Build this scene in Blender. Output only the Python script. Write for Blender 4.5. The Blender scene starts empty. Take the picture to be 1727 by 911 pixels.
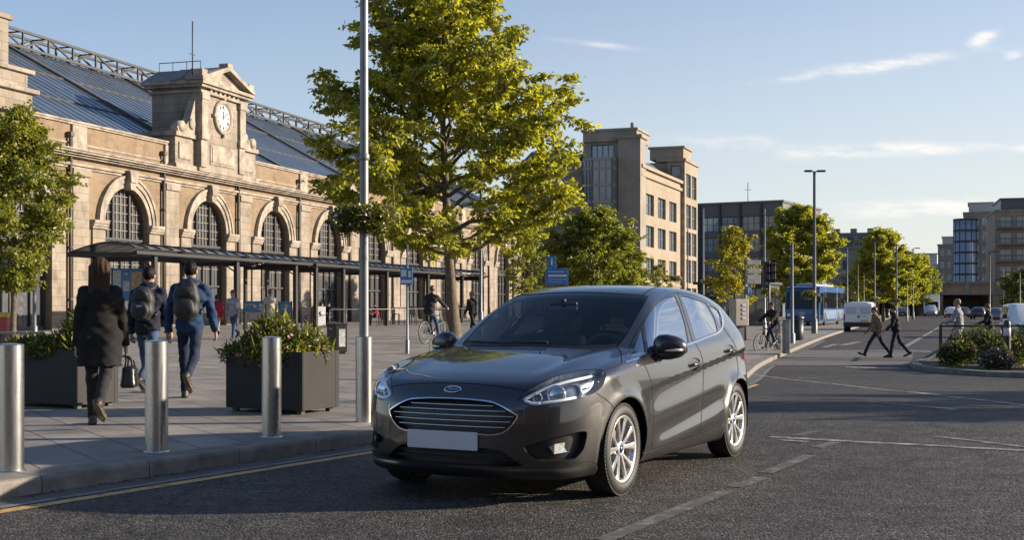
import bpy, bmesh, math, random
import numpy as np
from mathutils import Vector, Matrix
random.seed(7); np.random.seed(7)
R = math.radians
SC = bpy.context.scene
COL = SC.collection

# ------------------------------------------------------------ camera, world, sun, exposure
CAM_Z, FPX, CX, HY = 1.29, 2124.0, 863.5, 515.0      # eye height; focal length and horizon in photo pixels
cam = bpy.data.cameras.new('camera'); cam_o = bpy.data.objects.new('camera', cam); COL.objects.link(cam_o)
cam.sensor_width = 36.0; cam.sensor_fit = 'HORIZONTAL'; cam.lens = 36.0 * FPX / 1727.0
cam.shift_y = 59.5 / 1727.0; cam.clip_start = 0.1; cam.clip_end = 6000
cam_o.location = (0, 0, CAM_Z); cam_o.rotation_euler = (R(90), 0, 0)
SC.camera = cam_o
SUN_AZ, SUN_EL = 83.0, 16.5          # azimuth clockwise from +Y (the view direction), elevation
sd_ = bpy.data.lights.new('sun', 'SUN'); sun = bpy.data.objects.new('sun', sd_); COL.objects.link(sun)
sd_.energy = 4.7; sd_.angle = R(0.6); sd_.color = (1.0, 0.85, 0.67)
_sv = Vector((math.sin(R(SUN_AZ)) * math.cos(R(SUN_EL)), math.cos(R(SUN_AZ)) * math.cos(R(SUN_EL)), math.sin(R(SUN_EL))))
sun.rotation_euler = _sv.to_track_quat('Z', 'Y').to_euler(); sun.location = (60, 10, 40)
SC.view_settings.view_transform = 'Standard'; SC.view_settings.look = 'None'
SC.view_settings.exposure = 1.15; SC.view_settings.gamma = 1.0; SC.view_settings.use_curve_mapping = False

W = bpy.data.worlds.new('World'); SC.world = W; W.use_nodes = True
def build_world():
    nt = W.node_tree; nt.nodes.clear(); N = nt.nodes.new; L = nt.links.new
    out = N('ShaderNodeOutputWorld'); bg = N('ShaderNodeBackground'); bg.inputs['Strength'].default_value = 0.079
    sky = N('ShaderNodeTexSky'); sky.sky_type = 'NISHITA'; sky.sun_disc = False
    sky.sun_elevation = R(SUN_EL); sky.sun_rotation = R(SUN_AZ); sky.altitude = 100
    sky.air_density = 1.0; sky.dust_density = 0.25; sky.ozone_density = 1.6
    tc = N('ShaderNodeTexCoord'); sep = N('ShaderNodeSeparateXYZ'); L(tc.outputs['Generated'], sep.inputs[0])
    def M(op, x, y=None, z=None):
        n = N('ShaderNodeMath'); n.operation = op
        for i, q in enumerate((x, y, z)):
            if q is None: continue
            if isinstance(q, (int, float)): n.inputs[i].default_value = q
            else: L(q, n.inputs[i])
        return n.outputs[0]
    # a flat cloud layer for the sky at large: the direction projected on a plane above, only well to the right and behind
    ad = M('ADD', M('MAXIMUM', sep.outputs['Z'], 0.0), 0.07)
    cb = N('ShaderNodeCombineXYZ'); L(M('DIVIDE', sep.outputs['X'], ad), cb.inputs[0]); L(M('MULTIPLY', M('DIVIDE', sep.outputs['Y'], ad), 1.9), cb.inputs[1])
    n1 = N('ShaderNodeTexNoise'); n1.inputs['Scale'].default_value = 0.42; n1.inputs['Detail'].default_value = 9; n1.inputs['Roughness'].default_value = 0.58; n1.inputs['Distortion'].default_value = 0.4
    L(cb.outputs[0], n1.inputs['Vector'])
    r1 = N('ShaderNodeMapRange'); r1.inputs['From Min'].default_value = 0.43; r1.inputs['From Max'].default_value = 0.60; L(n1.outputs['Fac'], r1.inputs['Value'])
    wx = N('ShaderNodeMapRange'); wx.inputs['From Min'].default_value = 0.40; wx.inputs['From Max'].default_value = 0.62; L(sep.outputs['X'], wx.inputs['Value'])
    gen = M('MULTIPLY', r1.outputs[0], wx.outputs[0])
    # single wisps over the street: soft stretched patches broken up by noise, in azimuth and elevation tangents
    yy = M('MAXIMUM', sep.outputs['Y'], 0.05); u = M('DIVIDE', sep.outputs['X'], yy); v = M('DIVIDE', sep.outputs['Z'], yy); tot = None
    for (u0, v0, su, sv, k, w) in ((0.285, 0.190, 0.085, 0.0065, 0.14, 0.95), (0.318, 0.1245, 0.050, 0.0062, 0.03, 1.25), (0.375, 0.213, 0.014, 0.0055, 0.25, 1.1), (0.398, 0.198, 0.012, 0.004, 0.2, 0.8), (0.335, 0.077, 0.085, 0.0080, 0.02, 1.15), (0.17, 0.128, 0.06, 0.012, 0.0, 0.55), (0.065, 0.208, 0.04, 0.0035, -0.12, 0.6), (0.40, 0.125, 0.02, 0.004, 0.0, 0.9), (0.24, 0.120, 0.03, 0.006, 0.0, 0.7), (0.72, 0.36, 0.16, 0.040, 0.12, 1.15), (0.60, 0.27, 0.10, 0.022, 0.05, 1.0), (0.98, 0.50, 0.22, 0.060, 0.15, 1.2), (0.86, 0.26, 0.18, 0.030, 0.0, 1.1), (0.64, 0.47, 0.12, 0.030, 0.1, 0.9)):
        du = M('SUBTRACT', u, u0); a1 = M('POWER', M('ABSOLUTE', M('DIVIDE', du, su)), 2.0); dv = M('SUBTRACT', M('SUBTRACT', v, v0), M('MULTIPLY', du, k)); a2 = M('POWER', M('ABSOLUTE', M('DIVIDE', dv, sv)), 2.0)
        g = M('MULTIPLY', M('EXPONENT', M('MULTIPLY', M('ADD', a1, a2), -1.0)), w); tot = g if tot is None else M('ADD', tot, g)
    c2 = N('ShaderNodeCombineXYZ'); L(M('MULTIPLY', u, 26.0), c2.inputs[0]); L(M('MULTIPLY', v, 95.0), c2.inputs[1])
    n2 = N('ShaderNodeTexNoise'); n2.inputs['Scale'].default_value = 1.0; n2.inputs['Detail'].default_value = 8; n2.inputs['Roughness'].default_value = 0.62; L(c2.outputs[0], n2.inputs['Vector'])
    fwd = N('ShaderNodeMapRange'); fwd.inputs['From Min'].default_value = 0.05; fwd.inputs['From Max'].default_value = 0.2; L(sep.outputs['Y'], fwd.inputs['Value'])
    wis = M('MULTIPLY', M('MULTIPLY', tot, M('MULTIPLY_ADD', n2.outputs['Fac'], 3.2, -0.75)), fwd.outputs[0])
    cl = N('ShaderNodeMapRange'); cl.interpolation_type = 'SMOOTHSTEP'; cl.inputs['From Min'].default_value = 0.10; cl.inputs['From Max'].default_value = 1.25; cl.inputs['To Max'].default_value = 0.92; L(M('MAXIMUM', wis, gen), cl.inputs['Value'])
    # thin high veil growing to the right and to the horizon
    hz = N('ShaderNodeMapRange'); hz.inputs['From Min'].default_value = 0.0; hz.inputs['From Max'].default_value = 0.36
    hz.inputs['To Min'].default_value = 0.95; hz.inputs['To Max'].default_value = 0.02; L(sep.outputs['Z'], hz.inputs['Value'])
    rx = N('ShaderNodeMapRange'); rx.inputs['From Min'].default_value = -0.35; rx.inputs['From Max'].default_value = 0.45
    rx.inputs['To Min'].default_value = 0.40; rx.inputs['To Max'].default_value = 1.0; L(sep.outputs['X'], rx.inputs['Value'])
    ml = N('ShaderNodeMath'); ml.operation = 'MULTIPLY'; L(hz.outputs[0], ml.inputs[0]); L(rx.outputs[0], ml.inputs[1])
    hs = N('ShaderNodeMixRGB'); hs.blend_type = 'MULTIPLY'; hs.inputs[0].default_value = 1.0; L(sky.outputs[0], hs.inputs[1]); hs.inputs[2].default_value = (0.78, 0.845, 0.985, 1)
    vl = N('ShaderNodeMixRGB'); L(ml.outputs[0], vl.inputs['Fac']); L(hs.outputs[0], vl.inputs['Color1']); vl.inputs['Color2'].default_value = (4.95, 4.85, 4.65, 1)
    mix = N('ShaderNodeMixRGB'); L(cl.outputs[0], mix.inputs['Fac']); L(vl.outputs[0], mix.inputs['Color1'])
    mix.inputs['Color2'].default_value = (5.9, 5.75, 5.5, 1)
    L(mix.outputs[0], bg.inputs['Color']); L(bg.outputs[0], out.inputs['Surface'])
build_world()

# ------------------------------------------------------------ ground height and pixel look-up
def sstep(t):
    t = np.clip(t, 0.0, 1.0); return t * t * (3 - 2 * t)
def gz(x, y):
    """The square is level near the car and sinks 0.4 m towards the street on the right."""
    y = np.asarray(y, float); x = np.asarray(x, float)
    v = -0.40 * sstep((y - 13.0) / 17.0) * sstep((x / np.maximum(y, 1.0) - 0.0) / 0.17)
    return v
PAVE = 0.12
def P(px, py, off=0.0):
    """Ground point seen at photo pixel (px, py); off is the height of the paving above the road."""
    d = 20.0
    for _ in range(60):
        z = float(gz((px - CX) / FPX * d, d)) + off
        d = 0.5 * d + 0.5 * (CAM_Z - z) * FPX / max(py - HY, 1.0)
    x = (px - CX) / FPX * d
    return Vector((x, d, float(gz(x, d)) + off))
def at(px, d, off=None):
    x = (px - CX) / FPX * d
    return Vector((x, d, float(gz(x, d)) + (off or 0.0)))
def zpx(py, d): return CAM_Z + (HY - py) * d / FPX

# ------------------------------------------------------------ materials
MATS = {}
def mat(name, col, rough=0.6, metal=0.0, var=0.0, vscale=3.0, bump=0.0, bscale=40.0, coat=0.0, spec=0.5, emit=None, estr=0.0, dark=None, aniso=0.0, trans=0.0):
    if name in MATS: return MATS[name]
    m = bpy.data.materials.new(name); m.use_nodes = True; MATS[name] = m
    nt = m.node_tree; b = nt.nodes['Principled BSDF']; N = nt.nodes.new; L = nt.links.new
    b.inputs['Base Color'].default_value = (*col, 1); b.inputs['Roughness'].default_value = rough
    b.inputs['Metallic'].default_value = metal; b.inputs['Specular IOR Level'].default_value = spec
    if coat: b.inputs['Coat Weight'].default_value = coat; b.inputs['Coat Roughness'].default_value = 0.03
    if aniso: b.inputs['Anisotropic'].default_value = aniso
    if trans: b.inputs['Transmission Weight'].default_value = trans
    if emit: b.inputs['Emission Color'].default_value = (*emit, 1); b.inputs['Emission Strength'].default_value = estr
    if var or bump:
        tc = N('ShaderNodeTexCoord')
    if var:
        n = N('ShaderNodeTexNoise'); n.inputs['Scale'].default_value = vscale; n.inputs['Detail'].default_value = 6; n.inputs['Roughness'].default_value = 0.62
        L(tc.outputs['Object'], n.inputs['Vector'])
        cr = N('ShaderNodeValToRGB'); c2 = dark or tuple(c * (1 - var) for c in col); c3 = tuple(min(1, c * (1 + var * 0.8)) for c in col)
        cr.color_ramp.elements[0].position = 0.32; cr.color_ramp.elements[0].color = (*c2, 1)
        cr.color_ramp.elements[1].position = 0.70; cr.color_ramp.elements[1].color = (*c3, 1)
        L(n.outputs['Fac'], cr.inputs[0]); L(cr.outputs[0], b.inputs['Base Color'])
    if bump:
        n2 = N('ShaderNodeTexNoise'); n2.inputs['Scale'].default_value = bscale; n2.inputs['Detail'].default_value = 4
        L(tc.outputs['Object'], n2.inputs['Vector'])
        bp = N('ShaderNodeBump'); bp.inputs['Strength'].default_value = bump; bp.inputs['Distance'].default_value = 0.02
        L(n2.outputs['Fac'], bp.inputs['Height']); L(bp.outputs[0], b.inputs['Normal'])
    return m
def glass_mat(name, tint=(0.5, 0.55, 0.58), f0=0.05, rough=0.0, refl=(1, 1, 1)):
    """Thin pane: tinted see-through plus a Schlick reflection that is the same from either side."""
    if name in MATS: return MATS[name]
    m = bpy.data.materials.new(name); m.use_nodes = True; MATS[name] = m
    nt = m.node_tree; nt.nodes.clear(); N = nt.nodes.new; L = nt.links.new
    out = N('ShaderNodeOutputMaterial'); t = N('ShaderNodeBsdfTransparent'); t.inputs[0].default_value = (*tint, 1)
    g = N('ShaderNodeBsdfGlossy'); g.inputs['Roughness'].default_value = rough; g.inputs['Color'].default_value = (*refl, 1)
    lw = N('ShaderNodeLayerWeight'); lw.inputs['Blend'].default_value = 0.5
    pw = N('ShaderNodeMath'); pw.operation = 'POWER'; L(lw.outputs['Facing'], pw.inputs[0]); pw.inputs[1].default_value = 5.0
    ma = N('ShaderNodeMath'); ma.operation = 'MULTIPLY_ADD'; L(pw.outputs[0], ma.inputs[0]); ma.inputs[1].default_value = 1 - f0; ma.inputs[2].default_value = f0
    mx = N('ShaderNodeMixShader'); L(ma.outputs[0], mx.inputs[0]); L(t.outputs[0], mx.inputs[1]); L(g.outputs[0], mx.inputs[2])
    L(mx.outputs[0], out.inputs[0])
    return m

# ------------------------------------------------------------ object helpers
def tag(o, label=None, cat=None, group=None, kind=None):
    if label: o['label'] = label
    if cat: o['category'] = cat
    if group: o['group'] = group
    if kind: o['kind'] = kind
    return o
def empty(name, loc, rz=0.0, label=None, cat=None, group=None):
    o = bpy.data.objects.new(name, None); COL.objects.link(o); o.location = loc; o.rotation_euler = (0, 0, rz)
    o.empty_display_size = 0.3
    return tag(o, label, cat, group)
def link(name, me, parent=None):
    o = bpy.data.objects.new(name, me); COL.objects.link(o)
    if parent: o.parent = parent
    return o
def copy_tree(o, parent=None):
    c = o.copy(); COL.objects.link(c)
    if parent: c.parent = parent; c.matrix_parent_inverse = o.matrix_parent_inverse.copy()
    for ch in list(o.children): copy_tree(ch, c)
    return c
def mesh_np(name, V, F, mats, parent=None, smooth=False, mi=None, normals=None):
    me = bpy.data.meshes.new(name)
    me.from_pydata([tuple(map(float, v)) for v in V], [], [tuple(int(i) for i in f) for f in F])
    for m in (mats if isinstance(mats, (list, tuple)) else [mats]): me.materials.append(m)
    if mi is not None: me.polygons.foreach_set('material_index', np.asarray(mi, np.int32))
    if smooth: me.polygons.foreach_set('use_smooth', np.ones(len(me.polygons), bool))
    me.update()
    if normals is not None: me.normals_split_custom_set_from_vertices([tuple(map(float, n)) for n in normals])
    return link(name, me, parent)
class MB:
    """Collects shapes and links them as one mesh object."""
    def __init__(s): s.v = []; s.f = []; s.m = []; s.s = []; s.cur = 0
    def add(s, vs, fs, smooth=False):
        o = len(s.v); s.v += [tuple(v) for v in vs]; s.f += [tuple(i + o for i in f) for f in fs]
        s.m += [s.cur] * len(fs); s.s += [smooth] * len(fs); return s
    def mi(s, k): s.cur = k; return s
    def box(s, x0, x1, y0, y1, z0, z1, bev=0.0):
        if bev <= 0:
            return s.add([(x0, y0, z0), (x1, y0, z0), (x1, y1, z0), (x0, y1, z0), (x0, y0, z1), (x1, y0, z1), (x1, y1, z1), (x0, y1, z1)],
                         [(0, 3, 2, 1), (4, 5, 6, 7), (0, 1, 5, 4), (1, 2, 6, 5), (2, 3, 7, 6), (3, 0, 4, 7)])
        bm = bmesh.new(); bmesh.ops.create_cube(bm, size=1)
        for v in bm.verts: v.co = ((x0 + x1) / 2 + v.co.x * (x1 - x0), (y0 + y1) / 2 + v.co.y * (y1 - y0), (z0 + z1) / 2 + v.co.z * (z1 - z0))
        b = min(bev, 0.45 * min(x1 - x0, y1 - y0, z1 - z0))
        bmesh.ops.bevel(bm, geom=bm.edges[:], offset=b, segments=2, profile=0.5, affect='EDGES')
        bm.verts.index_update(); s.add([v.co[:] for v in bm.verts], [[v.index for v in f.verts] for f in bm.faces]); bm.free(); return s
    def obox(s, c, ax, ay, az, hx, hy, hz):
        c, ax, ay, az = map(Vector, (c, ax, ay, az)); p = []
        for k in (-1, 1):
            for a, b in ((-1, -1), (1, -1), (1, 1), (-1, 1)): p.append(c + ax * hx * a + ay * hy * b + az * hz * k)
        return s.add(p, [(0, 3, 2, 1), (4, 5, 6, 7), (0, 1, 5, 4), (1, 2, 6, 5), (2, 3, 7, 6), (3, 0, 4, 7)])
    def bar(s, a, b, w, h=None, up=(0, 0, 1)):
        a, b = Vector(a), Vector(b); d = (b - a); l = d.length
        if l < 1e-6: return s
        d /= l; u = Vector(up)
        if abs(d.dot(u)) > 0.98: u = Vector((1, 0, 0))
        sx = d.cross(u).normalized(); uz = sx.cross(d)
        return s.obox((a + b) / 2, d, sx, uz, l / 2, w / 2, (h or w) / 2)
    def tube(s, pts, r, n=8, caps=True, closed=False):
        pts = [Vector(p) for p in pts]; rr = r if isinstance(r, (list, tuple)) else [r] * len(pts)
        vs = []; fs = []; ref = None; m = len(pts)
        for i, p in enumerate(pts):
            d = (pts[(i + 1) % m] - pts[i - 1]) if closed else (pts[min(i + 1, m - 1)] - pts[max(i - 1, 0)])
            if d.length < 1e-9: d = Vector((0, 0, 1))
            d.normalize()
            if ref is None:
                ref = Vector((0, 0, 1)) if abs(d.z) < 0.9 else Vector((1, 0, 0))
            a = (ref - d * ref.dot(d)).normalized(); b = d.cross(a); ref = a
            for k in range(n):
                t = 2 * math.pi * k / n; vs.append(p + (a * math.cos(t) + b * math.sin(t)) * rr[i])
        for i in range(m if closed else m - 1):
            j = (i + 1) % m
            for k in range(n): fs.append((i * n + k, i * n + (k + 1) % n, j * n + (k + 1) % n, j * n + k))
        s.add(vs, fs, True)
        if caps and not closed:
            o = len(s.v) - len(vs)
            s.f += [tuple(o + k for k in reversed(range(n))), tuple(o + (m - 1) * n + k for k in range(n))]; s.m += [s.cur] * 2; s.s += [False] * 2
        return s
    def cyl(s, x, y, z0, z1, r, r1=None, n=20): return s.tube([(x, y, z0), (x, y, z1)], [r, r1 if r1 is not None else r], n)
    def lathe(s, c, prof, n=24, axis='z', smooth=True):
        c = Vector(c); vs = []; fs = []; m = len(prof)
        for r, h in prof:
            for k in range(n):
                t = 2 * math.pi * k / n; u, w = r * math.cos(t), r * math.sin(t)
                vs.append(c + Vector({'z': (u, w, h), 'y': (u, h, -w), 'x': (h, u, w)}[axis]))
        for i in range(m - 1):
            for k in range(n): fs.append((i * n + k, i * n + (k + 1) % n, (i + 1) * n + (k + 1) % n, (i + 1) * n + k))
        return s.add(vs, fs, smooth)
    def disc(s, c, r, axis='z', n=24, flip=False):
        c = Vector(c); vs = []
        for k in range(n):
            t = 2 * math.pi * k / n; u, w = r * math.cos(t), r * math.sin(t)
            vs.append(c + Vector({'z': (u, w, 0), 'y': (u, 0, -w), 'x': (0, u, w)}[axis]))
        return s.add(vs, [tuple(range(n)) if not flip else tuple(reversed(range(n)))])
    def prism(s, poly, axis, a, b, smooth=False):
        """poly of 2D points extruded from a to b along axis ('x': points are (y, z); 'y': (x, z); 'z': (x, y))."""
        def p3(p, h): return {'x': (h, p[0], p[1]), 'y': (p[0], h, p[1]), 'z': (p[0], p[1], h)}[axis]
        n = len(poly); vs = [p3(p, a) for p in poly] + [p3(p, b) for p in poly]
        fs = [tuple(range(n)), tuple(reversed(range(n, 2 * n)))] + [(i, i + n, (i + 1) % n + n, (i + 1) % n) for i in range(n)]
        return s.add(vs, fs, smooth)
    def quad(s, a, b, c, d): return s.add([a, b, c, d], [(0, 1, 2, 3)])
    def sphere(s, c, rx, ry=None, rz=None, n=12, m=8):
        ry = ry or rx; rz = rz or rx; c = Vector(c); vs = []; fs = []
        for i in range(m + 1):
            ph = math.pi * i / m - math.pi / 2
            for k in range(n):
                t = 2 * math.pi * k / n; vs.append(c + Vector((rx * math.cos(ph) * math.cos(t), ry * math.cos(ph) * math.sin(t), rz * math.sin(ph))))
        for i in range(m):
            for k in range(n): fs.append((i * n + k, i * n + (k + 1) % n, (i + 1) * n + (k + 1) % n, (i + 1) * n + k))
        return s.add(vs, fs, True)
    def build(s, name, mats, parent=None, fix=True):
        me = bpy.data.meshes.new(name); me.from_pydata(s.v, [], s.f)
        for m in (mats if isinstance(mats, (list, tuple)) else [mats]): me.materials.append(m)
        me.polygons.foreach_set('material_index', np.asarray(s.m, np.int32)); me.polygons.foreach_set('use_smooth', np.asarray(s.s, bool))
        if fix:
            bm = bmesh.new(); bm.from_mesh(me); bmesh.ops.recalc_face_normals(bm, faces=bm.faces[:]); bm.to_mesh(me); bm.free()
        me.update(); return link(name, me, parent)

def surface_nets(val, org, h):
    """Naive surface nets: vertices and quads of the zero level of val (negative inside)."""
    ins = val < 0; nx, ny, nz = val.shape
    cs = np.zeros((nx - 1, ny - 1, nz - 1), np.int8)
    for a in (0, 1):
        for b in (0, 1):
            for c in (0, 1): cs += ins[a:nx - 1 + a, b:ny - 1 + b, c:nz - 1 + c]
    I, J, K = np.nonzero((cs > 0) & (cs < 8)); M = len(I)
    idx = -np.ones(cs.shape, np.int64); idx[I, J, K] = np.arange(M)
    corner = [(a, b, c) for a in (0, 1) for b in (0, 1) for c in (0, 1)]
    cv = np.stack([val[I + a, J + b, K + c] for a, b, c in corner], 1)
    acc = np.zeros((M, 3)); cnt = np.zeros(M)
    for p in range(8):
        for q in range(p + 1, 8):
            A, B = corner[p], corner[q]
            if sum(abs(A[i] - B[i]) for i in range(3)) != 1: continue
            va, vb = cv[:, p], cv[:, q]; x = (va < 0) != (vb < 0)
            t = np.where(x, va / np.where(x, va - vb, 1), 0)
            pos = np.array(A)[None] + t[:, None] * (np.array(B) - np.array(A))[None]
            acc += np.where(x[:, None], pos, 0); cnt += x
    V = (np.stack([I, J, K], 1) + acc / cnt[:, None]) * h + np.array(org)
    F = []
    for ax in range(3):
        sl0 = [slice(None)] * 3; sl1 = [slice(None)] * 3; sl0[ax] = slice(0, -1); sl1[ax] = slice(1, None)
        d = ins[tuple(sl0)].astype(np.int8) - ins[tuple(sl1)].astype(np.int8)
        i, j, k = np.nonzero(d); s = d[i, j, k]; g = [i, j, k]; u, w = (ax + 1) % 3, (ax + 2) % 3
        ok = (g[u] >= 1) & (g[w] >= 1) & (g[u] <= cs.shape[u] - 1) & (g[w] <= cs.shape[w] - 1)
        g = [c[ok] for c in g]; s = s[ok]
        def cell(du, dw):
            c = [g[0].copy(), g[1].copy(), g[2].copy()]; c[u] -= du; c[w] -= dw; return idx[c[0], c[1], c[2]]
        q = np.stack([cell(1, 1), cell(0, 1), cell(0, 0), cell(1, 0)], 1)
        q[s < 0] = q[s < 0][:, ::-1]; F.append(q)
    F = np.concatenate(F); F = F[(F >= 0).all(1)]
    return V, F
# ============================================================ THE CAR
CAR_C = Vector((0.551, 10.049, 0.0)); CAR_F = Vector((-0.463, -0.886, 0)).normalized(); CAR_L = Vector((0, 0, 1)).cross(CAR_F)
def lut(pts, n=1600):
    """Smooth (cubic Hermite) curve through the points, as a function for arrays."""
    pts = sorted(pts); x = np.array([p[0] for p in pts], float); y = np.array([p[1] for p in pts], float)
    dx = np.diff(x); sl = np.diff(y) / dx; m = np.zeros(len(x)); m[0], m[-1] = sl[0], sl[-1]
    for i in range(1, len(x) - 1):
        m[i] = 0.0 if sl[i - 1] * sl[i] <= 0 else 2.0 / (1.0 / sl[i - 1] + 1.0 / sl[i]) * 0.5 + 0.25 * (sl[i - 1] + sl[i])
    X = np.linspace(x[0], x[-1], n); k = np.clip(np.searchsorted(x, X) - 1, 0, len(x) - 2); h = dx[k]; t = (X - x[k]) / h
    Y = (2 * t**3 - 3 * t**2 + 1) * y[k] + (t**3 - 2 * t**2 + t) * h * m[k] + (-2 * t**3 + 3 * t**2) * y[k + 1] + (t**3 - t**2) * h * m[k + 1]
    return lambda q: np.interp(q, X, Y)
def smax(a, b, k):
    h = np.maximum(k - np.abs(a - b), 0) / k; return np.maximum(a, b) + h * h * k * 0.25
AX_F, AX_R, WR = 1.2465, -1.2465, 0.312
car_hood = lut([(2.34, 0.30), (2.16, 0.56), (2.07, 0.695), (2.00, 0.765), (1.88, 0.818), (1.66, 0.873), (1.40, 0.925), (1.15, 0.962), (0.90, 0.990), (0.6, 1.01), (-2.1, 1.02)])
car_roof = lut([(1.9, 0.50), (0.936, 0.985), (0.60, 1.158), (0.30, 1.310), (0.15, 1.376), (0.0, 1.418), (-0.2, 1.447), (-0.45, 1.459), (-0.8, 1.452), (-1.2, 1.420), (-1.5, 1.372), (-1.75, 1.312), (-2.1, 1.20)])
car_plan = lut([(2.3, 0.70), (2.0, 0.77), (1.8, 0.806), (1.5, 0.840), (1.2465, 0.856), (0.8, 0.861), (0.0, 0.864), (-0.6, 0.866), (-1.2465, 0.860), (-1.6, 0.832), (-1.9, 0.775), (-2.1, 0.71)])
car_inset = lut([(0.10, 0.12), (0.17, 0.075), (0.25, 0.038), (0.35, 0.014), (0.48, 0.002), (0.62, 0.0), (0.76, 0.006), (0.86, 0.018), (0.94, 0.040), (0.99, 0.062), (1.05, 0.095), (1.15, 0.150), (1.25, 0.208), (1.35, 0.272), (1.45, 0.345), (1.6, 0.47)])
car_front = lut([(0.08, 1.94), (0.16, 2.025), (0.22, 2.085), (0.28, 2.095), (0.40, 2.100), (0.52, 2.100), (0.62, 2.088), (0.70, 2.068), (0.80, 2.025), (1.0, 1.86), (1.6, 1.4)])
car_nose = lut([(0.0, 0.0), (0.2, 0.008), (0.35, 0.028), (0.5, 0.072), (0.62, 0.140), (0.70, 0.215), (0.77, 0.33), (0.83, 0.50), (0.88, 0.75), (1.0, 1.3)])
car_tail = lut([(0.08, -1.86), (0.2, -1.93), (0.35, -1.965), (0.55, -1.972), (0.75, -1.955), (0.92, -1.925), (1.0, -1.895), (1.1, -1.835), (1.2, -1.775), (1.32, -1.69), (1.45, -1.60), (1.6, -1.45)])
car_tplan = lut([(0.0, 0.0), (0.3, 0.010), (0.5, 0.04), (0.65, 0.10), (0.75, 0.19), (0.82, 0.33), (0.9, 0.65), (1.0, 1.2)])
CREASE = lut([(2.2, 0.60), (1.3, 0.665), (0.9, 0.700), (0.55, 0.735), (0.0, 0.785), (-0.7, 0.850), (-1.4, 0.905), (-2.1, 0.935)])
SWAGE = lut([(2.1, 0.30), (0.9, 0.30), (0.6, 0.315), (0.0, 0.375), (-0.5, 0.43), (-0.9, 0.48), (-2.1, 0.52)])
def car_side(x, z):
    zs = z - 0.055 * sstep((0.5 - x) / 2.0) * sstep((z - 0.75) / 0.2)
    w = car_plan(x) - car_inset(zs) - 0.05 * sstep((-0.7 - x) / 1.2) * sstep((z - 0.95) / 0.4)
    # shoulder crease: a ridge with a hollow under it that fades out towards the front wheel and the tail
    d = z - CREASE(x); fade = sstep((1.05 - x) / 0.5) * sstep((x + 1.98) / 0.25)
    w = w - fade * 0.026 * sstep(-d / 0.040) * (1 - sstep((-d - 0.06) / 0.24)) - fade * 0.020 * sstep(d / 0.10) * (1 - sstep((d - 0.10) / 0.2)) * 0.0
    w = w - fade * 0.010 * sstep(d / 0.012) * (1 - sstep((d - 0.01) / 0.14)) * 0.0
    # lower swage: the sill bulges out under a hollow that rises to the rear wheel
    e = z - SWAGE(x); fs = sstep((0.80 - x) / 0.30) * sstep((x + 1.0) / 0.35)
    w = w - fs * 0.018 * np.exp(-((e - 0.065) / 0.080) ** 2) + fs * 0.016 * np.exp(-((e + 0.055) / 0.065) ** 2)
    # wheel arch flares
    for ax in (AX_F, AX_R):
        r = np.hypot(x - ax, z - 0.315)
        w = w + 0.016 * np.exp(-((r - 0.365) / 0.045) ** 2) * sstep((0.82 - z) / 0.2) + 0.008 * sstep((0.50 - r) / 0.14)
    return w
def car_f(x, y, z):
    y = np.abs(y) / 1.052
    hood = car_hood(x + 0.10 * y * y) - 0.055 * y * y + 0.010 * np.exp(-((y - 0.50 - 0.10 * (1.9 - x)) / 0.07) ** 2) * sstep((1.95 - x) / 0.3)
    roof = car_roof(x + 0.17 * y * y) - 0.075 * y * y - 0.09 * y ** 4
    top = z - np.maximum(hood, roof)
    side = y - car_side(x, z)
    front = x - (car_front(z) - car_nose(y))
    front = front + 0.012 * sstep((z - 0.21) / 0.04) * (1 - sstep((z - 0.25) / 0.05)) * sstep((y - 0.25) / 0.2)
    rear = (car_tail(z) + car_tplan(y) * 0.9) - x
    # spoiler lip over the rear window
    f = smax(side * 0.96, top * 0.93, 0.080)
    f = smax(f, front * 0.9, 0.070)
    f = smax(f, rear * 0.9, 0.06)
    f = smax(f, 0.165 - z, 0.03)
    return f
def grad(f, V, e=0.003):
    g = np.zeros_like(V)
    for i in range(3):
        a = V.copy(); b = V.copy(); a[:, i] += e; b[:, i] -= e
        g[:, i] = (f(a[:, 0], a[:, 1], a[:, 2]) - f(b[:, 0], b[:, 1], b[:, 2])) / (2 * e)
    return g
def proj(V):
    """Car-local points to photo pixels (used to lay the outlines of lamps, panes and shut lines on the skin)."""
    w = np.array(CAR_C)[None] + V[:, :1] * np.array(CAR_F)[None] + V[:, 1:2] * np.array(CAR_L)[None] + V[:, 2:3] * np.array((0, 0, 1.0))[None]
    return np.stack([CX + FPX * w[:, 0] / w[:, 1], HY - FPX * (w[:, 2] - CAM_Z) / w[:, 1]], 1)
def tr(s, ox, oy, pts): return [(ox + p[0] / s, oy + p[1] / s) for p in pts]
def crv(pts, n=6, closed=False):
    """Catmull-Rom through the points."""
    p = [np.array(q, float) for q in pts]; m = len(p); out = []
    for i in range(m if closed else m - 1):
        p0 = p[(i - 1) % m] if (closed or i > 0) else p[0]; p1 = p[i]; p2 = p[(i + 1) % m]; p3 = p[(i + 2) % m] if (closed or i + 2 < m) else p[-1]
        for k in range(n):
            t = k / n; out.append(0.5 * (2 * p1 + (p2 - p0) * t + (2 * p0 - 5 * p1 + 4 * p2 - p3) * t * t + (3 * p1 - p0 - 3 * p2 + p3) * t ** 3))
    if not closed: out.append(p[-1])
    return [tuple(q) for q in out]
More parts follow.
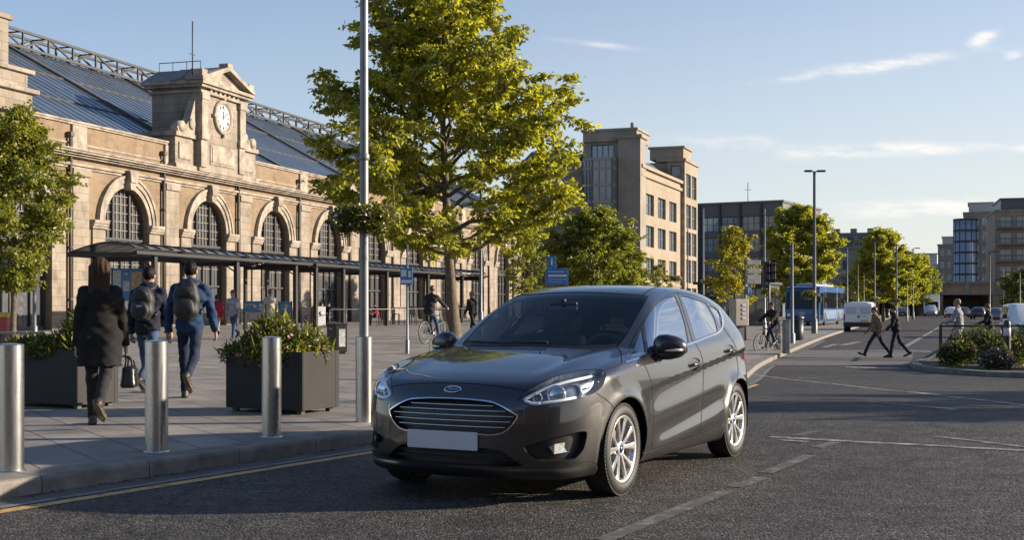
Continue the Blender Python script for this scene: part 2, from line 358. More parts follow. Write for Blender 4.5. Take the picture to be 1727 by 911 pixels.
def sd_poly(Q, poly):
    """Signed distance (negative inside) of 2D points to a polygon."""
    p = np.array(poly); d2 = np.full(len(Q), 1e18); ins = np.zeros(len(Q), bool)
    for i in range(len(p)):
        a, b = p[i], p[(i + 1) % len(p)]; e = b - a; w = Q - a
        t = np.clip((w @ e) / max(e @ e, 1e-12), 0, 1); q = w - t[:, None] * e; d2 = np.minimum(d2, (q * q).sum(1))
        c = ((a[1] <= Q[:, 1]) != (b[1] <= Q[:, 1]))
        s = e[0] * (Q[:, 1] - a[1]) - (Q[:, 0] - a[0]) * e[1]
        ins ^= c & ((s > 0) == (e[1] > 0)) if abs(e[1]) > 1e-12 else np.zeros(len(Q), bool)
    return np.sqrt(d2) * np.where(ins, -1, 1)
def sd_line(Q, pl):
    """Signed side and distance to an open polyline."""
    p = np.array(pl); best = np.full(len(Q), 1e18); sg = np.ones(len(Q))
    for i in range(len(p) - 1):
        a, b = p[i], p[i + 1]; e = b - a; w = Q - a
        t = np.clip((w @ e) / max(e @ e, 1e-12), 0, 1); q = w - t[:, None] * e; d = (q * q).sum(1)
        c = e[0] * w[:, 1] - e[1] * w[:, 0]; u = d < best
        best = np.where(u, d, best); sg = np.where(u, np.where(c >= 0, 1, -1), sg)
    return np.sqrt(best), sg
class Skin:
    def __init__(s, V, N, T): s.V, s.N, s.T = V, N, T; s.lab = np.zeros(len(T), int)
    def split(s, f, mask=None):
        """Cut the triangles along f = 0; returns f on the new vertex list."""
        f = np.where(np.abs(f) < 1e-7, 1e-7, f); T = s.T; g = f[T] > 0; n = g.sum(1)
        cut = (n == 1) | (n == 2)
        if mask is not None: cut &= mask
        ix = np.nonzero(cut)[0]
        if len(ix) == 0: return f
        t = T[ix]; gg = g[ix]; lone = np.where(n[ix] == 1, gg.argmax(1), (~gg).argmax(1))
        a = t[np.arange(len(ix)), lone]; b = t[np.arange(len(ix)), (lone + 1) % 3]; c = t[np.arange(len(ix)), (lone + 2) % 3]
        E = np.sort(np.concatenate([np.stack([a, b], 1), np.stack([a, c], 1)]), 1)
        U, inv = np.unique(E, axis=0, return_inverse=True); inv = inv.reshape(-1)
        w = f[U[:, 0]] / (f[U[:, 0]] - f[U[:, 1]]); w = np.clip(w, 0.001, 0.999)[:, None]
        nv = s.V[U[:, 0]] * (1 - w) + s.V[U[:, 1]] * w; nn = s.N[U[:, 0]] * (1 - w) + s.N[U[:, 1]] * w
        nn /= np.linalg.norm(nn, axis=1)[:, None]; base = len(s.V)
        s.V = np.concatenate([s.V, nv]); s.N = np.concatenate([s.N, nn]); f = np.concatenate([f, np.zeros(len(nv))])
        ab = base + inv[:len(ix)]; ac = base + inv[len(ix):]; L = s.lab[ix]
        s.T = np.concatenate([np.delete(T, ix, 0), np.stack([a, ab, ac], 1), np.stack([ab, b, c], 1), np.stack([ab, c, ac], 1)])
        s.lab = np.concatenate([np.delete(s.lab, ix), L, L, L]); return f
    def cen(s): return s.V[s.T].mean(1)
    def facing(s):
        """Triangles turned to the photo's viewpoint."""
        eye = np.array([(Vector((0, 0, CAM_Z)) - CAR_C).dot(CAR_F), (Vector((0, 0, CAM_Z)) - CAR_C).dot(CAR_L), CAM_Z])
        return ((eye[None] - s.cen()) * s.N[s.T].mean(1)).sum(1) > 0
    def region(s, fn, lab, ok=None, only=None):
        """Label the triangles where fn(V) < 0 after cutting them along the outline."""
        def near(f, w): return None
        m = s.facing() if ok is None else ok(s)
        s.split(fn(s.V), m)
        m = (s.facing() if ok is None else ok(s)) & (fn(s.cen()) < 0)
        if only is not None: m &= np.isin(s.lab, only)
        s.lab[m] = lab
    def poly(s, pts, lab, grow=0.0, ok=None, only=None): s.region(lambda V: sd_poly(proj(V), pts) - grow, lab, ok, only)
    def line(s, pts, hw, lab, ok=None, only=None):
        m = s.facing() if ok is None else ok(s)
        d, sg = sd_line(proj(s.V), pts); dc, _ = sd_line(proj(s.cen()), pts)
        s.split(d * sg, m & (dc < 14))
        for _ in range(2):
            m = s.facing() if ok is None else ok(s)
            d, _ = sd_line(proj(s.V), pts); s.split(d - hw, m)
        m = s.facing() if ok is None else ok(s)
        d, _ = sd_line(proj(s.cen()), pts); m &= d < hw
        if only is not None: m &= np.isin(s.lab, only)
        s.lab[m] = lab
    def part(s, labs, off=0.0):
        t = s.T[np.isin(s.lab, labs)]; u, inv = np.unique(t, return_inverse=True); inv = inv.reshape(-1, 3)
        return s.V[u] - s.N[u] * off, s.N[u], inv
def mirror(V, N, T, both=True):
    V2 = V * (1, -1, 1); N2 = N * (1, -1, 1); T2 = T[:, ::-1]
    if not both: return V2, N2, T2
    return np.concatenate([V, V2]), np.concatenate([N, N2]), np.concatenate([T, T2 + len(V)])

def build_car():
    paint = mat('car_paint', (0.040, 0.0385, 0.038), 0.28, 0.65, coat=1.0)
    nt = paint.node_tree; b = nt.nodes['Principled BSDF']; b.inputs['Coat IOR'].default_value = 1.65
    black = mat('car_black', (0.012, 0.012, 0.013), 0.42); gloss = mat('car_gloss_black', (0.01, 0.01, 0.011), 0.12)
    gap = mat('car_gap', (0.004, 0.004, 0.004), 0.8); chrome = mat('car_chrome', (0.78, 0.78, 0.79), 0.09, 1.0)
    satin = mat('car_satin', (0.55, 0.56, 0.58), 0.22, 1.0); rubber = mat('car_rubber', (0.014, 0.014, 0.014), 0.62, bump=0.06, bscale=120)
    alloy = mat('car_alloy', (0.62, 0.62, 0.61), 0.27, 0.85); trim = mat('car_trim', (0.030, 0.031, 0.034), 0.7, var=0.15)
    wsg = glass_mat('windscreen_glass', (0.60, 0.69, 0.75), 0.04); sdg = glass_mat('side_glass', (0.14, 0.16, 0.17), 0.55)
    lens = glass_mat('lamp_lens', (0.93, 0.95, 0.97), 0.05); drl = mat('daytime_lamp', (0.88, 0.90, 0.92), 0.35)
    plate_m = mat('plate_grey', (0.50, 0.52, 0.55), 0.45, var=0.04); red = mat('tail_red', (0.45, 0.012, 0.014), 0.15, coat=1.0)
    h = 0.0145; org = (-2.02, -2 * h, 0.13); n = (int(4.18 / h), int(1.00 / h), int(1.37 / h))
    X = org[0] + h * np.arange(n[0])[:, None, None]; Y = org[1] + h * np.arange(n[1])[None, :, None]; Z = org[2] + h * np.arange(n[2])[None, None, :]
    X, Y, Z = np.broadcast_arrays(X, Y, Z); val = car_f(X.ravel(), Y.ravel(), Z.ravel()).reshape(n)
    V, F = surface_nets(val, org, h)
    for _ in range(4):
        f = car_f(V[:, 0], V[:, 1], V[:, 2]); g = grad(car_f, V); V = V - (f / np.maximum((g * g).sum(1), 0.2))[:, None] * g * 0.9
    g = grad(car_f, V, 0.005); N = g / np.linalg.norm(g, axis=1)[:, None]
    T = np.concatenate([F[:, [0, 1, 2]], F[:, [0, 2, 3]]]); fn = np.cross(V[T[:, 1]] - V[T[:, 0]], V[T[:, 2]] - V[T[:, 0]])
    if (fn * N[T[:, 0]]).sum() < 0: T = T[:, ::-1]
    S = Skin(V, N, T)
    def half(s): return np.ones(len(s.T), bool)
    S.split(S.V[:, 1] - 1e-4, half(S)); keep = S.cen()[:, 1] > 1e-4; S.T = S.T[keep]; S.lab = S.lab[keep]
    # labels: 0 body, 1 gap, 2 bonnet, 3 front door, 4 rear door, 5 windscreen, 6.. panes, 10 chrome strip, 11 grille hole, 12 grille frame,
    # 13 intake, 14 fog pocket, 15 headlight, 16 lower black, 17 cowl, 18 handle pocket, 19 tail lamp, 20 bumper, 21 removed, 22 tailgate, 23 rear glass
    hl = tr(10.125, 870, 610, crv([(55, 640), (200, 505), (420, 375), (650, 275), (900, 205), (1150, 155), (1350, 138), (1470, 155), (1530, 210), (1525, 290), (1480, 400), (1400, 490), (1280, 560), (1100, 620), (900, 665), (650, 715), (430, 755), (300, 760), (170, 720), (80, 670)], 4, True))
    gr = tr(4.555, 630, 600, [(480, 318), (600, 325), (760, 335), (911, 352)]) + tr(4.555, 800, 600, [(60, 341), (150, 358), (220, 390), (285, 428), (340, 462), (322, 500), (290, 542), (255, 576), (215, 602), (150, 615), (60, 613)]) + tr(4.555, 630, 600, [(850, 612), (700, 600), (560, 588), (480, 582)])
    intake = tr(4.555, 800, 600, [(-230, 680), (0, 712), (130, 718), (190, 728), (240, 755), (300, 800), (372, 850), (330, 856), (150, 856), (0, 850), (-230, 838)])
    fogp = tr(4.555, 800, 600, crv([(380, 718), (412, 690), (560, 650), (720, 605), (840, 582), (866, 597), (862, 640), (840, 720), (800, 770), (760, 797), (640, 814), (490, 808), (440, 780)], 3, True))
    lower = tr(4.555, 800, 600, [(-200, 862), (0, 866), (130, 880), (250, 892), (500, 890), (700, 872), (850, 846), (911, 836), (935, 842), (935, 1100), (-200, 1100)])
    cowl = tr(4.797, 740, 470, [(600, 520), (760, 523), (1000, 528), (1200, 532), (1400, 524), (1435, 515), (1462, 535), (1440, 552), (1400, 562), (1200, 572), (1000, 566), (860, 560), (700, 547), (600, 545)])
    ws = tr(4.797, 740, 470, [(640, 118), (900, 108), (1300, 116), (1640, 136), (1690, 148), (1600, 300), (1525, 440), (1462, 530), (1435, 515), (1400, 524), (1200, 532), (1000, 528), (760, 523), (600, 520)])
    g1 = tr(6.509, 1050, 480, [(88, 803), (205, 487), (244, 752), (150, 783)])
    g2 = tr(6.509, 1050, 480, crv([(245, 440), (262, 390), (300, 320), (380, 215), (480, 147)], 4) + [(572, 130), (625, 250), (680, 430), (718, 632), (500, 690), (288, 747)])
    g3 = tr(6.509, 1050, 480, [(645, 130)] + crv([(740, 145), (850, 182), (912, 210)], 3) + crv([(960, 290), (1010, 390), (1040, 515)], 3) + [(930, 558), (805, 605), (770, 480), (700, 270)])
    g4 = tr(6.509, 1050, 480, [(950, 235), (1010, 265), (1058, 300), (1070, 380), (1085, 450), (1072, 462), (1010, 340)])
    strip = tr(6.509, 1050, 480, crv([(42, 853), (200, 805), (320, 767), (500, 722), (690, 668), (790, 637), (900, 592), (1010, 550), (1065, 515), (1095, 465), (1100, 400), (1088, 345), (1060, 285)], 4))
    hood_l = tr(4.555, 630, 600, [(300, 208), (500, 209), (700, 216), (820, 222)]) + tr(4.555, 800, 600, [(60, 228), (150, 233), (280, 250), (370, 268), (412, 279)])
    hood_top = tr(10.125, 870, 610, [(420, 375), (650, 275), (900, 205), (1150, 155), (1350, 138), (1470, 150)])
    hood_r = tr(4.797, 740, 470, [(1420, 716), (1478, 697), (1475, 610), (1452, 565), (1436, 548)])
    side_l = tr(4.797, 740, 470, [(1320, 752), (1420, 716), (1478, 697), (1530, 683)])
    f_seam = tr(10.125, 870, 610, [(1372, 540), (1620, 722)]) + tr(4.794, 980, 660, [(195, 62), (240, 105), (272, 148)])
    d1 = tr(10.125, 1060, 550, [(205, 610), (290, 700)]) + tr(4.555, 1080, 580, [(60, 225), (85, 300), (95, 450), (98, 600), (92, 740), (76, 815)])
    d2 = tr(6.509, 1050, 480, [(603, 95), (640, 205), (680, 330), (730, 500), (768, 630), (800, 650), (850, 740), (880, 830)]) + tr(4.555, 1080, 580, [(478, 130), (485, 200), (482, 300), (478, 400), (470, 520), (466, 600), (455, 690)])
    d3 = tr(6.509, 1050, 480, [(1105, 480), (1180, 580), (1220, 640), (1245, 700)]) + tr(4.555, 1080, 580, crv([(738, 105), (750, 180), (747, 250), (720, 350), (690, 440), (655, 540), (620, 620), (590, 648)], 3))
    sill_l = tr(4.555, 1080, 580, [(76, 815), (200, 770), (330, 725), (455, 688), (590, 646)])
    sill_c = tr(4.555, 1080, 580, [(20, 843), (200, 785), (400, 718), (520, 678), (598, 650)])
    top_l = tr(6.509, 1050, 480, crv([(30, 800), (110, 600), (205, 440), (290, 310), (370, 215), (460, 140), (530, 108), (603, 95), (720, 110), (850, 150), (960, 215), (1050, 285), (1095, 350)], 4))
    roof_l = tr(6.509, 1050, 480, crv([(222, 122), (262, 85), (335, 45), (420, 20), (520, 12)], 4))
    h1 = tr(4.555, 1080, 580, crv([(368, 150), (385, 118), (420, 108), (455, 125), (460, 158), (440, 190), (405, 208), (376, 195)], 4, True))
    h2 = tr(4.555, 1080, 580, crv([(645, 45), (660, 15), (695, 10), (716, 30), (712, 65), (690, 92), (656, 85)], 4, True))
    side_ok = lambda s: s.facing() & (s.N[s.T].mean(1)[:, 1] > 0.25) & (s.cen()[:, 0] < 1.7)
    top_ok = lambda s: s.facing() & (s.cen()[:, 0] < 1.9) & (s.cen()[:, 2] > 0.72)
    fr_ok = lambda s: s.facing() & (s.cen()[:, 0] > 1.15)
    # door skins and bonnet, whole areas bounded by the shut lines
    bonnet = hood_l + hood_top[1:] + tr(4.797, 740, 470, [(1320, 752), (1420, 716), (1478, 697), (1475, 610), (1452, 565), (1436, 548), (1400, 562), (1200, 572), (1000, 566), (860, 560), (700, 547), (500, 546)])
    S.poly(bonnet, 2, ok=lambda s: s.facing() & (s.cen()[:, 0] > 0.5) & (s.cen()[:, 0] < 2.15) & (s.cen()[:, 2] > 0.6))
    fdoor = d1 + sill_l[1:4] + d2[::-1] + top_l[:top_l.index(min(top_l, key=lambda p: abs(p[0] - (1050 + 603 / 6.509))))][::-1] + tr(6.509, 1050, 480, [(42, 853)])
    rdoor = d2 + sill_l[4:] + d3[::-1] + tr(6.509, 1050, 480, [(1105, 480), (1095, 350), (1050, 285), (960, 215), (850, 150), (720, 110)])
    S.poly(fdoor, 3, ok=side_ok); S.poly(rdoor, 4, ok=side_ok)
    S.region(lambda V: V[:, 2] - 0.212, 16, ok=half)
    S.poly(lower, 16, ok=fr_ok)
    for seam in (f_seam, hood_l, hood_top + tr(4.797, 740, 470, [(1320, 752), (1420, 716)]), hood_r): S.line(seam, 0.75, 1, ok=lambda s: s.facing() & (s.cen()[:, 0] > 0.4))
    for seam in (d1, d2, d3, sill_l): S.line(seam, 0.75, 1, ok=side_ok)
    S.line(top_l, 0.55, 1, ok=side_ok); S.line(roof_l, 0.7, 1, ok=top_ok)
    S.poly(ws, 1, grow=1.2, ok=top_ok); S.poly(ws, 5, ok=top_ok); S.poly(cowl, 17, ok=top_ok)
    for k, g in enumerate((g1, g2, g3, g4)): S.poly(g, 1, grow=1.1, ok=side_ok); S.poly(g, 6 + k, ok=side_ok)
    S.line(strip, 1.6, 10, ok=lambda s: side_ok(s)); S.line(sill_c, 0.8, 24, ok=side_ok)
    S.poly(h1, 18, ok=side_ok); S.poly(h2, 25, ok=side_ok)
    S.poly(gr, 12, ok=fr_ok); S.poly(gr, 11, grow=-2.0, ok=fr_ok)
    S.region(lambda V: sd_poly(proj(V) - np.array((-2.6, -1.6))[None], gr) + 3.2, 11, ok=fr_ok, only=[11, 12])
    S.poly(intake, 13, ok=fr_ok); S.poly(fogp, 14, ok=fr_ok)
    S.poly(hl, 1, grow=0.9, ok=fr_ok); S.poly(hl, 15, ok=fr_ok)
    # tail lamp, rear window, tailgate: drawn on the side and rear views
    S.region(lambda V: sd_poly(V[:, [0, 2]], [(-1.62, 0.90), (-1.60, 0.80), (-1.78, 0.74), (-2.1, 0.72), (-2.1, 1.04), (-1.90, 1.04), (-1.80, 1.0)]), 19, ok=lambda s: (s.cen()[:, 0] < -1.5) & (s.cen()[:, 1] > 0.42))
    rear_ok = lambda s: (s.N[s.T].mean(1)[:, 0] < -0.4) & (s.cen()[:, 0] < -1.5)
    S.region(lambda V: sd_poly(V[:, [1, 2]], [(-0.1, 1.02), (0.55, 1.03), (0.62, 1.06), (0.53, 1.30), (-0.1, 1.32)]), 23, ok=rear_ok)
    # wheel openings
    for ax in (AX_F, AX_R):
        S.region(lambda V: np.hypot(V[:, 0] - ax, np.where(V[:, 2] < 0.315, (V[:, 2] - 0.315) * 0.25, V[:, 2] - 0.315)) - 0.352, 21, ok=lambda s: s.cen()[:, 1] > 0.50)
    root = empty('parked_car', CAR_C, math.atan2(CAR_F.y, CAR_F.x), 'dark grey hatchback with chrome grille and silver alloy wheels in the foreground', 'car')
    def sk(name, labs, m, off=0.0, both=True, parent=None, side=1, mats=None):
        V_, N_, T_ = S.part(labs, off)
        if both: V_, N_, T_ = mirror(V_, N_, T_)
        elif side < 0: V_, N_, T_ = mirror(V_, N_, T_, False)
        return mesh_np(name, V_, T_, m, parent or root, True, None, N_)
    def two(name, labs, m, off=0.0, parent=None):
        return [sk(name, labs, m, off, False, parent, s) for s in (1, -1)]
    sk('body', [0], paint); sk('bonnet', [2], paint)
    fd = two('front_door', [3], paint); rd = two('rear_door', [4], paint)
    sk('panel_seam', [1], gap, 0.0025); sk('lower_trim', [16], black); sk('cowl', [17], black, 0.006)
    sk('windscreen', [5], wsg, 0.003); sk('rear_window', [23], sdg, 0.003)
    for k, s_ in enumerate((1, -1)):
        sk('quarter_window', [6], sdg, 0.004, False, fd[k], s_); sk('window', [7], sdg, 0.004, False, fd[k], s_)
        sk('window', [8], sdg, 0.004, False, rd[k], s_); sk('quarter_window', [9], sdg, 0.004, False, rd[k], s_)
    two('chrome_strip', [10], chrome, -0.003); two('sill_strip', [24], satin, -0.002); two('tail_light', [19], red, -0.002)
    # recesses: the cut-out skin moves inwards and gets a wall along its rim
    def recess(labs, depth, m, name, parent=None, both=True, side=1):
        V_, N_, T_ = S.part(labs); e = {}
        for t in T_:
            for i in range(3):
                a, b_ = int(t[i]), int(t[(i + 1) % 3]); k = (min(a, b_), max(a, b_)); e[k] = None if k in e else (a, b_)
        nv = len(V_); V2 = np.concatenate([V_ - N_ * depth, V_]); T2 = [tuple(t) for t in T_]
        for k, ab in e.items():
            if ab is None or (both and abs(V_[ab[0]][1]) < 0.003 and abs(V_[ab[1]][1]) < 0.003): continue
            a, b_ = ab; T2 += [(a, a + nv, b_ + nv), (a, b_ + nv, b_)]
        T2 = np.array(T2); N2 = np.concatenate([N_, N_])
        if both: V2, N2, T2 = mirror(V2, N2, T2)
        elif side < 0: V2, N2, T2 = mirror(V2, N2, T2, False)
        return mesh_np(name, V2, T2, m, parent or root)
    grille = recess([11], 0.05, black, 'grille'); sk('grille_surround', [12], chrome, -0.004, parent=grille)
    low = recess([13], 0.06, black, 'lower_intake')
    def skin_xs(y, z):
        y = np.asarray(y, float); z = np.broadcast_to(np.asarray(z, float), y.shape); x = np.full(y.shape, 2.15)
        for _ in range(60): x = x - np.maximum(car_f(x, y, z), 0.0)
        return x
    def skin_x(y, z): return float(skin_xs(np.array([y]), np.array([z]))[0])
    def skin_hits(pts):
        """Where the view rays through photo pixels meet the skin, and the skin's normals there."""
        e = Vector((0, 0, CAM_Z)) - CAR_C; o = np.array([e.dot(CAR_F), e.dot(CAR_L), e.z]); ds = []
        for px, py in pts:
            d = Vector(((px - CX) / FPX, 1, (HY - py) / FPX)).normalized(); ds.append((d.dot(CAR_F), d.dot(CAR_L), d.z))
        v = np.array(ds); t = np.full(len(v), 6.5)
        for _ in range(140):
            p = o + v * t[:, None]; f = car_f(p[:, 0], p[:, 1], p[:, 2]); t = t + np.where(f < 0.0004, 0, np.maximum(0.55 * f, 0.0004))
        p = o + v * t[:, None]; g_ = grad(car_f, p); g_ /= np.linalg.norm(g_, axis=1)[:, None]
        return [(Vector(p[i]), Vector(g_[i])) for i in range(len(p))]
    def skin_hit(px, py): return skin_hits([(px, py)])[0]
    for z in (0.641, 0.609, 0.576, 0.542, 0.506):
        ys = np.arange(81) * 0.0085; pp = np.stack([skin_xs(ys, z) - 0.012, ys, np.full(81, z)], 1); sdv = sd_poly(proj(pp), gr)
        pts = list(pp[:next(k for k in range(81) if sdv[k] > -5.5 and ys[k] > 0.2)])
        pts = [(p[0], -p[1], p[2]) for p in pts[::-1]] + [tuple(p) for p in pts[1:]]
        MB().tube(pts, 0.0048, 6).build('grille_bar', satin, grille)
    b_ = MB()
    for z in (0.375, 0.335, 0.295): yy = np.linspace(-0.52, 0.52, 27); b_.tube(list(zip(skin_xs(np.abs(yy), z) - 0.03, yy, [z] * 27)), 0.006, 5)
    b_.build('intake_bar', black, low)
    for k in range(2):
        pocket = recess([14], 0.05, black, 'fog_lamp_surround', both=False, side=1 - 2 * k)
        q = tr(4.555, 800, 600, [(575, 705), (620, 685), (785, 658), (785, 680), (765, 735), (740, 745), (615, 760)])
        vs = []
        for off in (0.012, 0.035):
            for hp, hn in skin_hits(q): vs.append(hp - hn * off)
        n_ = len(q); fs = [tuple(range(n_))] + [(i, (i + 1) % n_, (i + 1) % n_ + n_, i + n_) for i in range(n_)]
        if k: vs = [Vector((v.x, -v.y, v.z)) for v in vs]
        fl = MB().add(vs, fs); fl.build('fog_lamp', mat('fog_glass', (0.62, 0.64, 0.66), 0.10, 0.9, var=0.35, vscale=45), pocket)
    # headlights: clear lens over a dark bowl with the light guide and two projectors
    dA = crv(tr(10.125, 870, 610, [(1450, 190), (1300, 218), (1150, 250), (850, 322), (560, 415), (330, 530), (150, 640), (220, 690), (300, 715), (420, 714)]), 3)
    dB = crv(tr(10.125, 870, 610, [(420, 712), (700, 680), (950, 632), (1130, 585), (1210, 530), (1260, 420), (1310, 330), (1390, 272), (1490, 238)]), 3)
    bowl = mat('lamp_bowl', (0.22, 0.245, 0.28), 0.22, 0.8, var=0.5, vscale=22)
    for k in range(2):
        hd = sk('headlight', [15], lens, 0.0005, False, None, 1 - 2 * k); mir = lambda v: Vector((v.x, -v.y if k else v.y, v.z))
        recess([15], 0.055, bowl, 'lamp_housing', hd, False, 1 - 2 * k)
        for pl, wd in ((dA, 0.0105), (dB, 0.0105)):
            pts = [mir(hp - hn * 0.016) for hp, hn in skin_hits(pl)]
            MB().tube(pts, wd, 6).build('daytime_light', drl, hd)
        for (px, py, r, dm) in ((712, 540, 0.052, 0), (1035, 475, 0.045, 1), (375, 590, 0.026, 2)):
            hp, hn = skin_hit(870 + px / 10.125, 610 + py / 10.125); c = hp - hn * 0.040; fw = Vector((0.93, 0.30, 0.08)).normalized()
            sx = fw.cross(Vector((0, 0, 1))).normalized(); uz = sx.cross(fw); m_ = MB(); ring = []
            for (rr, dd) in ((r * 1.25, 0.0), (r * 1.18, 0.012), (r, 0.014), (r * 0.9, 0.0)):
                ring.append([mir(c + fw * dd + (sx * math.cos(t) + uz * math.sin(t)) * rr) for t in np.linspace(0, 2 * math.pi, 25)[:-1]])
            vs = sum(ring, []); fs = [(i * 24 + j, i * 24 + (j + 1) % 24, (i + 1) * 24 + (j + 1) % 24, (i + 1) * 24 + j) for i in range(3) for j in range(24)]
            m_.add(vs, fs, True); m_.build('lamp_ring', chrome, hd)
            m2 = MB(); vs = [mir(c + fw * 0.012 * (1 - (rr / r) ** 2) + (sx * math.cos(t) + uz * math.sin(t)) * rr) for rr in (r * 0.92, r * 0.7, r * 0.4, r * 0.1) for t in np.linspace(0, 2 * math.pi, 25)[:-1]]
            m2.add(vs, fs, True); m2.build('projector', mat('projector_glass', (0.05, 0.08, 0.13), 0.05, 0.3, coat=1.0) if dm else mat('reflector', (0.55, 0.6, 0.66), 0.12, 1.0, var=0.4, vscale=60), hd)
    # number plate (blank), badge, handles, mirrors
    m_ = MB(); m_.box(-0.008, 0.012, -0.262, 0.262, -0.060, 0.060, 0.006)
    pl = m_.build('number_plate', plate_m, root); pl.location = (skin_x(0.0, 0.415) + 0.004, -0.035, 0.412)
    bpos, nrm = skin_hit(759.5, 657.5)
    ang = math.atan2(nrm.z, nrm.x)
    bd = MB(); el = [(0.0, 0.062 * math.cos(t), 0.0245 * math.sin(t)) for t in np.linspace(0, 2 * math.pi, 33)[:-1]]
    bd.tube(el, 0.0038, 6, closed=True); badge = bd.build('badge', chrome, root); badge.location = (bpos.x + nrm.x * 0.006, 0, bpos.z + nrm.z * 0.006); badge.rotation_euler = (0, -ang, 0)
    bp = MB(); bp.add([(0.001, p_[1] * 0.98, p_[2] * 0.98) for p_ in el], [tuple(range(32))]); bp.build('badge_plate', mat('badge_blue', (0.02, 0.05, 0.16), 0.2, 0.2, coat=0.6), badge)
    cu = bpy.data.curves.new('badge_script', 'FONT'); cu.body = 'Ford'; cu.size = 0.040; cu.align_x = 'CENTER'; cu.align_y = 'CENTER'; cu.shear = 0.35; cu.extrude = 0.0008
    tmp = bpy.data.objects.new('tmp', cu); me = bpy.data.meshes.new_from_object(tmp); bpy.data.objects.remove(tmp)
    me.materials.append(chrome); so = link('badge_script', me, badge); so.location = (0.003, 0, 0); so.rotation_euler = (R(90), 0, R(90))
    for k, s_ in enumerate((1, -1)):
        for (cx, cy, dd) in ((1080 + 418 / 4.555, 580 + 157 / 4.555, fd[k]), (1080 + 685 / 4.555, 580 + 50 / 4.555, rd[k])):
            hp, hn = skin_hit(cx, cy); fx = Vector((1, 0, 0)); fx = (fx - hn * fx.dot(hn)).normalized(); uz = hn.cross(fx)
            if uz.z < 0: uz = -uz
            pts = [hp + fx * u + hn * (0.008 + 0.026 * (1 - (u / 0.115) ** 2)) + uz * (-0.06 * u) for u in np.linspace(-0.105, 0.105, 11)]
            pts = [Vector((q.x, q.y * s_, q.z)) for q in pts]
            m_ = MB(); m_.tube(pts, [0.006] + [0.0135] * 9 + [0.006], 8); m_.build('handle', paint, dd)
            m_ = MB(); m_.tube([q + Vector((0, 0.004 * s_, 0.008)) for q in pts[1:-1]], 0.004, 6); m_.build('handle_trim', chrome, dd)
    # door pockets behind the handles
    for k, s_ in enumerate((1, -1)): sk('handle_recess', [18], black, 0.010, False, fd[k], s_); sk('handle_recess', [25], black, 0.010, False, rd[k], s_)
    for s_ in (1, -1):
        mr = empty('wing_mirror', (0, 0.043 * s_, 0)); mr.parent = root
        def shell(sec, name, m, par):
            """sec: list of (y, cx, cz, rx, rz, power) ellipses along y."""
            vs = []; n_ = 20
            for (y, cx, cz, rx, rz_) in sec:
                for j in range(n_):
                    t = 2 * math.pi * j / n_; c_, s2 = math.cos(t), math.sin(t)
                    vs.append((cx + rx * math.copysign(abs(c_) ** 0.75, c_), y * s_, cz + rz_ * math.copysign(abs(s2) ** 0.8, s2)))
            fs = [(i * n_ + j, i * n_ + (j + 1) % n_, (i + 1) * n_ + (j + 1) % n_, (i + 1) * n_ + j) for i in range(len(sec) - 1) for j in range(n_)]
            fs += [tuple(range(n_)), tuple(range((len(sec) - 1) * n_, len(sec) * n_))]
            return MB().add(vs, fs, True).build(name, m, par)
        x0 = 0.545
        shell([(0.795, x0, 0.985, 0.025, 0.035), (0.805, x0, 0.99, 0.06, 0.062), (0.84, x0 + 0.008, 0.998, 0.075, 0.078), (0.89, x0, 1.000, 0.077, 0.080), (0.95, x0 - 0.018, 0.995, 0.07, 0.072), (0.995, x0 - 0.032, 0.987, 0.058, 0.058), (1.02, x0 - 0.042, 0.98, 0.036, 0.036), (1.025, x0 - 0.045, 0.978, 0.012, 0.014)], 'mirror_shell', mat('mirror_paint', (0.030, 0.031, 0.034), 0.3, 0.6, coat=0.8), mr)
        shell([(0.81, x0 - 0.01, 0.930, 0.05, 0.03), (0.85, x0 + 0.0, 0.928, 0.07, 0.036), (0.91, x0 - 0.01, 0.926, 0.068, 0.032), (0.97, x0 - 0.03, 0.935, 0.05, 0.026), (1.0, x0 - 0.04, 0.942, 0.025, 0.016)], 'mirror_base', black, mr)
        shell([(0.77, x0 + 0.07, 0.850, 0.055, 0.030), (0.80, x0 + 0.055, 0.866, 0.05, 0.036), (0.83, x0 + 0.02, 0.905, 0.045, 0.04), (0.86, x0, 0.935, 0.04, 0.03)], 'mirror_arm', black, mr)
        m_ = MB(); m_.tube([(x0 + 0.072, 0.90 * s_, 0.962), (x0 + 0.058, 0.94 * s_, 0.964), (x0 + 0.034, 0.985 * s_, 0.966), (x0 + 0.004, 1.01 * s_, 0.968)], [0.003, 0.009, 0.011, 0.008], 8); m_.build('indicator', mat('indicator_lens', (0.75, 0.72, 0.66), 0.15, 0.4), mr)
        m_ = MB(); m_.box(x0 - 0.085, x0 - 0.078, min(0.82 * s_, 0.99 * s_), max(0.82 * s_, 0.99 * s_), 0.945, 1.04, 0.003); m_.build('mirror_glass', mat('mirror_silver', (0.8, 0.8, 0.8), 0.02, 1.0), mr)
    # washer nozzle, wipers
    hp, hn = skin_hit(740 + 825 / 4.797, 470 + 600 / 4.797); MB().sphere(hp, 0.010, 0.010, 0.008).build('washer_nozzle', black, root)
    for a_, b2 in (((885, 535), (480, 522)), ((600, 540), (240, 520))):
        pa = skin_hits([(740 + (a_[0] + (b2[0] - a_[0]) * t) / 4.797, 470 + (a_[1] + (b2[1] - a_[1]) * t) / 4.797) for t in np.linspace(0, 1, 7)])
        MB().tube([q[0] + q[1] * 0.018 for q in pa], 0.008, 6).build('wiper', black, root)
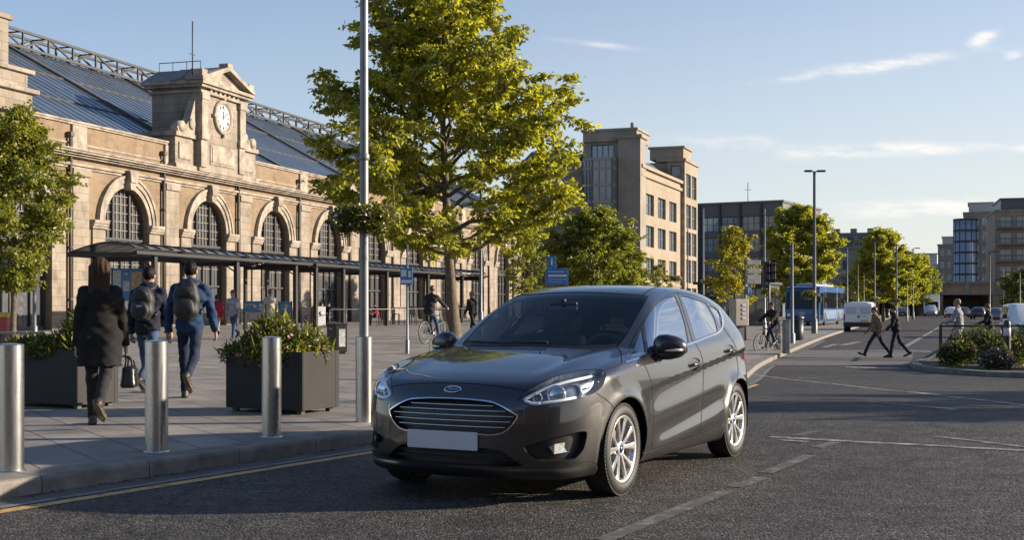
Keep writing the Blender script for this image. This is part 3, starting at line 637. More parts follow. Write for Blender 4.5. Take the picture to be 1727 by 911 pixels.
    # wheels
    def wheel(ax, s_):
        w = empty('wheel', (ax, 0.795 * s_, WR)); w.parent = root
        if s_ < 0: w.rotation_euler = (0, 0, math.pi)
        # tyre profile (radius, across); +y is the outer face
        pr = [(0.212, -0.09), (0.245, -0.098), (0.280, -0.096), (0.302, -0.082), (0.311, -0.062), (0.312, -0.03), (0.312, 0.03), (0.311, 0.062), (0.303, 0.080), (0.285, 0.093), (0.262, 0.099), (0.248, 0.098), (0.236, 0.093), (0.229, 0.086), (0.222, 0.075)]
        t = MB(); t.lathe((0, 0, 0), pr, 64, 'y')
        for k in range(72):      # tread blocks across the shoulder
            for sy in (-1, 1):
                a = 2 * math.pi * k / 72 + (0.02 if sy > 0 else 0)
                ra = Vector((math.cos(a), 0, math.sin(a))); ta = Vector((-math.sin(a), 0, math.cos(a)))
                t.obox(ra * 0.3085 + Vector((0, 0.068 * sy, 0)), ta, Vector((0, 1, 0)), ra, 0.0095, 0.016, 0.0055)
        t.build('tyre', rubber, w)
        rm = MB(); rm.lathe((0, 0, 0), [(0.216, -0.085), (0.206, -0.02), (0.200, 0.045), (0.210, 0.078), (0.226, 0.090), (0.231, 0.085)], 64, 'y')
        for k in range(5):       # five pairs of spokes
            for dk in (-0.17, 0.17):
                a0 = 2 * math.pi * k / 5 + math.pi / 2 + dk * 0.75; a1 = 2 * math.pi * k / 5 + math.pi / 2 + dk * 1.75
                ri = Vector((math.cos(a0), 0, math.sin(a0))) * 0.045; ro = Vector((math.cos(a1), 0, math.sin(a1))) * 0.214
                sd = (ro - ri).cross(Vector((0, 1, 0))).normalized(); vs = []
                for (t_, wd, yo, th) in ((0, 0.015, 0.066, 0.03), (0.45, 0.0150, 0.074, 0.026), (0.85, 0.0215, 0.080, 0.022), (1.0, 0.032, 0.082, 0.02)):
                    c = ri + (ro - ri) * t_
                    vs += [c + sd * wd + Vector((0, yo - 0.007, 0)), c + sd * wd * 0.55 + Vector((0, yo, 0)), c - sd * wd * 0.55 + Vector((0, yo, 0)), c - sd * wd + Vector((0, yo - 0.007, 0)), c - sd * wd * 0.9 + Vector((0, yo - th, 0)), c + sd * wd * 0.9 + Vector((0, yo - th, 0))]
                fs = [(i * 6 + j, i * 6 + (j + 1) % 6, i * 6 + 6 + (j + 1) % 6, i * 6 + 6 + j) for i in range(3) for j in range(6)] + [tuple(range(6)), tuple(range(18, 24))]
                rm.add(vs, fs)
        rm.lathe((0, 0, 0), [(0.062, 0.03), (0.060, 0.062), (0.050, 0.072), (0.034, 0.074), (0.030, 0.070)], 30, 'y')
        rm.build('rim', alloy, w)
        hb = MB(); hb.lathe((0, 0, 0), [(0.030, 0.068), (0.029, 0.074), (0.0, 0.077)], 20, 'y'); hb.build('hub_cap', mat('hub_blue', (0.03, 0.06, 0.13), 0.25, 0.5), w)
        bk = MB(); bk.lathe((0, 0, 0), [(0.0, 0.0), (0.135, 0.0), (0.135, -0.02), (0.0, -0.02)], 32, 'y'); bk.build('brake_disc', mat('brake_steel', (0.22, 0.21, 0.20), 0.45, 0.8), w)
        for k in range(5):
            nb = MB()
            a = 2 * math.pi * k / 5 + math.pi / 2 + math.pi / 5; nb.tube([(0.046 * math.cos(a), 0.058, 0.046 * math.sin(a)), (0.046 * math.cos(a), 0.068, 0.046 * math.sin(a))], 0.008, 8); nb.build('wheel_nut', satin, w)
        return w
    for ax in (AX_F, AX_R):
        for s_ in (1, -1): wheel(ax, s_)
    # wheel wells, floor pan, liner
    for ax in (AX_F, AX_R):
        for s_ in (1, -1):
            m_ = MB(); t = np.linspace(-0.25, math.pi + 0.25, 28); yi, yo = 0.50, 0.895
            vs = [(ax + 0.362 * math.cos(a), y * s_, 0.315 + 0.362 * math.sin(a)) for y in (yi, yo - 0.02) for a in t] + [(ax, yi * s_, 0.315)]
            fs = [(i, i + 1, i + 29, i + 28) for i in range(27)] + [(i, i + 1, 56) for i in range(27)]
            m_.add(vs, fs).build('wheel_liner', gap, root, fix=False)
    m_ = MB(); m_.box(-1.85, 1.85, -0.48, 0.48, 0.155, 0.24); m_.box(-0.86, 0.86, -0.76, 0.76, 0.16, 0.24); m_.build('floor_pan', gap, root)
    V_, N_, T_ = S.part([0, 1, 3, 4, 2, 16, 22, 10]); c = V_[T_].mean(1); T_ = T_[(c[:, 2] > 0.3) & (c[:, 0] < 0.95)]
    u, inv = np.unique(T_, return_inverse=True); T_ = inv.reshape(-1, 3); V_ = V_[u] - N_[u] * 0.022; N_ = N_[u]
    V_, N_, T_ = mirror(V_, N_, T_); mesh_np('headlining', V_, T_, trim, root)
    # cabin
    m_ = MB()
    m_.prism([(0.98, 0.90), (0.98, 0.55), (0.42, 0.55), (0.36, 0.80), (0.40, 0.90), (0.52, 0.955), (0.75, 0.965)], 'y', -0.70, 0.70); m_.build('dashboard', trim, root)
    m_ = MB(); m_.prism([(0.50, 0.93), (0.38, 0.93), (0.36, 0.975), (0.42, 0.995), (0.50, 0.985)], 'y', 0.18, 0.55); m_.build('instrument_hood', trim, root)
    st = MB(); ring = [(0.30 + 0.06 * math.sin(t), 0.36 + 0.185 * math.cos(t), 0.90 + 0.165 * math.sin(t)) for t in np.linspace(0, 2 * math.pi, 33)[:-1]]
    st.tube(ring, 0.016, 8, closed=True); st.bar((0.30, 0.19, 0.90), (0.30, 0.53, 0.90), 0.04, 0.02); st.bar((0.30, 0.36, 0.90), (0.24, 0.36, 0.75), 0.04, 0.02); st.bar((0.32, 0.36, 0.90), (0.5, 0.36, 0.86), 0.06); st.build('steering_wheel', trim, root)
    def seat(y, w, x, full=True):
        m_ = MB(); bm = bmesh.new()
        def blk(x0, x1, y0, y1, z0, z1, b_, tilt=0.0, piv=(0, 0)):
            q = MB(); q.box(x0, x1, y0, y1, z0, z1, b_); vs = []
            for v in q.v:
                dz = v[2] - piv[1]; dx = v[0] - piv[0]; vs.append((piv[0] + dx * math.cos(tilt) - dz * math.sin(tilt), v[1], piv[1] + dz * math.cos(tilt) + dx * math.sin(tilt)))
            m_.add(vs, q.f, True)
        blk(x - 0.05, x + 0.50, y - w, y + w, 0.42, 0.58, 0.06)
        blk(x - 0.07, x + 0.07, y - w, y + w, 0.50, 1.08, 0.06, 0.25, (x, 0.5))
        if full: blk(x - 0.06, x + 0.05, y - 0.13, y + 0.13, 1.115, 1.315, 0.05, 0.18, (x - 0.02, 0.6))
        m_.tube([(x - 0.155, y - 0.06, 1.0), (x - 0.165, y - 0.06, 1.16)], 0.007); m_.tube([(x - 0.155, y + 0.06, 1.0), (x - 0.165, y + 0.06, 1.16)], 0.007)
        m_.build('seat', trim, root); bm.free()
    seat(0.36, 0.24, -0.22); seat(-0.36, 0.24, -0.22); seat(0.36, 0.27, -1.0); seat(-0.36, 0.27, -1.0)
    m_ = MB(); m_.box(0.285, 0.325, -0.13, 0.11, 1.245, 1.315, 0.015); m_.tube([(0.31, -0.01, 1.31), (0.30, -0.01, 1.335)], 0.02); m_.build('interior_mirror', trim, root)
    return root
CAR = build_car()
# ============================================================ GROUND
def asphalt():
    m = bpy.data.materials.new('asphalt'); m.use_nodes = True; nt = m.node_tree; b = nt.nodes['Principled BSDF']; N = nt.nodes.new; L = nt.links.new
    tc = N('ShaderNodeTexCoord')
    def noise(sc, det, ro=0.6):
        n = N('ShaderNodeTexNoise'); n.inputs['Scale'].default_value = sc; n.inputs['Detail'].default_value = det; n.inputs['Roughness'].default_value = ro
        L(tc.outputs['Object'], n.inputs['Vector']); return n
    big = noise(0.30, 6); mid = noise(2.6, 6, 0.7); fine = noise(42, 4, 0.75)
    vor = N('ShaderNodeTexVoronoi'); vor.inputs['Scale'].default_value = 62; L(tc.outputs['Object'], vor.inputs['Vector'])
    sp = N('ShaderNodeSeparateColor'); L(vor.outputs['Color'], sp.inputs[0])
    def ramp(src, p0, c0, p1, c1):
        r = N('ShaderNodeValToRGB'); r.color_ramp.elements[0].position = p0; r.color_ramp.elements[0].color = (*c0, 1); r.color_ramp.elements[1].position = p1; r.color_ramp.elements[1].color = (*c1, 1); L(src, r.inputs[0]); return r.outputs[0]
    def mul(a, b_):
        q = N('ShaderNodeMixRGB'); q.blend_type = 'MULTIPLY'; q.inputs[0].default_value = 1; L(a, q.inputs[1]); L(b_, q.inputs[2]); return q.outputs[0]
    base = ramp(big.outputs['Fac'], 0.30, (0.042, 0.042, 0.044), 0.72, (0.064, 0.062, 0.060))
    base = mul(base, ramp(mid.outputs['Fac'], 0.35, (0.62, 0.62, 0.63), 0.66, (1.25, 1.23, 1.20)))
    stones = ramp(sp.outputs[0], 0.30, (0.55, 0.55, 0.56), 0.97, (2.5, 2.35, 2.15))          # single chippings
    col = mul(mul(base, stones), ramp(fine.outputs['Fac'], 0.35, (0.62, 0.62, 0.62), 0.66, (1.4, 1.38, 1.35)))
    # sealed cracks and repairs
    wv = N('ShaderNodeTexVoronoi'); wv.feature = 'DISTANCE_TO_EDGE'; wv.inputs['Scale'].default_value = 0.16; dm = N('ShaderNodeVectorMath'); dm.operation = 'ADD'; dn = noise(0.9, 4); L(tc.outputs['Object'], dm.inputs[0]); sc_ = N('ShaderNodeVectorMath'); sc_.operation = 'SCALE'; sc_.inputs['Scale'].default_value = 1.1; L(dn.outputs['Color'], sc_.inputs[0]); L(sc_.outputs[0], dm.inputs[1]); L(dm.outputs[0], wv.inputs['Vector'])
    col = mul(col, ramp(wv.outputs['Distance'], 0.0022, (0.45, 0.45, 0.46), 0.0042, (1, 1, 1)))
    L(col, b.inputs['Base Color']); b.inputs['Roughness'].default_value = 0.70; b.inputs['Specular IOR Level'].default_value = 0.22
    bp = N('ShaderNodeBump'); bp.inputs['Strength'].default_value = 0.85; bp.inputs['Distance'].default_value = 0.010
    ad = N('ShaderNodeMath'); ad.operation = 'MULTIPLY_ADD'; L(vor.outputs['Distance'], ad.inputs[0]); ad.inputs[1].default_value = -1.2; L(fine.outputs['Fac'], ad.inputs[2]); L(ad.outputs[0], bp.inputs['Height']); L(bp.outputs[0], b.inputs['Normal'])
    MATS['asphalt'] = m; return m
def brick_mat(name, c1, c2, mortar, bw, bh, msize=0.012, rot=0.0, rough=0.75, off=0.5, bump=0.25, var=0.25, vsc=0.6, plane='xy', stain=0.0):
    m = bpy.data.materials.new(name); m.use_nodes = True; nt = m.node_tree; b = nt.nodes['Principled BSDF']; N = nt.nodes.new; L = nt.links.new
    tc = N('ShaderNodeTexCoord'); mp = N('ShaderNodeMapping'); L(tc.outputs['Object'], mp.inputs[0])
    mp.inputs['Rotation'].default_value = (0, 0, rot) if plane == 'xy' else (R(-90), 0, 0)
    br = N('ShaderNodeTexBrick'); L(mp.outputs[0], br.inputs['Vector']); br.offset = off
    br.inputs['Color1'].default_value = (*c1, 1); br.inputs['Color2'].default_value = (*c2, 1); br.inputs['Mortar'].default_value = (*mortar, 1)
    br.inputs['Scale'].default_value = 1.0; br.inputs['Brick Width'].default_value = bw; br.inputs['Row Height'].default_value = bh; br.inputs['Mortar Size'].default_value = msize; br.inputs['Mortar Smooth'].default_value = 0.1
    n = N('ShaderNodeTexNoise'); n.inputs['Scale'].default_value = vsc; n.inputs['Detail'].default_value = 7; n.inputs['Roughness'].default_value = 0.65; L(tc.outputs['Object'], n.inputs['Vector'])
    cr = N('ShaderNodeValToRGB'); cr.color_ramp.elements[0].position = 0.33; cr.color_ramp.elements[0].color = (1 - var,) * 3 + (1,); cr.color_ramp.elements[1].position = 0.68; cr.color_ramp.elements[1].color = (1 + var * 0.5,) * 3 + (1,)
    L(n.outputs['Fac'], cr.inputs[0]); mu = N('ShaderNodeMixRGB'); mu.blend_type = 'MULTIPLY'; mu.inputs[0].default_value = 1; L(br.outputs['Color'], mu.inputs[1]); L(cr.outputs[0], mu.inputs[2])
    last = mu.outputs[0]
    if stain:
        n2 = N('ShaderNodeTexNoise'); n2.inputs['Scale'].default_value = 1.4; n2.inputs['Detail'].default_value = 8; n2.inputs['Roughness'].default_value = 0.7
        mp2 = N('ShaderNodeMapping'); mp2.inputs['Scale'].default_value = (1, 1, 0.35); L(tc.outputs['Object'], mp2.inputs[0]); L(mp2.outputs[0], n2.inputs['Vector'])
        c3 = N('ShaderNodeValToRGB'); c3.color_ramp.elements[0].position = 0.52; c3.color_ramp.elements[0].color = (1, 1, 1, 1); c3.color_ramp.elements[1].position = 0.72; c3.color_ramp.elements[1].color = (1 - stain, 1 - stain, 1 - stain * 0.95, 1)
        L(n2.outputs['Fac'], c3.inputs[0]); m3 = N('ShaderNodeMixRGB'); m3.blend_type = 'MULTIPLY'; m3.inputs[0].default_value = 1; L(last, m3.inputs[1]); L(c3.outputs[0], m3.inputs[2]); last = m3.outputs[0]
    L(last, b.inputs['Base Color']); b.inputs['Roughness'].default_value = rough; b.inputs['Specular IOR Level'].default_value = 0.3
    bp = N('ShaderNodeBump'); bp.inputs['Strength'].default_value = bump; bp.inputs['Distance'].default_value = 0.01
    n3 = N('ShaderNodeTexNoise'); n3.inputs['Scale'].default_value = 35; n3.inputs['Detail'].default_value = 4; L(tc.outputs['Object'], n3.inputs['Vector'])
    sb = N('ShaderNodeMath'); sb.operation = 'SUBTRACT'; L(n3.outputs['Fac'], sb.inputs[0]); L(br.outputs['Fac'], sb.inputs[1])
    L(sb.outputs[0], bp.inputs['Height']); L(bp.outputs[0], b.inputs['Normal']); MATS[name] = m; return m

def sheet(name, xs_fn, ys, off, m):
    """A sheet that follows the ground: rows at ys, columns from xs_fn(y)."""
    rows = [list(xs_fn(y)) for y in ys]; n = len(rows[0]); V = []
    for y, xs in zip(ys, rows):
        for x in xs: V.append((x, y, float(gz(x, y)) + off))
    F = [(i * n + j, i * n + j + 1, (i + 1) * n + j + 1, (i + 1) * n + j) for i in range(len(ys) - 1) for j in range(n - 1)]
    return mesh_np(name, V, F, m, None, True)
yy_ = list(np.arange(-30, 62, 1.0)) + list(np.arange(62, 140, 2.0)) + list(np.geomspace(140, 4500, 30))
pos_ = list(np.arange(0, 46, 1.0)) + list(np.arange(46, 90, 2.0)) + list(np.geomspace(90, 4500, 26))
xx_ = [-p for p in pos_[:0:-1]] + pos_
tag(sheet('road', lambda y: xx_, yy_, 0.0, asphalt()), kind='structure')

KERB = lut([(-30, -23.5), (4, -6.05), (8.33, -3.39), (11.76, -1.28), (15, 0.55), (20, 2.75), (27, 4.9), (34, 6.7), (45, 10.0), (69, 17.5), (110, 31.2), (163, 49), (300, 95)], 4000)
def kdir(y):
    d = Vector((float(KERB(y + 0.05) - KERB(y - 0.05)), 0.1, 0)).normalized(); return d, Vector((d.y, -d.x, 0))
pave = brick_mat('paving_slabs', (0.295, 0.266, 0.234), (0.235, 0.214, 0.190), (0.105, 0.096, 0.086), 0.92, 0.46, 0.010, R(58.4), 0.66, 0.5, 0.3, 0.42, 1.1, 'xy', 0.22)
def pav_x(y):
    k = float(KERB(y)); d, n = kdir(y); e = k - 0.30 / max(n.x, 0.3)
    return [-320, -200, -140, -100, -75, -60] + [e - t for t in (50, 40, 32, 26, 21, 17, 14, 11, 9, 7, 5.5, 4, 3, 2, 1, 0.5, 0)] if e - 50 > -60 else [-320, -260, -200, -150, -110, -90] + [e - t for t in (50, 40, 32, 26, 21, 17, 14, 11, 9, 7, 5.5, 4, 3, 2, 1, 0.5, 0)]
tag(sheet('plaza_paving', pav_x, list(np.arange(-12, 80, 0.8)) + list(np.arange(80, 300, 4.0)), PAVE, pave), kind='structure')
# kerb stones
stone = mat('kerb_stone', (0.175, 0.158, 0.138), 0.8, var=0.35, vscale=5, bump=0.25, bscale=60)
kb = MB(); y = -8.0
while y < 290:
    L_ = 0.95 if y < 60 else 4.0
    d, n = kdir(y); y1 = y + L_ * d.y
    a = Vector((float(KERB(y)), y, 0)); b = Vector((float(KERB(y1)), y1, 0)); t = (b - a).normalized(); n = Vector((t.y, -t.x, 0)); g = 0.004 if y < 60 else 0.0
    za, zb = float(gz(a.x, a.y)), float(gz(b.x, b.y)); prof = [(0.0, -0.08), (-0.004, 0.092), (-0.012, 0.112), (-0.028, 0.122), (-0.31, 0.1225), (-0.31, -0.08)]
    vs = [a + t * g + n * p[0] + Vector((0, 0, za + p[1])) for p in prof] + [b - t * g + n * p[0] + Vector((0, 0, zb + p[1])) for p in prof]
    kb.add(vs, [(i, i + 1, i + 7, i + 6) for i in range(5)] + [(0, 5, 4, 3, 2, 1), (6, 7, 8, 9, 10, 11)]); y = y1
tag(kb.build('kerb', stone), kind='structure')
def strip(name, o0, o1, y0, y1, z, m, step=0.5):
    V = []; ys = np.arange(y0, y1 + step, step)
    for y in ys:
        d, n = kdir(y)
        for o in (o0, o1):
            p = Vector((float(KERB(y)), y, 0)) + n * o; V.append((p.x, p.y, float(gz(p.x, p.y)) + z))
    return mesh_np(name, V, [(2 * i, 2 * i + 1, 2 * i + 3, 2 * i + 2) for i in range(len(ys) - 1)], m)
def worn(name, col, amount, sc=9.0, rough=0.7):
    """Road paint with worn-through holes that let the asphalt show."""
    m = bpy.data.materials.new(name); m.use_nodes = True; nt = m.node_tree; b = nt.nodes['Principled BSDF']; N = nt.nodes.new; L = nt.links.new
    b.inputs['Roughness'].default_value = rough; tc = N('ShaderNodeTexCoord'); n = N('ShaderNodeTexNoise'); n.inputs['Scale'].default_value = sc; n.inputs['Detail'].default_value = 9; n.inputs['Roughness'].default_value = 0.75
    L(tc.outputs['Object'], n.inputs['Vector']); cr = N('ShaderNodeValToRGB'); cr.color_ramp.elements[0].position = amount - 0.07; cr.color_ramp.elements[1].position = amount + 0.10
    cr.color_ramp.elements[0].color = (0.055, 0.053, 0.051, 1); cr.color_ramp.elements[1].color = (*col, 1); L(n.outputs['Fac'], cr.inputs[0]); L(cr.outputs[0], b.inputs['Base Color'])
    bp = N('ShaderNodeBump'); bp.inputs['Strength'].default_value = 0.5; bp.inputs['Distance'].default_value = 0.006; n2 = N('ShaderNodeTexNoise'); n2.inputs['Scale'].default_value = 70; L(tc.outputs['Object'], n2.inputs['Vector']); L(n2.outputs['Fac'], bp.inputs['Height']); L(bp.outputs[0], b.inputs['Normal'])
    MATS[name] = m; return m
gut = mat('gutter_concrete', (0.085, 0.085, 0.085), 0.8, var=0.4, vscale=3.5, bump=0.3, bscale=70)
tag(strip('gutter', -0.001, 0.235, -6, 60, 0.004, gut), kind='structure')
tag(strip('channel_line', 0.24, 0.325, -6, 60, 0.004, worn('channel_paint', (0.17, 0.17, 0.17), 0.42, 6)), kind='structure')
tag(strip('yellow_line', 0.375, 0.490, -6, 26, 0.004, worn('yellow_paint', (0.50, 0.32, 0.10), 0.40, 7)), kind='structure')
wpaint = worn('white_paint', (0.40, 0.39, 0.375), 0.515, 5); wfaint = worn('faint_paint', (0.20, 0.19, 0.176), 0.55, 7)
def marking(name, px, width, m, z=0.004):
    """A painted line through photo-pixel ground points, width in metres."""
    p = [P(*q) for q in px]; pts = []
    for i in range(len(p) - 1):
        n = max(2, int((p[i + 1] - p[i]).length / 0.6) + 1)
        pts += [p[i].lerp(p[i + 1], k / n) for k in range(n)]
    pts.append(p[-1]); V = []
    for i, q in enumerate(pts):
        t = pts[min(i + 1, len(pts) - 1)] - pts[max(i - 1, 0)]; t.z = 0; t.normalize(); s = Vector((t.y, -t.x, 0)) * width / 2
        for e in (q - s, q + s): V.append((e.x, e.y, float(gz(e.x, e.y)) + z))
    return tag(mesh_np(name, V, [(2 * i, 2 * i + 1, 2 * i + 3, 2 * i + 2) for i in range(len(pts) - 1)], m), kind='structure')
def rr(pts): return tr(2.3755, 1000, 580, pts)
for seg in ([(40, 790), (535, 592)], [(565, 577), (680, 537)], [(690, 520), (868, 449)], [(895, 418), (975, 396)], [(812, 369), (905, 351)]): marking('lane_dash', rr(seg), 0.115, wfaint)
for seg, w, m in (([(705, 375), (1040, 394), (1385, 412), (1727, 430), (2100, 452)], 0.14, wpaint), ([(745, 388), (865, 395)], 0.10, wpaint), ([(1375, 373), (1727, 415), (1900, 436)], 0.10, wpaint),
                  ([(1090, 232), (1290, 250), (1470, 265)], 0.12, wpaint), ([(1470, 265), (1385, 268)], 0.12, wpaint), ([(630, 122), (960, 161), (1385, 208), (1727, 248), (2000, 280)], 0.13, wpaint), ([(820, 138), (915, 140)], 0.12, wpaint),
                  ([(1270, 192), (1390, 207)], 0.12, wpaint), ([(745, 196), (860, 200)], 0.12, wfaint), ([(650, 182), (690, 183)], 0.12, wfaint)): marking('road_line', rr(seg), w, m, 0.005)
marking('road_line', [(1522, 588.5), (1602, 542), (1625, 531)], 0.22, wpaint, 0.02)
for seg in ([(1340, 596), (1376, 584)], [(1300, 611), (1325, 603)]): marking('road_line', seg, 0.12, wfaint, 0.008)
# pale paved crossing between the plaza corner and the planted island
cross = mat('crossing_slabs', (0.105, 0.097, 0.088), 0.8, var=0.3, vscale=2.0, bump=0.2, bscale=40)
def ground_poly(name, pts, off, m, n=14):
    """Four-sided patch that follows the ground."""
    a, b, c, d = [Vector(p) for p in pts]; V = []
    for i in range(n + 1):
        for j in range(n + 1):
            p = a.lerp(b, j / n).lerp(d.lerp(c, j / n), i / n); V.append((p.x, p.y, float(gz(p.x, p.y)) + off))
    return mesh_np(name, V, [(i * (n + 1) + j, i * (n + 1) + j + 1, (i + 1) * (n + 1) + j + 1, (i + 1) * (n + 1) + j) for i in range(n) for j in range(n)], m)
c0, c1, c2, c3 = P(1266, 617), P(1538, 617), P(1540, 591), P(1300, 591)
tag(ground_poly('crossing', [c0, c1, c2, c3], 0.006, cross), kind='structure')
for (xa, ya, xb, yb, dx, dy) in ((1384, 586.5, 1404, 581, 12, 0), (1413, 583, 1440, 577, 16, 0), (1538, 591.5, 1571, 592.5, 0, 2.6), (1440, 602, 1464, 600.5, 12, 0), (1425, 619.0, 1478, 620.2, 0, 2.0), (1360, 575, 1384, 569, 10, 0)):
    a, b = P(xa, ya), P(xb, yb); c, d = P(xb + dx, yb + dy), P(xa + dx, ya + dy)
    tag(ground_poly('road_patch', [a, b, c, d], 0.010, wpaint, 3), kind='structure')
# the planted island on the right
ISL = [(12.35, 37.4), (11.3, 35.6), (10.85, 34.3), (10.55, 32.6), (10.75, 31.2), (11.25, 30.0), (12.1, 29.0), (13.5, 28.2), (18, 27.2), (34, 27.0), (34, 52), (18.2, 52)]
ip = crv(ISL[:9], 4) + ISL[9:]; n_ = len(ip); V = []
cxx = sum(p[0] for p in ip) / n_; cyy = sum(p[1] for p in ip) / n_
def inset(p, d):
    v = Vector((cxx - p[0], cyy - p[1])).normalized() * d; return (p[0] + v.x, p[1] + v.y)
rings = [(0.0, -0.05), (0.004, 0.095), (0.02, 0.118), (0.26, 0.12)]
for d, z in rings: V += [(*(q := inset(p, d)), float(gz(*p)) + z) for p in ip]
F = [(r * n_ + i, r * n_ + (i + 1) % n_, (r + 1) * n_ + (i + 1) % n_, (r + 1) * n_ + i) for r in range(3) for i in range(n_)]
tag(mesh_np('island_kerb', V, F, stone), kind='structure')
soil = mat('soil', (0.045, 0.034, 0.024), 0.95, var=0.4, vscale=4)
tag(mesh_np('island_soil', [(*inset(p, 0.25), float(gz(*p)) + 0.10) for p in ip], [tuple(range(n_))], soil), kind='structure')
# leaf litter along the kerb
lv = MB(); rnd = random.Random(3)
for _ in range(520):
    y = rnd.uniform(5.5, 14); d, n = kdir(y); o = abs(rnd.gauss(0, 0.05)) + 0.006; c = Vector((float(KERB(y)), y, 0.007)) + n * o; a = rnd.uniform(0, 6.3); s = rnd.uniform(0.006, 0.017)
    u = Vector((math.cos(a), math.sin(a), rnd.uniform(-0.2, 0.5))) * s; w = Vector((-math.sin(a), math.cos(a), rnd.uniform(0, 0.5))) * s * 0.6
    lv.quad(c - u - w, c + u - w, c + u + w, c - u + w)
tag(lv.build('leaf_litter', mat('dry_leaf', (0.26, 0.17, 0.06), 0.8, var=0.5, vscale=30)), kind='stuff')
# ============================================================ THE STATION
u_st = 72.8
brick = brick_mat('station_brick', (0.245, 0.178, 0.114), (0.205, 0.146, 0.092), (0.19, 0.155, 0.118), 0.46, 0.16, 0.010, 0, 0.85, 0.5, 0.3, 0.22, 0.5, 'xz', 0.45)
ashlar = brick_mat('station_stone', (0.290, 0.248, 0.200), (0.235, 0.200, 0.160), (0.145, 0.122, 0.096), 0.95, 0.42, 0.012, 0, 0.85, 0.5, 0.35, 0.25, 0.8, 'xz', 0.58)
trimst = mat('station_trim', (0.290, 0.248, 0.200), 0.85, var=0.5, vscale=1.6, bump=0.3, bscale=18)
frame_d = mat('window_frame_dark', (0.035, 0.036, 0.04), 0.5); frame_p = mat('window_bar_pale', (0.20, 0.17, 0.14), 0.6)
def dark_glass(name, c=(0.022, 0.026, 0.032), rough=0.06, wav=0.10, sc=1.3):
    m = mat(name, c, rough, 0.0, spec=1.0); nt = m.node_tree; b = nt.nodes['Principled BSDF']; N = nt.nodes.new; L = nt.links.new
    tc = N('ShaderNodeTexCoord'); n = N('ShaderNodeTexNoise'); n.inputs['Scale'].default_value = sc; n.inputs['Detail'].default_value = 2; L(tc.outputs['Object'], n.inputs['Vector'])
    bp = N('ShaderNodeBump'); bp.inputs['Strength'].default_value = wav; bp.inputs['Distance'].default_value = 0.2; L(n.outputs['Fac'], bp.inputs['Height']); L(bp.outputs[0], b.inputs['Normal']); return m
stg = dark_glass('station_glass', (0.075, 0.080, 0.086), 0.06, 0.35, 1.1)
roofg = mat('roof_glazing', (0.078, 0.110, 0.155), 0.20, 0.25, var=0.35, vscale=0.45); roofb = mat('roof_bar', (0.10, 0.085, 0.07), 0.5); iron = mat('roof_iron', (0.028, 0.027, 0.027), 0.6, var=0.3)
lead = mat('lead_roof', (0.085, 0.095, 0.11), 0.5, var=0.3, vscale=2)
ST = empty('railway_station', (-40, 0, 0), R(u_st), 'long sandstone station building with arched windows, glazed roof and clock tower', 'station')
X0, X1, ZC = 44.0, 146.0, 8.42
bays = [68 + 8 * k for k in range(-3, 10)]
OR, SPR = 1.93, 5.40
def arch_pts(cx, r, n=18, spr=SPR): return [(cx - r * math.cos(math.pi * i / n), spr + r * math.sin(math.pi * i / n)) for i in range(n + 1)]
w = MB()
for c in bays:
    a = arch_pts(c, OR); zb = -0.6
    for x0, x1 in ((c - 4, c - OR), (c + OR, c + 4)): w.add([(x0, 0, zb), (x1, 0, zb), (x1, 0, SPR), (x0, 0, SPR)], [(0, 1, 2, 3)])
    top = [(c - 4 + 8 * i / 18, ZC) for i in range(19)]; mid = [(c - 4, SPR)] + a + [(c + 4, SPR)]
    vs = [(c - 4, 0, SPR)] + [(p[0], 0, p[1]) for p in a] + [(c + 4, 0, SPR)] + [(c - 4, 0, ZC)] + [(p[0], 0, ZC) for p in top] + [(c + 4, 0, ZC)]
    w.add(vs, [(i, i + 1, i + 22, i + 21) for i in range(20)])
    out = [(c - OR, zb)] + a + [(c + OR, zb)]
    w.add([(p[0], 0, p[1]) for p in out] + [(p[0], 0.5, p[1]) for p in out], [(i, i + 1, i + 22, i + 21) for i in range(20)])
w.box(X0 - 4, X1, 0.0, 0.5, 8.80, 10.0); w.box(X0 - 4, X1, 0.01, 0.5, ZC - 0.02, 8.44)
w.build('wall', brick, ST, fix=False)
# body of the building behind the glass (keeps it opaque)
bd = MB(); bd.box(X0, X1, 0.55, 27.5, -0.5, 9.7); bd.box(X0, X0 + 0.3, 0.5, 28, -0.5, 10.0); bd.box(X1 - 0.3, X1, 0.5, 28, -0.5, 10.0); bd.build('hall', mat('hall_dark', (0.03, 0.028, 0.026), 0.9), ST)
tr_ = MB()
for i, c in enumerate(bays):
    for r0, r1, y in ((OR + 0.0, OR + 0.26, -0.10), (OR + 0.26, OR + 0.50, -0.17), (OR + 0.50, OR + 0.64, -0.23)):
        p0, p1 = arch_pts(c, r0 + 0.001), arch_pts(c, r1)
        n = len(p0); vs = [(p[0], y, p[1]) for p in p0] + [(p[0], y, p[1]) for p in p1] + [(p[0], 0.01, p[1]) for p in p0] + [(p[0], 0.01, p[1]) for p in p1]
        fs = [(k, k + 1, k + 1 + n, k + n) for k in range(n - 1)] + [(k, k + 1, k + 1 + 2 * n, k + 2 * n) for k in range(n - 1)] + [(k + n, k + 1 + n, k + 1 + 3 * n, k + 3 * n) for k in range(n - 1)]
        tr_.add(vs, fs)
    tr_.prism([(c - 0.20, 7.22), (c + 0.20, 7.22), (c + 0.32, 8.20), (c - 0.32, 8.20)], 'y', -0.42, 0.0)
    tr_.prism([(c - 0.26, 7.60), (c + 0.26, 7.60), (c + 0.36, 8.16), (c - 0.36, 8.16)], 'y', -0.50, -0.40)
    for s in (-1, 1):
        xa, xb = sorted((c + s * (OR - 0.06), c + s * 3.1)); tr_.box(xa, xb, -0.28, 0.01, 5.22, 5.34); tr_.box(xa, xb, -0.34, 0.01, 5.34, 5.52, 0.03); tr_.box(xa, xb, -0.22, 0.01, 5.10, 5.22)
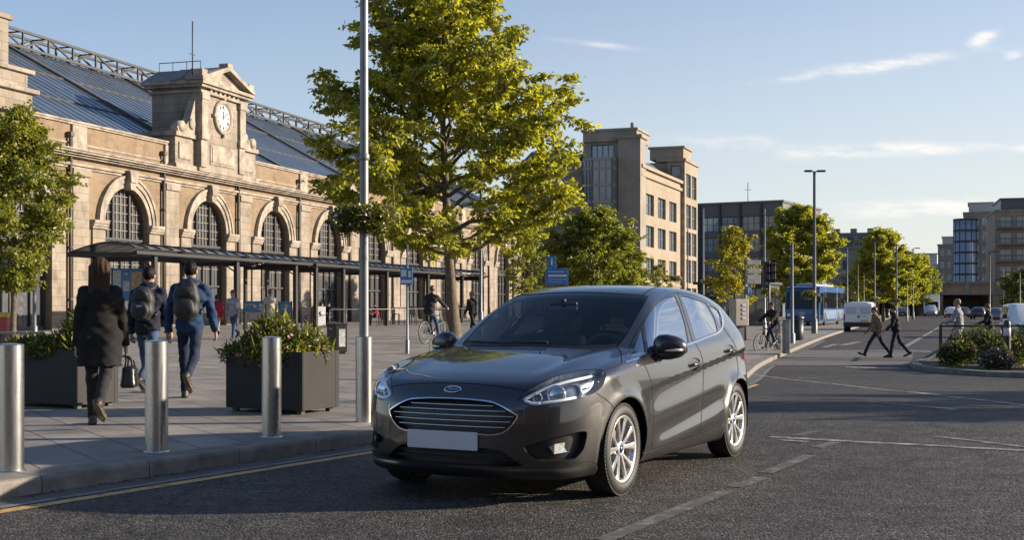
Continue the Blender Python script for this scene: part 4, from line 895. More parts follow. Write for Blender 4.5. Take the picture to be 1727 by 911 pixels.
tr_.box(X0 - 4, X1, -0.20, 0.0, 8.04, 8.16); tr_.box(X0 - 4, X1, -0.09, 0.0, 7.92, 8.03)
for y, z0, z1 in ((-0.30, 8.44, 8.53), (-0.46, 8.53, 8.62), (-0.62, 8.62, 8.72), (-0.70, 8.72, 8.80)): tr_.box(X0 - 4, X1, y, 0.30, z0, z1 - 0.002)
tr_.box(X0 - 4, X1, -0.10, 0.55, 10.02, 10.12, 0.02); tr_.box(X0 - 4, X1, -0.16, 0.6, 10.12, 10.22, 0.02); tr_.box(X0 - 4, X1, -0.05, 0.0, 9.08, 9.16)
for c in [b - 4 for b in bays] + [bays[-1] + 4]: tr_.box(c - 0.55, c + 0.55, -0.12, 0.0, 8.82, 10.0)
tr_.build('moulding', trimst, ST)
for c in [b - 4 for b in bays] + [bays[-1] + 4]:
    pl = MB(); pl.box(c - 0.62, c + 0.62, -0.20, 0.0, 1.15, 7.90); pl.box(c - 0.74, c + 0.74, -0.30, 0.0, -0.5, 1.15); pl.box(c - 0.70, c + 0.70, -0.29, 0.0, 7.55, 7.90); pl.build('pilaster', ashlar, ST)
for c in bays:
    for s in (-1, 1):
        xa, xb = sorted((c + s * (OR + 0.001), c + s * 2.95)); MB().box(xa, xb, -0.10, 0.0, -0.5, 5.09).build('window_pier', ashlar, ST)
for c in [b - 4 for b in bays]:
    m_ = MB(); m_.tube([(c - 0.78, -0.16, 0.0), (c - 0.78, -0.16, 9.6)], 0.085, 8)
    for z in (1.5, 4.0, 6.4, 8.2): m_.tube([(c - 0.78, -0.16, z), (c - 0.78, -0.16, z + 0.12)], 0.115, 8)
    m_.box(c - 0.92, c - 0.64, -0.30, 0.0, 9.40, 9.62, 0.03); m_.build('drainpipe', mat('drainpipe_grey', (0.075, 0.07, 0.066), 0.6, var=0.3), ST)
# one arched window: pane, dark frame with pale glazing bars, spandrel band and shopfront below
def arch_window(c, first=None):
    if first:
        o = first.copy(); COL.objects.link(o); o.parent = ST; o.location = (c, 0, 0)
        for ch in first.children: q = ch.copy(); COL.objects.link(q); q.parent = o
        return o
    g = MB(); a = arch_pts(0, OR + 0.02, 24); g.add([(p[0], 0.42, p[1]) for p in a], [tuple(range(len(a)))])
    for k in range(4):
        for (z0, z1) in ((0.15, 2.35), (2.42, 4.22)): g.quad((-1.9 + 0.95 * k, 0.42, z0), (-0.95 + 0.95 * k, 0.42, z0), (-0.95 + 0.95 * k, 0.42 + 0.012 * ((k * 7) % 3 - 1), z1), (-1.9 + 0.95 * k, 0.42, z1))
    g.quad((-1.95, 0.42, 4.6), (1.95, 0.42, 4.6), (1.95, 0.42, SPR), (-1.95, 0.42, SPR))
    o = g.build('arched_window', stg, ST); o.location = (c, 0, 0)
    f = MB()
    for x in (-0.72, 0.72): f.box(x - 0.07, x + 0.07, 0.27, 0.43, 4.5, SPR + math.sqrt(OR ** 2 - x * x))
    for r0, r1 in ((OR - 0.13, OR + 0.01),):
        p0, p1 = arch_pts(0, r0, 24), arch_pts(0, r1, 24); n = 25
        f.add([(p[0], 0.28, p[1]) for p in p0] + [(p[0], 0.28, p[1]) for p in p1] + [(p[0], 0.43, p[1]) for p in p0], [(k, k + 1, k + 1 + n, k + n) for k in range(n - 1)] + [(k, k + 1, k + 1 + 2 * n, k + 2 * n) for k in range(n - 1)])
    for s in (-1, 1): f.box(min(s * 1.80, s * 1.93), max(s * 1.80, s * 1.93), 0.28, 0.43, 0.1, SPR)
    f.box(-1.93, 1.93, 0.24, 0.44, 4.22, 4.38); f.box(-1.93, 1.93, 0.32, 0.44, 4.38, 4.62); f.box(-1.93, 1.93, 0.22, 0.44, 4.62, 4.74)
    f.box(-1.93, 1.93, 0.28, 0.44, 2.34, 2.44); f.box(-1.93, 1.93, 0.26, 0.44, 0.0, 0.30)
    for x in (-0.95, 0.0, 0.95): f.box(x - 0.05, x + 0.05, 0.30, 0.43, 0.1, 4.25)
    f.build('frame', frame_d, o)
    b = MB()
    for x in (-1.45, -1.08, -0.36, 0.0, 0.36, 1.08, 1.45): b.box(x - 0.018, x + 0.018, 0.36, 0.43, 4.74, SPR + math.sqrt(max(OR ** 2 - x * x, 0)) - 0.1)
    for z in (5.15, 5.60, 6.05, 6.50, 6.92):
        hw = OR - 0.1 if z < SPR else math.sqrt(OR ** 2 - (z - SPR) ** 2) - 0.1
        b.box(-hw, hw, 0.355, 0.425, z - 0.018, z + 0.018)
    for x in (-1.43, -0.48, 0.48, 1.43): b.box(x - 0.015, x + 0.015, 0.38, 0.43, 2.44, 4.22)
    b.box(-1.85, 1.85, 0.375, 0.43, 3.38, 3.42); b.build('glazing_bar', frame_p, o)
    return o
w0 = arch_window(bays[0])
for c in bays[1:]: arch_window(c, w0)
# glazed roof: two long slopes with bars, purlin and a lattice ridge
rf = MB(); ry0, rz0, ry1, rz1 = 0.55, 9.9, 14.0, 17.2
def rp(x, t): return (x, ry0 + (ry1 - ry0) * t, rz0 + (rz1 - rz0) * t)
rf.quad(rp(X0 - 6, 0), rp(X1, 0), rp(X1, 1), rp(X0 - 6, 1)); rf.quad((X0 - 6, 14.0, rz1), (X1, 14.0, rz1), (X1, 27.5, rz0), (X0 - 6, 27.5, rz0))
rf.add([(X1, ry0, rz0), (X1, 27.5, rz0), (X1, 14.0, rz1)], [(0, 1, 2)])
roof = rf.build('glass_roof', roofg, ST)
rb = MB(); nrm = Vector((0, -(rz1 - rz0), ry1 - ry0)).normalized(); sl = Vector((0, ry1 - ry0, rz1 - rz0)).normalized()
x = X0 - 6; k = 0
while x < X1:
    big = k % 14 == 0; wd = 0.13 if big else 0.028; hh = 0.07 if big else 0.012
    a, b = Vector(rp(x, 0.0)), Vector(rp(x, 1.0)); rb.obox((a + b) / 2 + nrm * hh, sl, Vector((1, 0, 0)), nrm, (b - a).length / 2, wd, hh); x += 0.90; k += 1
for t in (0.34, 0.67): rb.obox(Vector(rp((X0 + X1) / 2 - 3, t)) + nrm * 0.02, Vector((1, 0, 0)), sl, nrm, (X1 - X0) / 2 + 3, 0.05, 0.03)
rb.build('roof_bar', roofb, roof)
rl = MB(); n = 44; zb, zt = 17.25, 18.25; xs = [X0 - 6 + (X1 - X0 + 6) * i / n for i in range(n + 1)]
for y in (13.7, 15.0):
    rl.bar((xs[0], y, zb), (xs[-1], y, zb), 0.16); rl.bar((xs[0], y, zt), (xs[-1], y, zt), 0.16)
    for i in range(n):
        rl.bar((xs[i], y, zb), (xs[i], y, zt), 0.11); rl.bar((xs[i], y, zt if i % 2 else zb), (xs[i + 1], y, zb if i % 2 else zt), 0.10)
for i in range(n): rl.bar((xs[i], 13.7, zt), (xs[i], 15.0, zt), 0.08); rl.bar((xs[i], 13.7, zb), (xs[i], 15.0, zb), 0.10)
rl.build('ridge_lattice', iron, ST)
rk = MB(); rk.prism([(0.5, 10.0), (1.2, 10.45), (13.9, 17.4), (13.9, 16.8)], 'x', X0 + 15.0, X0 + 15.5)     # raking stone verge against the roof
rk.build('gable_verge', trimst, ST)
# stone pier at the near end
pr = MB(); pr.box(54.0, 60.2, -0.35, 2.0, 9.99, 10.9); pr.box(53.8, 60.5, -0.55, 2.2, 10.9, 11.12, 0.04); pr.box(53.8, 60.0, -0.25, 1.9, 11.12, 11.8); pr.box(53.6, 60.35, -0.42, 2.1, 11.8, 12.0, 0.04)
pr.box(55.5, 58.9, -0.1, 1.2, 12.0, 14.05); pr.box(55.3, 59.1, -0.22, 1.35, 14.05, 14.30, 0.04)
pr.build('stone_pier', ashlar, ST)
# clock tower
TC = 76.3; tw = MB()
tw.box(TC - 4.45, TC + 4.45, -0.45, 2.2, 8.80, 10.55); tw.box(TC - 2.45, TC + 2.45, -0.75, 2.3, 8.80, 13.5)
tower = tw.build('clock_tower', ashlar, ST)
tt = MB(); tt.box(TC - 4.6, TC + 4.6, -0.62, 2.25, 8.81, 9.05); tt.box(TC - 4.6, TC + 4.6, -0.62, 2.25, 10.551, 10.80, 0.03)
for s in (-1, 1):
    tt.box(TC + s * 3.5 - 0.62, TC + s * 3.5 + 0.62, -0.52, -0.44, 9.35, 10.25); tt.box(TC + s * 3.5 - 0.46, TC + s * 3.5 + 0.46, -0.47, -0.40, 9.5, 10.1)
    tt.box(TC + s * 2.12 - 0.32, TC + s * 2.12 + 0.32, -0.92, -0.74, 10.8, 13.2); tt.box(TC + s * 2.12 - 0.40, TC + s * 2.12 + 0.40, -0.98, -0.74, 12.85, 13.2); tt.box(TC + s * 2.12 - 0.38, TC + s * 2.12 + 0.38, -0.96, -0.74, 10.6, 10.95)
    tt.box(TC + s * 2.12 - 0.32, TC + s * 2.12 + 0.32, -0.86, -0.74, 9.06, 10.55)
    # scrolled brackets on the shoulders
    q = [(2.45, 10.8), (4.3, 10.8), (4.38, 11.05), (4.1, 11.3), (3.75, 11.22), (3.45, 11.3), (3.1, 11.65), (2.85, 12.2), (2.62, 12.75), (2.45, 12.8)]
    tt.prism([(TC + s * p[0], p[1]) for p in q], 'y', -0.55, -0.10); tt.lathe((TC + s * 3.95, -0.62, 11.12), [(0.0, 0), (0.30, 0), (0.30, 0.5), (0, 0.5)], 14, 'y'); tt.lathe((TC + s * 2.95, -0.66, 11.35), [(0.0, 0), (0.22, 0), (0.34, 0.12), (0, 0.12)], 14, 'y')
tt.box(TC - 1.35, TC + 1.35, -0.80, -0.74, 9.30, 10.4); tt.box(TC - 1.2, TC + 1.2, -0.84, -0.79, 9.42, 10.28)
for y, z0, z1, e in ((-0.95, 13.2, 13.36, 0.15), (-1.10, 13.5, 13.66, 0.3), (-1.25, 13.66, 13.84, 0.45)): tt.box(TC - 2.45 - e, TC + 2.45 + e, y, 2.3 + e, z0, z1)
tt.prism([(TC - 2.6, 13.84), (TC + 2.6, 13.84), (TC, 14.7)], 'y', -0.85, -0.2)
for s in (-1, 1):
    tt.prism([(TC + s * 2.98, 13.84), (TC + s * 2.98, 14.02), (TC, 15.05), (TC, 14.80), (TC + s * 2.45, 13.95)], 'y', -1.28, -0.15)
    tt.box(TC + s * 2.62 - 0.3, TC + s * 2.62 + 0.3, -1.2, -0.6, 14.0, 14.45, 0.03)
tt.box(TC - 0.3, TC + 0.3, -1.3, -0.7, 14.95, 15.2, 0.04)
for k in range(7): tt.box(TC - 1.5 + 0.5 * k - 0.11, TC - 1.5 + 0.5 * k + 0.11, -0.95, -0.80, 13.36, 13.5)
tt.lathe((TC, -0.78, 12.12), [(0.74, -0.03), (0.80, -0.13), (0.95, -0.15), (1.0, -0.10), (1.02, -0.03), (1.02, 0.05)], 40, 'y')
for a in range(4): ang = a * math.pi / 2; tt.box(TC + 1.06 * math.cos(ang) - 0.09, TC + 1.06 * math.cos(ang) + 0.09, -0.96, -0.78, 12.12 + 1.06 * math.sin(ang) - 0.09, 12.12 + 1.06 * math.sin(ang) + 0.09)
tt.build('tower_moulding', trimst, tower)
lr = MB(); lr.prism([(TC - 2.9, 13.845), (TC + 2.9, 13.845), (TC + 1.2, 14.75), (TC - 1.2, 14.75)], 'y', -0.14, 2.75); lr.build('tower_roof', lead, tower)
rail = MB()
for s in (-1, 1): rail.tube([(TC + s * 1.1, 0.0, 15.25), (TC + s * 1.1, 2.7, 15.25)], 0.025, 6)
for k in range(4):
    for s in (-1, 1): rail.tube([(TC + s * 1.1, 0.9 * k, 14.7), (TC + s * 1.1, 0.9 * k, 15.25)], 0.02, 6)
rail.build('roof_railing', iron, tower)
ff = MB(); ff.disc((TC, -0.815, 12.12), 0.75, 'y', 40, True); face = ff.build('clock_face', mat('clock_white', (0.50, 0.50, 0.48), 0.4), tower, fix=False)
num = MB(); ROM = ['XII', 'I', 'II', 'III', 'IIII', 'V', 'VI', 'VII', 'VIII', 'IX', 'X', 'XI']
for h in range(12):
    a = math.pi / 2 - h * math.pi / 6; rd = Vector((math.cos(a), 0, math.sin(a))); tg = Vector((math.sin(a), 0, -math.cos(a))); c = Vector((TC, -0.825, 12.12)) + rd * 0.60
    wds = {'I': 0.05, 'V': 0.10, 'X': 0.10}; tot = sum(wds[q] for q in ROM[h]); o = -tot / 2
    for q in ROM[h]:
        m0 = c + tg * (o + wds[q] / 2); up = rd * 0.09
        if q == 'I': num.bar(m0 - up, m0 + up, 0.022, 0.012, (0, -1, 0))
        else:
            dx = tg * wds[q] * 0.36
            if q == 'V': num.bar(m0 - up, m0 + up - dx, 0.022, 0.012, (0, -1, 0)); num.bar(m0 - up, m0 + up + dx, 0.018, 0.012, (0, -1, 0))
            else: num.bar(m0 - up - dx, m0 + up + dx, 0.022, 0.012, (0, -1, 0)); num.bar(m0 - up + dx, m0 + up - dx, 0.018, 0.012, (0, -1, 0))
        o += wds[q]
num.build('numerals', mat('clock_black', (0.015, 0.015, 0.015), 0.5), face)
for ang, ln, wd in ((math.pi / 2 - R(62), 0.60, 0.030), (math.pi / 2 - R(5), 0.38, 0.042)):
    hd = MB(); c = Vector((TC, -0.84, 12.12)); d = Vector((math.cos(ang), 0, math.sin(ang))); hd.bar(c - d * 0.12, c + d * ln, wd, 0.015, (0, -1, 0)); hd.build('clock_hand', MATS['clock_black'], face)
an = MB(); an.tube([(TC - 2.45, -0.3, 13.9), (TC - 2.45, -0.3, 17.2)], 0.035, 6); an.bar((TC - 2.75, -0.3, 15.35), (TC - 2.15, -0.3, 15.35), 0.04); an.bar((TC - 2.45, -0.3, 14.6), (TC - 2.7, 0.3, 14.0), 0.03); an.build('antenna', iron, ST)
a2 = MB(); a2.tube([(101.0, 14.2, 18.2), (101.0, 14.2, 20.0)], 0.05, 6); a2.bar((100.0, 14.2, 19.4), (102.0, 14.2, 19.4), 0.06); a2.build('antenna', iron, ST)
# ============================================================ LEAVES, TREES, PLANTS
def leaf_mat(name, col, col2, trans=0.45, rough=0.5):
    if name in MATS: return MATS[name]
    m = bpy.data.materials.new(name); m.use_nodes = True; nt = m.node_tree; nt.nodes.clear(); N = nt.nodes.new; L = nt.links.new
    out = N('ShaderNodeOutputMaterial'); geo = N('ShaderNodeNewGeometry'); cr = N('ShaderNodeValToRGB'); cr.color_ramp.elements[0].color = (*col, 1); cr.color_ramp.elements[1].color = (*col2, 1)
    tc = N('ShaderNodeTexCoord'); n = N('ShaderNodeTexNoise'); n.inputs['Scale'].default_value = 1.1; n.inputs['Detail'].default_value = 3; L(tc.outputs['Object'], n.inputs['Vector'])
    ad = N('ShaderNodeMath'); ad.operation = 'MULTIPLY_ADD'; L(geo.outputs['Random Per Island'], ad.inputs[0]); ad.inputs[1].default_value = 0.65
    mm = N('ShaderNodeMath'); mm.operation = 'MULTIPLY_ADD'; L(n.outputs['Fac'], mm.inputs[0]); mm.inputs[1].default_value = 1.2; mm.inputs[2].default_value = -0.42
    L(mm.outputs[0], ad.inputs[2]); L(ad.outputs[0], cr.inputs[0])
    d = N('ShaderNodeBsdfDiffuse'); t = N('ShaderNodeBsdfTranslucent'); g = N('ShaderNodeBsdfGlossy'); g.inputs['Roughness'].default_value = rough
    L(cr.outputs[0], d.inputs[0]); tm = N('ShaderNodeMixRGB'); tm.blend_type = 'MULTIPLY'; tm.inputs[0].default_value = 1; L(cr.outputs[0], tm.inputs[1]); tm.inputs[2].default_value = (1.5, 1.55, 0.6, 1); L(tm.outputs[0], t.inputs[0])
    m1 = N('ShaderNodeMixShader'); m1.inputs[0].default_value = trans; L(d.outputs[0], m1.inputs[1]); L(t.outputs[0], m1.inputs[2])
    m2 = N('ShaderNodeMixShader'); m2.inputs[0].default_value = 0.05; L(m1.outputs[0], m2.inputs[1]); L(g.outputs[0], m2.inputs[2]); L(m2.outputs[0], out.inputs[0])
    MATS[name] = m; return m
class Leaves:
    """Many small folded leaves gathered in numpy and linked as one mesh."""
    def __init__(s): s.V = []; s.n = 0
    def add(s, C, size, rng, droop=0.35, aspect=0.55, spread=None):
        C = np.asarray(C, float); n = len(C)
        if n == 0: return
        a = rng.uniform(0, 2 * np.pi, n); el = rng.normal(-droop, 0.45, n)
        d = np.stack([np.cos(a) * np.cos(el), np.sin(a) * np.cos(el), np.sin(el)], 1)
        if spread is not None: d = d + spread; d /= np.linalg.norm(d, axis=1)[:, None]
        up = np.array([0, 0, 0.55]) + rng.normal(0, 0.75, (n, 3)); sd = np.cross(d, up); sd /= np.linalg.norm(sd, axis=1)[:, None] + 1e-9
        nn = np.cross(sd, d); sz = (size * rng.uniform(0.6, 1.25, n))[:, None]
        A = C; B = C + d * sz * 0.45 + sd * sz * aspect * 0.5 + nn * sz * 0.10; D = C + d * sz * 0.45 - sd * sz * aspect * 0.5 + nn * sz * 0.10; E = C + d * sz - nn * sz * 0.12
        s.V.append(np.stack([A, B, E, D], 1).reshape(-1, 3)); s.n += n
    def build(s, name, m, parent=None):
        V = np.concatenate(s.V); n = len(V) // 4; me = bpy.data.meshes.new(name)
        me.vertices.add(len(V)); me.vertices.foreach_set('co', V.ravel().astype(np.float32)); me.loops.add(6 * n); me.polygons.add(2 * n)
        b = np.arange(n)[:, None] * 4; idx = np.concatenate([b + 0, b + 1, b + 2, b + 0, b + 2, b + 3], 1).ravel()
        me.loops.foreach_set('vertex_index', idx.astype(np.int32)); me.polygons.foreach_set('loop_start', (np.arange(2 * n) * 3).astype(np.int32))
        me.update(calc_edges=True); me.materials.append(m); return link(name, me, parent)
bark = mat('bark', (0.115, 0.090, 0.062), 0.9, var=0.45, vscale=6, bump=0.6, bscale=22)
bark_d = mat('bark_dark', (0.085, 0.065, 0.045), 0.9, var=0.4, vscale=6)
def tree(base, prof, tr_r, first, n_limb, n_sub, n_leaf, size, lm, seed, label, group=None, name='tree', lean=(0, 0), flat=0.55, asc=(0.35, 0.95), bm=None, clump=0.35):
    """prof: (height, crown radius) pairs; a leader with ascending limbs, sub-branches and leaves in sprays."""
    rng = np.random.default_rng(seed); root = empty(name, base, 0, label, 'tree', group)
    zs = [p[0] for p in prof]; top = zs[-1]; rad = lambda z: float(np.interp(z, zs, [p[1] for p in prof]))
    tk = MB(); pts = []; nz = 9
    for i in range(nz): z = top * 0.96 * i / (nz - 1); pts.append(Vector((lean[0] * z + rng.normal(0, 0.012) * z * (i > 1), lean[1] * z + rng.normal(0, 0.012) * z * (i > 1), z)))
    rr_ = [tr_r * (1.35 if i == 0 else (1 - 0.93 * (i / (nz - 1)) ** 0.85)) for i in range(nz)]
    tk.tube([Vector((0, 0, -0.15))] + pts, [rr_[0] * 1.1] + rr_, 12)
    def stem(z):
        t = np.clip(z / (top * 0.96), 0, 0.999) * (nz - 1); i = int(t); return pts[i].lerp(pts[min(i + 1, nz - 1)], t - i), rr_[i] * (1 - (t - i)) + rr_[min(i + 1, nz - 1)] * (t - i)
    ends = []; gold = 2.399963
    for k in range(n_limb):
        f = (k + 0.5) / n_limb; z0 = first + (top * 0.93 - first) * f ** 1.05; az = k * gold + rng.normal(0, 0.25)
        p0, r0 = stem(z0); up = asc[0] + (asc[1] - asc[0]) * f + rng.normal(0, 0.10)
        # run out to the crown's outline
        L_ = 0.2
        while L_ < 9:
            zz = z0 + L_ * math.sin(up)
            if L_ * math.cos(up) >= rad(zz) * rng.uniform(0.97, 1.0): break
            L_ += 0.1
        L_ *= rng.uniform(0.86, 1.06); d = Vector((math.cos(az) * math.cos(up), math.sin(az) * math.cos(up), math.sin(up)))
        lp = []
        for i in range(6):
            t = i / 5; q = p0 + d * L_ * t + Vector((0, 0, -0.10 * L_ * t * (1 - t) + 0.06 * L_ * t * t)) + Vector(rng.normal(0, 0.025, 3)) * L_ * (i > 0); lp.append(q)
        rl = max(0.012, min(r0 * 0.62, 0.012 + 0.018 * L_)); tk.tube(lp, [rl * (1 - 0.85 * i / 5) for i in range(6)], 6, caps=False)
        ends.append((lp, 0.35, 1.0, 0.34))
        for j in range(n_sub):
            t = rng.uniform(0.22, 0.95); i = min(int(t * 5), 4); q0 = lp[i].lerp(lp[i + 1], t * 5 - i); sa = az + rng.choice((-1, 1)) * rng.uniform(0.5, 1.25); su = up * 0.6 + rng.normal(0.05, 0.35)
            l2 = L_ * rng.uniform(0.20, 0.48) * (1.15 - 0.45 * t) + 0.1; dd = Vector((math.cos(sa) * math.cos(su), math.sin(sa) * math.cos(su), math.sin(su)))
            sp = [q0 + dd * l2 * u + Vector((0, 0, -0.08 * l2 * u * u)) + Vector(rng.normal(0, 0.03, 3)) * l2 * (u > 0) for u in (0, 0.35, 0.7, 1.0)]
            tk.tube(sp, [rl * 0.42, rl * 0.32, rl * 0.2, rl * 0.08], 4, caps=False); ends.append((sp, 0.15, 1.0, 0.26))
    tk.build('trunk', bm or bark, root, fix=False)
    lv = Leaves(); w = np.array([(e[0][-1] - e[0][0]).length for e in ends]); w /= w.sum(); per = rng.multinomial(n_leaf, w)
    for (pl, a, b, sp), n in zip(ends, per):
        if n < 1: continue
        nc = max(1, int(n / 9)); ct = a + (b - a) * rng.uniform(0, 1, nc) ** 0.75; m = len(pl) - 1; C = []
        for t in ct:
            i = min(int(t * m), m - 1); C.append(pl[i].lerp(pl[i + 1], t * m - i))
        C = np.array([tuple(c) for c in C]) + rng.normal(0, sp * clump, (nc, 3)) * (1, 1, flat)
        pick = rng.integers(0, nc, n); lv.add(C[pick] + rng.normal(0, size * 0.55, (n, 3)) * (1, 1, flat), size, rng)
    lv.build('crown', lm, root); return root
LM_big = leaf_mat('leaf_lime', (0.105, 0.125, 0.013), (0.430, 0.400, 0.036), 0.6)
LM_mid = leaf_mat('leaf_green', (0.064, 0.086, 0.011), (0.285, 0.285, 0.030), 0.55)
LM_dark = leaf_mat('leaf_dark', (0.034, 0.052, 0.010), (0.170, 0.185, 0.022), 0.45)
LM_yel = leaf_mat('leaf_yellow', (0.110, 0.110, 0.012), (0.390, 0.330, 0.024), 0.55)
def build_trees():
    b = at(766, 44, PAVE)
    tree(b, [(2.9, 0.6), (3.5, 2.7), (4.4, 4.4), (5.8, 4.85), (7.2, 4.6), (8.4, 4.1), (10.0, 3.2), (12.0, 2.15), (13.6, 1.1), (15.0, 0.2)], 0.205, 2.75, 64, 12, 76000, 0.215, LM_big, 11, 'tall lime green plane tree rising behind the dark hatchback', flat=0.42, asc=(0.34, 1.10), lean=(-0.062, 0))
    tree(at(22, 28.5, PAVE), [(1.7, 0.3), (2.4, 0.85), (3.2, 1.12), (4.1, 1.15), (4.8, 0.9), (5.35, 0.25)], 0.085, 1.45, 36, 10, 34000, 0.105, LM_mid, 5, 'small round street tree at the far left in front of the station', asc=(0.5, 1.1))
    tree(at(1002, 92), [(1.5, 1.2), (2.8, 3.0), (4.5, 3.6), (6.3, 3.1), (7.6, 1.9), (8.5, 0.3)], 0.20, 1.4, 38, 10, 26000, 0.28, LM_mid, 21, 'broad dark green tree below the stone and glass building', asc=(0.3, 1.0), bm=bark_d)
    tree(at(1060, 98), [(1.2, 0.8), (2.5, 1.7), (4.0, 1.7), (5.0, 0.9), (5.6, 0.2)], 0.11, 1.1, 20, 8, 6500, 0.24, LM_mid, 22, 'lower green tree just right of the broad dark tree', bm=bark_d)
    tree(at(1112, 105), [(1.2, 0.5), (2.2, 1.05), (3.6, 1.0), (5.2, 0.2)], 0.07, 1.0, 14, 6, 2400, 0.20, LM_mid, 23, 'young thin tree against the sunlit stone facade', bm=bark_d)
    tree(at(884, 86, PAVE), [(1.4, 0.6), (2.6, 1.3), (4.4, 1.3), (5.6, 0.9), (6.4, 0.2)], 0.075, 1.5, 20, 7, 4200, 0.20, LM_mid, 24, 'slim airy tree before the end bays of the station', asc=(0.5, 1.1), clump=0.3)
    tree(at(1238, 76), [(1.5, 0.6), (2.4, 1.35), (3.6, 1.65), (5.0, 1.15), (6.0, 0.4), (6.5, 0.1)], 0.085, 1.45, 24, 8, 5600, 0.21, LM_yel, 25, 'thin yellowing street tree left of the traffic signal', asc=(0.5, 1.05), clump=0.3, bm=bark_d)
    tree(at(1352, 117), [(1.9, 1.1), (2.8, 3.1), (5.3, 3.6), (7.6, 3.3), (9.5, 2.2), (11.0, 0.3)], 0.18, 1.8, 44, 10, 44000, 0.29, LM_big, 26, 'round yellow green tree above the blue bus', 'round trees along the street', bm=bark_d)
    tree(at(1490, 132), [(1.7, 1.0), (2.6, 2.8), (5.0, 3.5), (7.0, 3.1), (8.6, 1.9), (9.8, 0.3)], 0.18, 1.9, 44, 10, 40000, 0.28, LM_big, 27, 'round yellow green tree above the white van', 'round trees along the street', bm=bark_d)
    tree(at(1531, 158), [(2.0, 1.0), (3.2, 2.2), (5.0, 2.5), (7.0, 2.0), (8.3, 0.4)], 0.16, 1.9, 34, 9, 18000, 0.28, LM_big, 28, 'smaller round tree half hidden behind the one above the van', 'round trees along the street', bm=bark_d)
    tree(at(1443, 150), [(1.0, 0.8), (2.4, 1.8), (4.4, 1.9), (6.0, 0.3)], 0.10, 0.9, 20, 7, 4500, 0.26, LM_dark, 29, 'dark bushy tree between the bus and the round street trees', bm=bark_d)
    tree(at(1562, 200), [(1.0, 0.8), (3.0, 2.6), (6.0, 2.8), (8.6, 0.4)], 0.14, 1.0, 18, 7, 4000, 0.36, LM_mid, 30, 'far green tree left of the low brick bridge', bm=bark_d)
    tree(at(1732, 84), [(1.3, 0.6), (2.0, 1.6), (3.0, 1.8), (3.9, 0.5)], 0.10, 1.2, 22, 8, 7000, 0.2, LM_dark, 31, 'low dark tree at the right edge behind the parked white car', bm=bark_d)
    # two trees beyond the right edge whose shade falls across the carriageway
    tree(Vector((21.5, 18.5, float(gz(21.5, 18.5)))), [(1.6, 0.8), (2.4, 2.0), (3.8, 2.6), (5.4, 2.1), (6.8, 0.4)], 0.16, 1.5, 20, 8, 6500, 0.26, LM_mid, 41, 'street tree standing just outside the right edge of the view', bm=bark_d)
    tree(Vector((27.0, 22.5, float(gz(27.0, 22.5)))), [(1.6, 0.8), (2.4, 1.8), (3.8, 2.3), (5.4, 1.8), (6.4, 0.4)], 0.15, 1.5, 20, 8, 6000, 0.26, LM_mid, 42, 'second street tree outside the right edge of the view', bm=bark_d)
build_trees()
FLOW = {'pink': mat('petal_pink', (0.55, 0.08, 0.16), 0.6), 'white': mat('petal_white', (0.75, 0.72, 0.70), 0.6), 'mauve': mat('petal_mauve', (0.35, 0.22, 0.36), 0.6), 'yellow': mat('petal_yellow', (0.65, 0.48, 0.04), 0.6)}
def plants(name, loc, boxes, seed, label, cat, lm, n_leaf, size, blades=0, flowers=0, group=None, kinds=('white', 'pink', 'mauve', 'yellow'), fsize=0.018):
    """boxes: ellipsoid clumps (cx, cy, cz, rx, ry, rz) filled with leaves, upright blades and small flowers."""
    rng = np.random.default_rng(seed); lv = Leaves(); vol = np.array([b[3] * b[4] * b[5] for b in boxes]) ** 0.7; vol /= vol.sum()
    def pick(n, shell=0.5):
        out = []
        for b, k in zip(boxes, rng.multinomial(n, vol)):
            d = rng.normal(0, 1, (k, 3)); d /= np.linalg.norm(d, axis=1)[:, None]; d[:, 2] = np.abs(d[:, 2]) * np.where(rng.random(k) < 0.8, 1, -1)
            r = rng.uniform(shell, 1.05, k)[:, None]; out.append(np.array(b[:3]) + d * r * np.array(b[3:]))
        return np.concatenate(out)
    lv.add(pick(n_leaf, 0.25), size, rng, 0.0, 0.5)
    if blades:
        C = pick(blades, 0.0); C[:, 2] -= 0.05; a = rng.uniform(0, 6.3, blades); V = np.stack([np.cos(a) * 0.45, np.sin(a) * 0.45, np.ones(blades)], 1)
        lv.add(C, size * 3.4, rng, 0.0, 0.07, V * 2.2)
    root = lv.build(name, lm); root.location = loc; tag(root, label, cat, group)
    if flowers:
        F = pick(flowers, 0.92); ks = rng.integers(0, len(kinds), flowers)
        for i, k in enumerate(kinds):
            m_ = MB()
            for c in F[ks == i]:
                c = Vector(c); n = Vector(rng.normal(0, 1, 3) + np.array((0, -0.6, 0.7))).normalized(); t = n.orthogonal().normalized(); u = n.cross(t); s = fsize * rng.uniform(0.7, 1.3)
                ring = [c + n * s * 0.25 + (t * math.cos(q * 1.2566) + u * math.sin(q * 1.2566)) * s for q in range(5)]
                m_.add([c] + ring, [(0, 1 + q, 1 + (q + 1) % 5) for q in range(5)])
            if m_.v: m_.build('flower_heads', FLOW[k], root, fix=False)['kind'] = 'stuff'
    return root

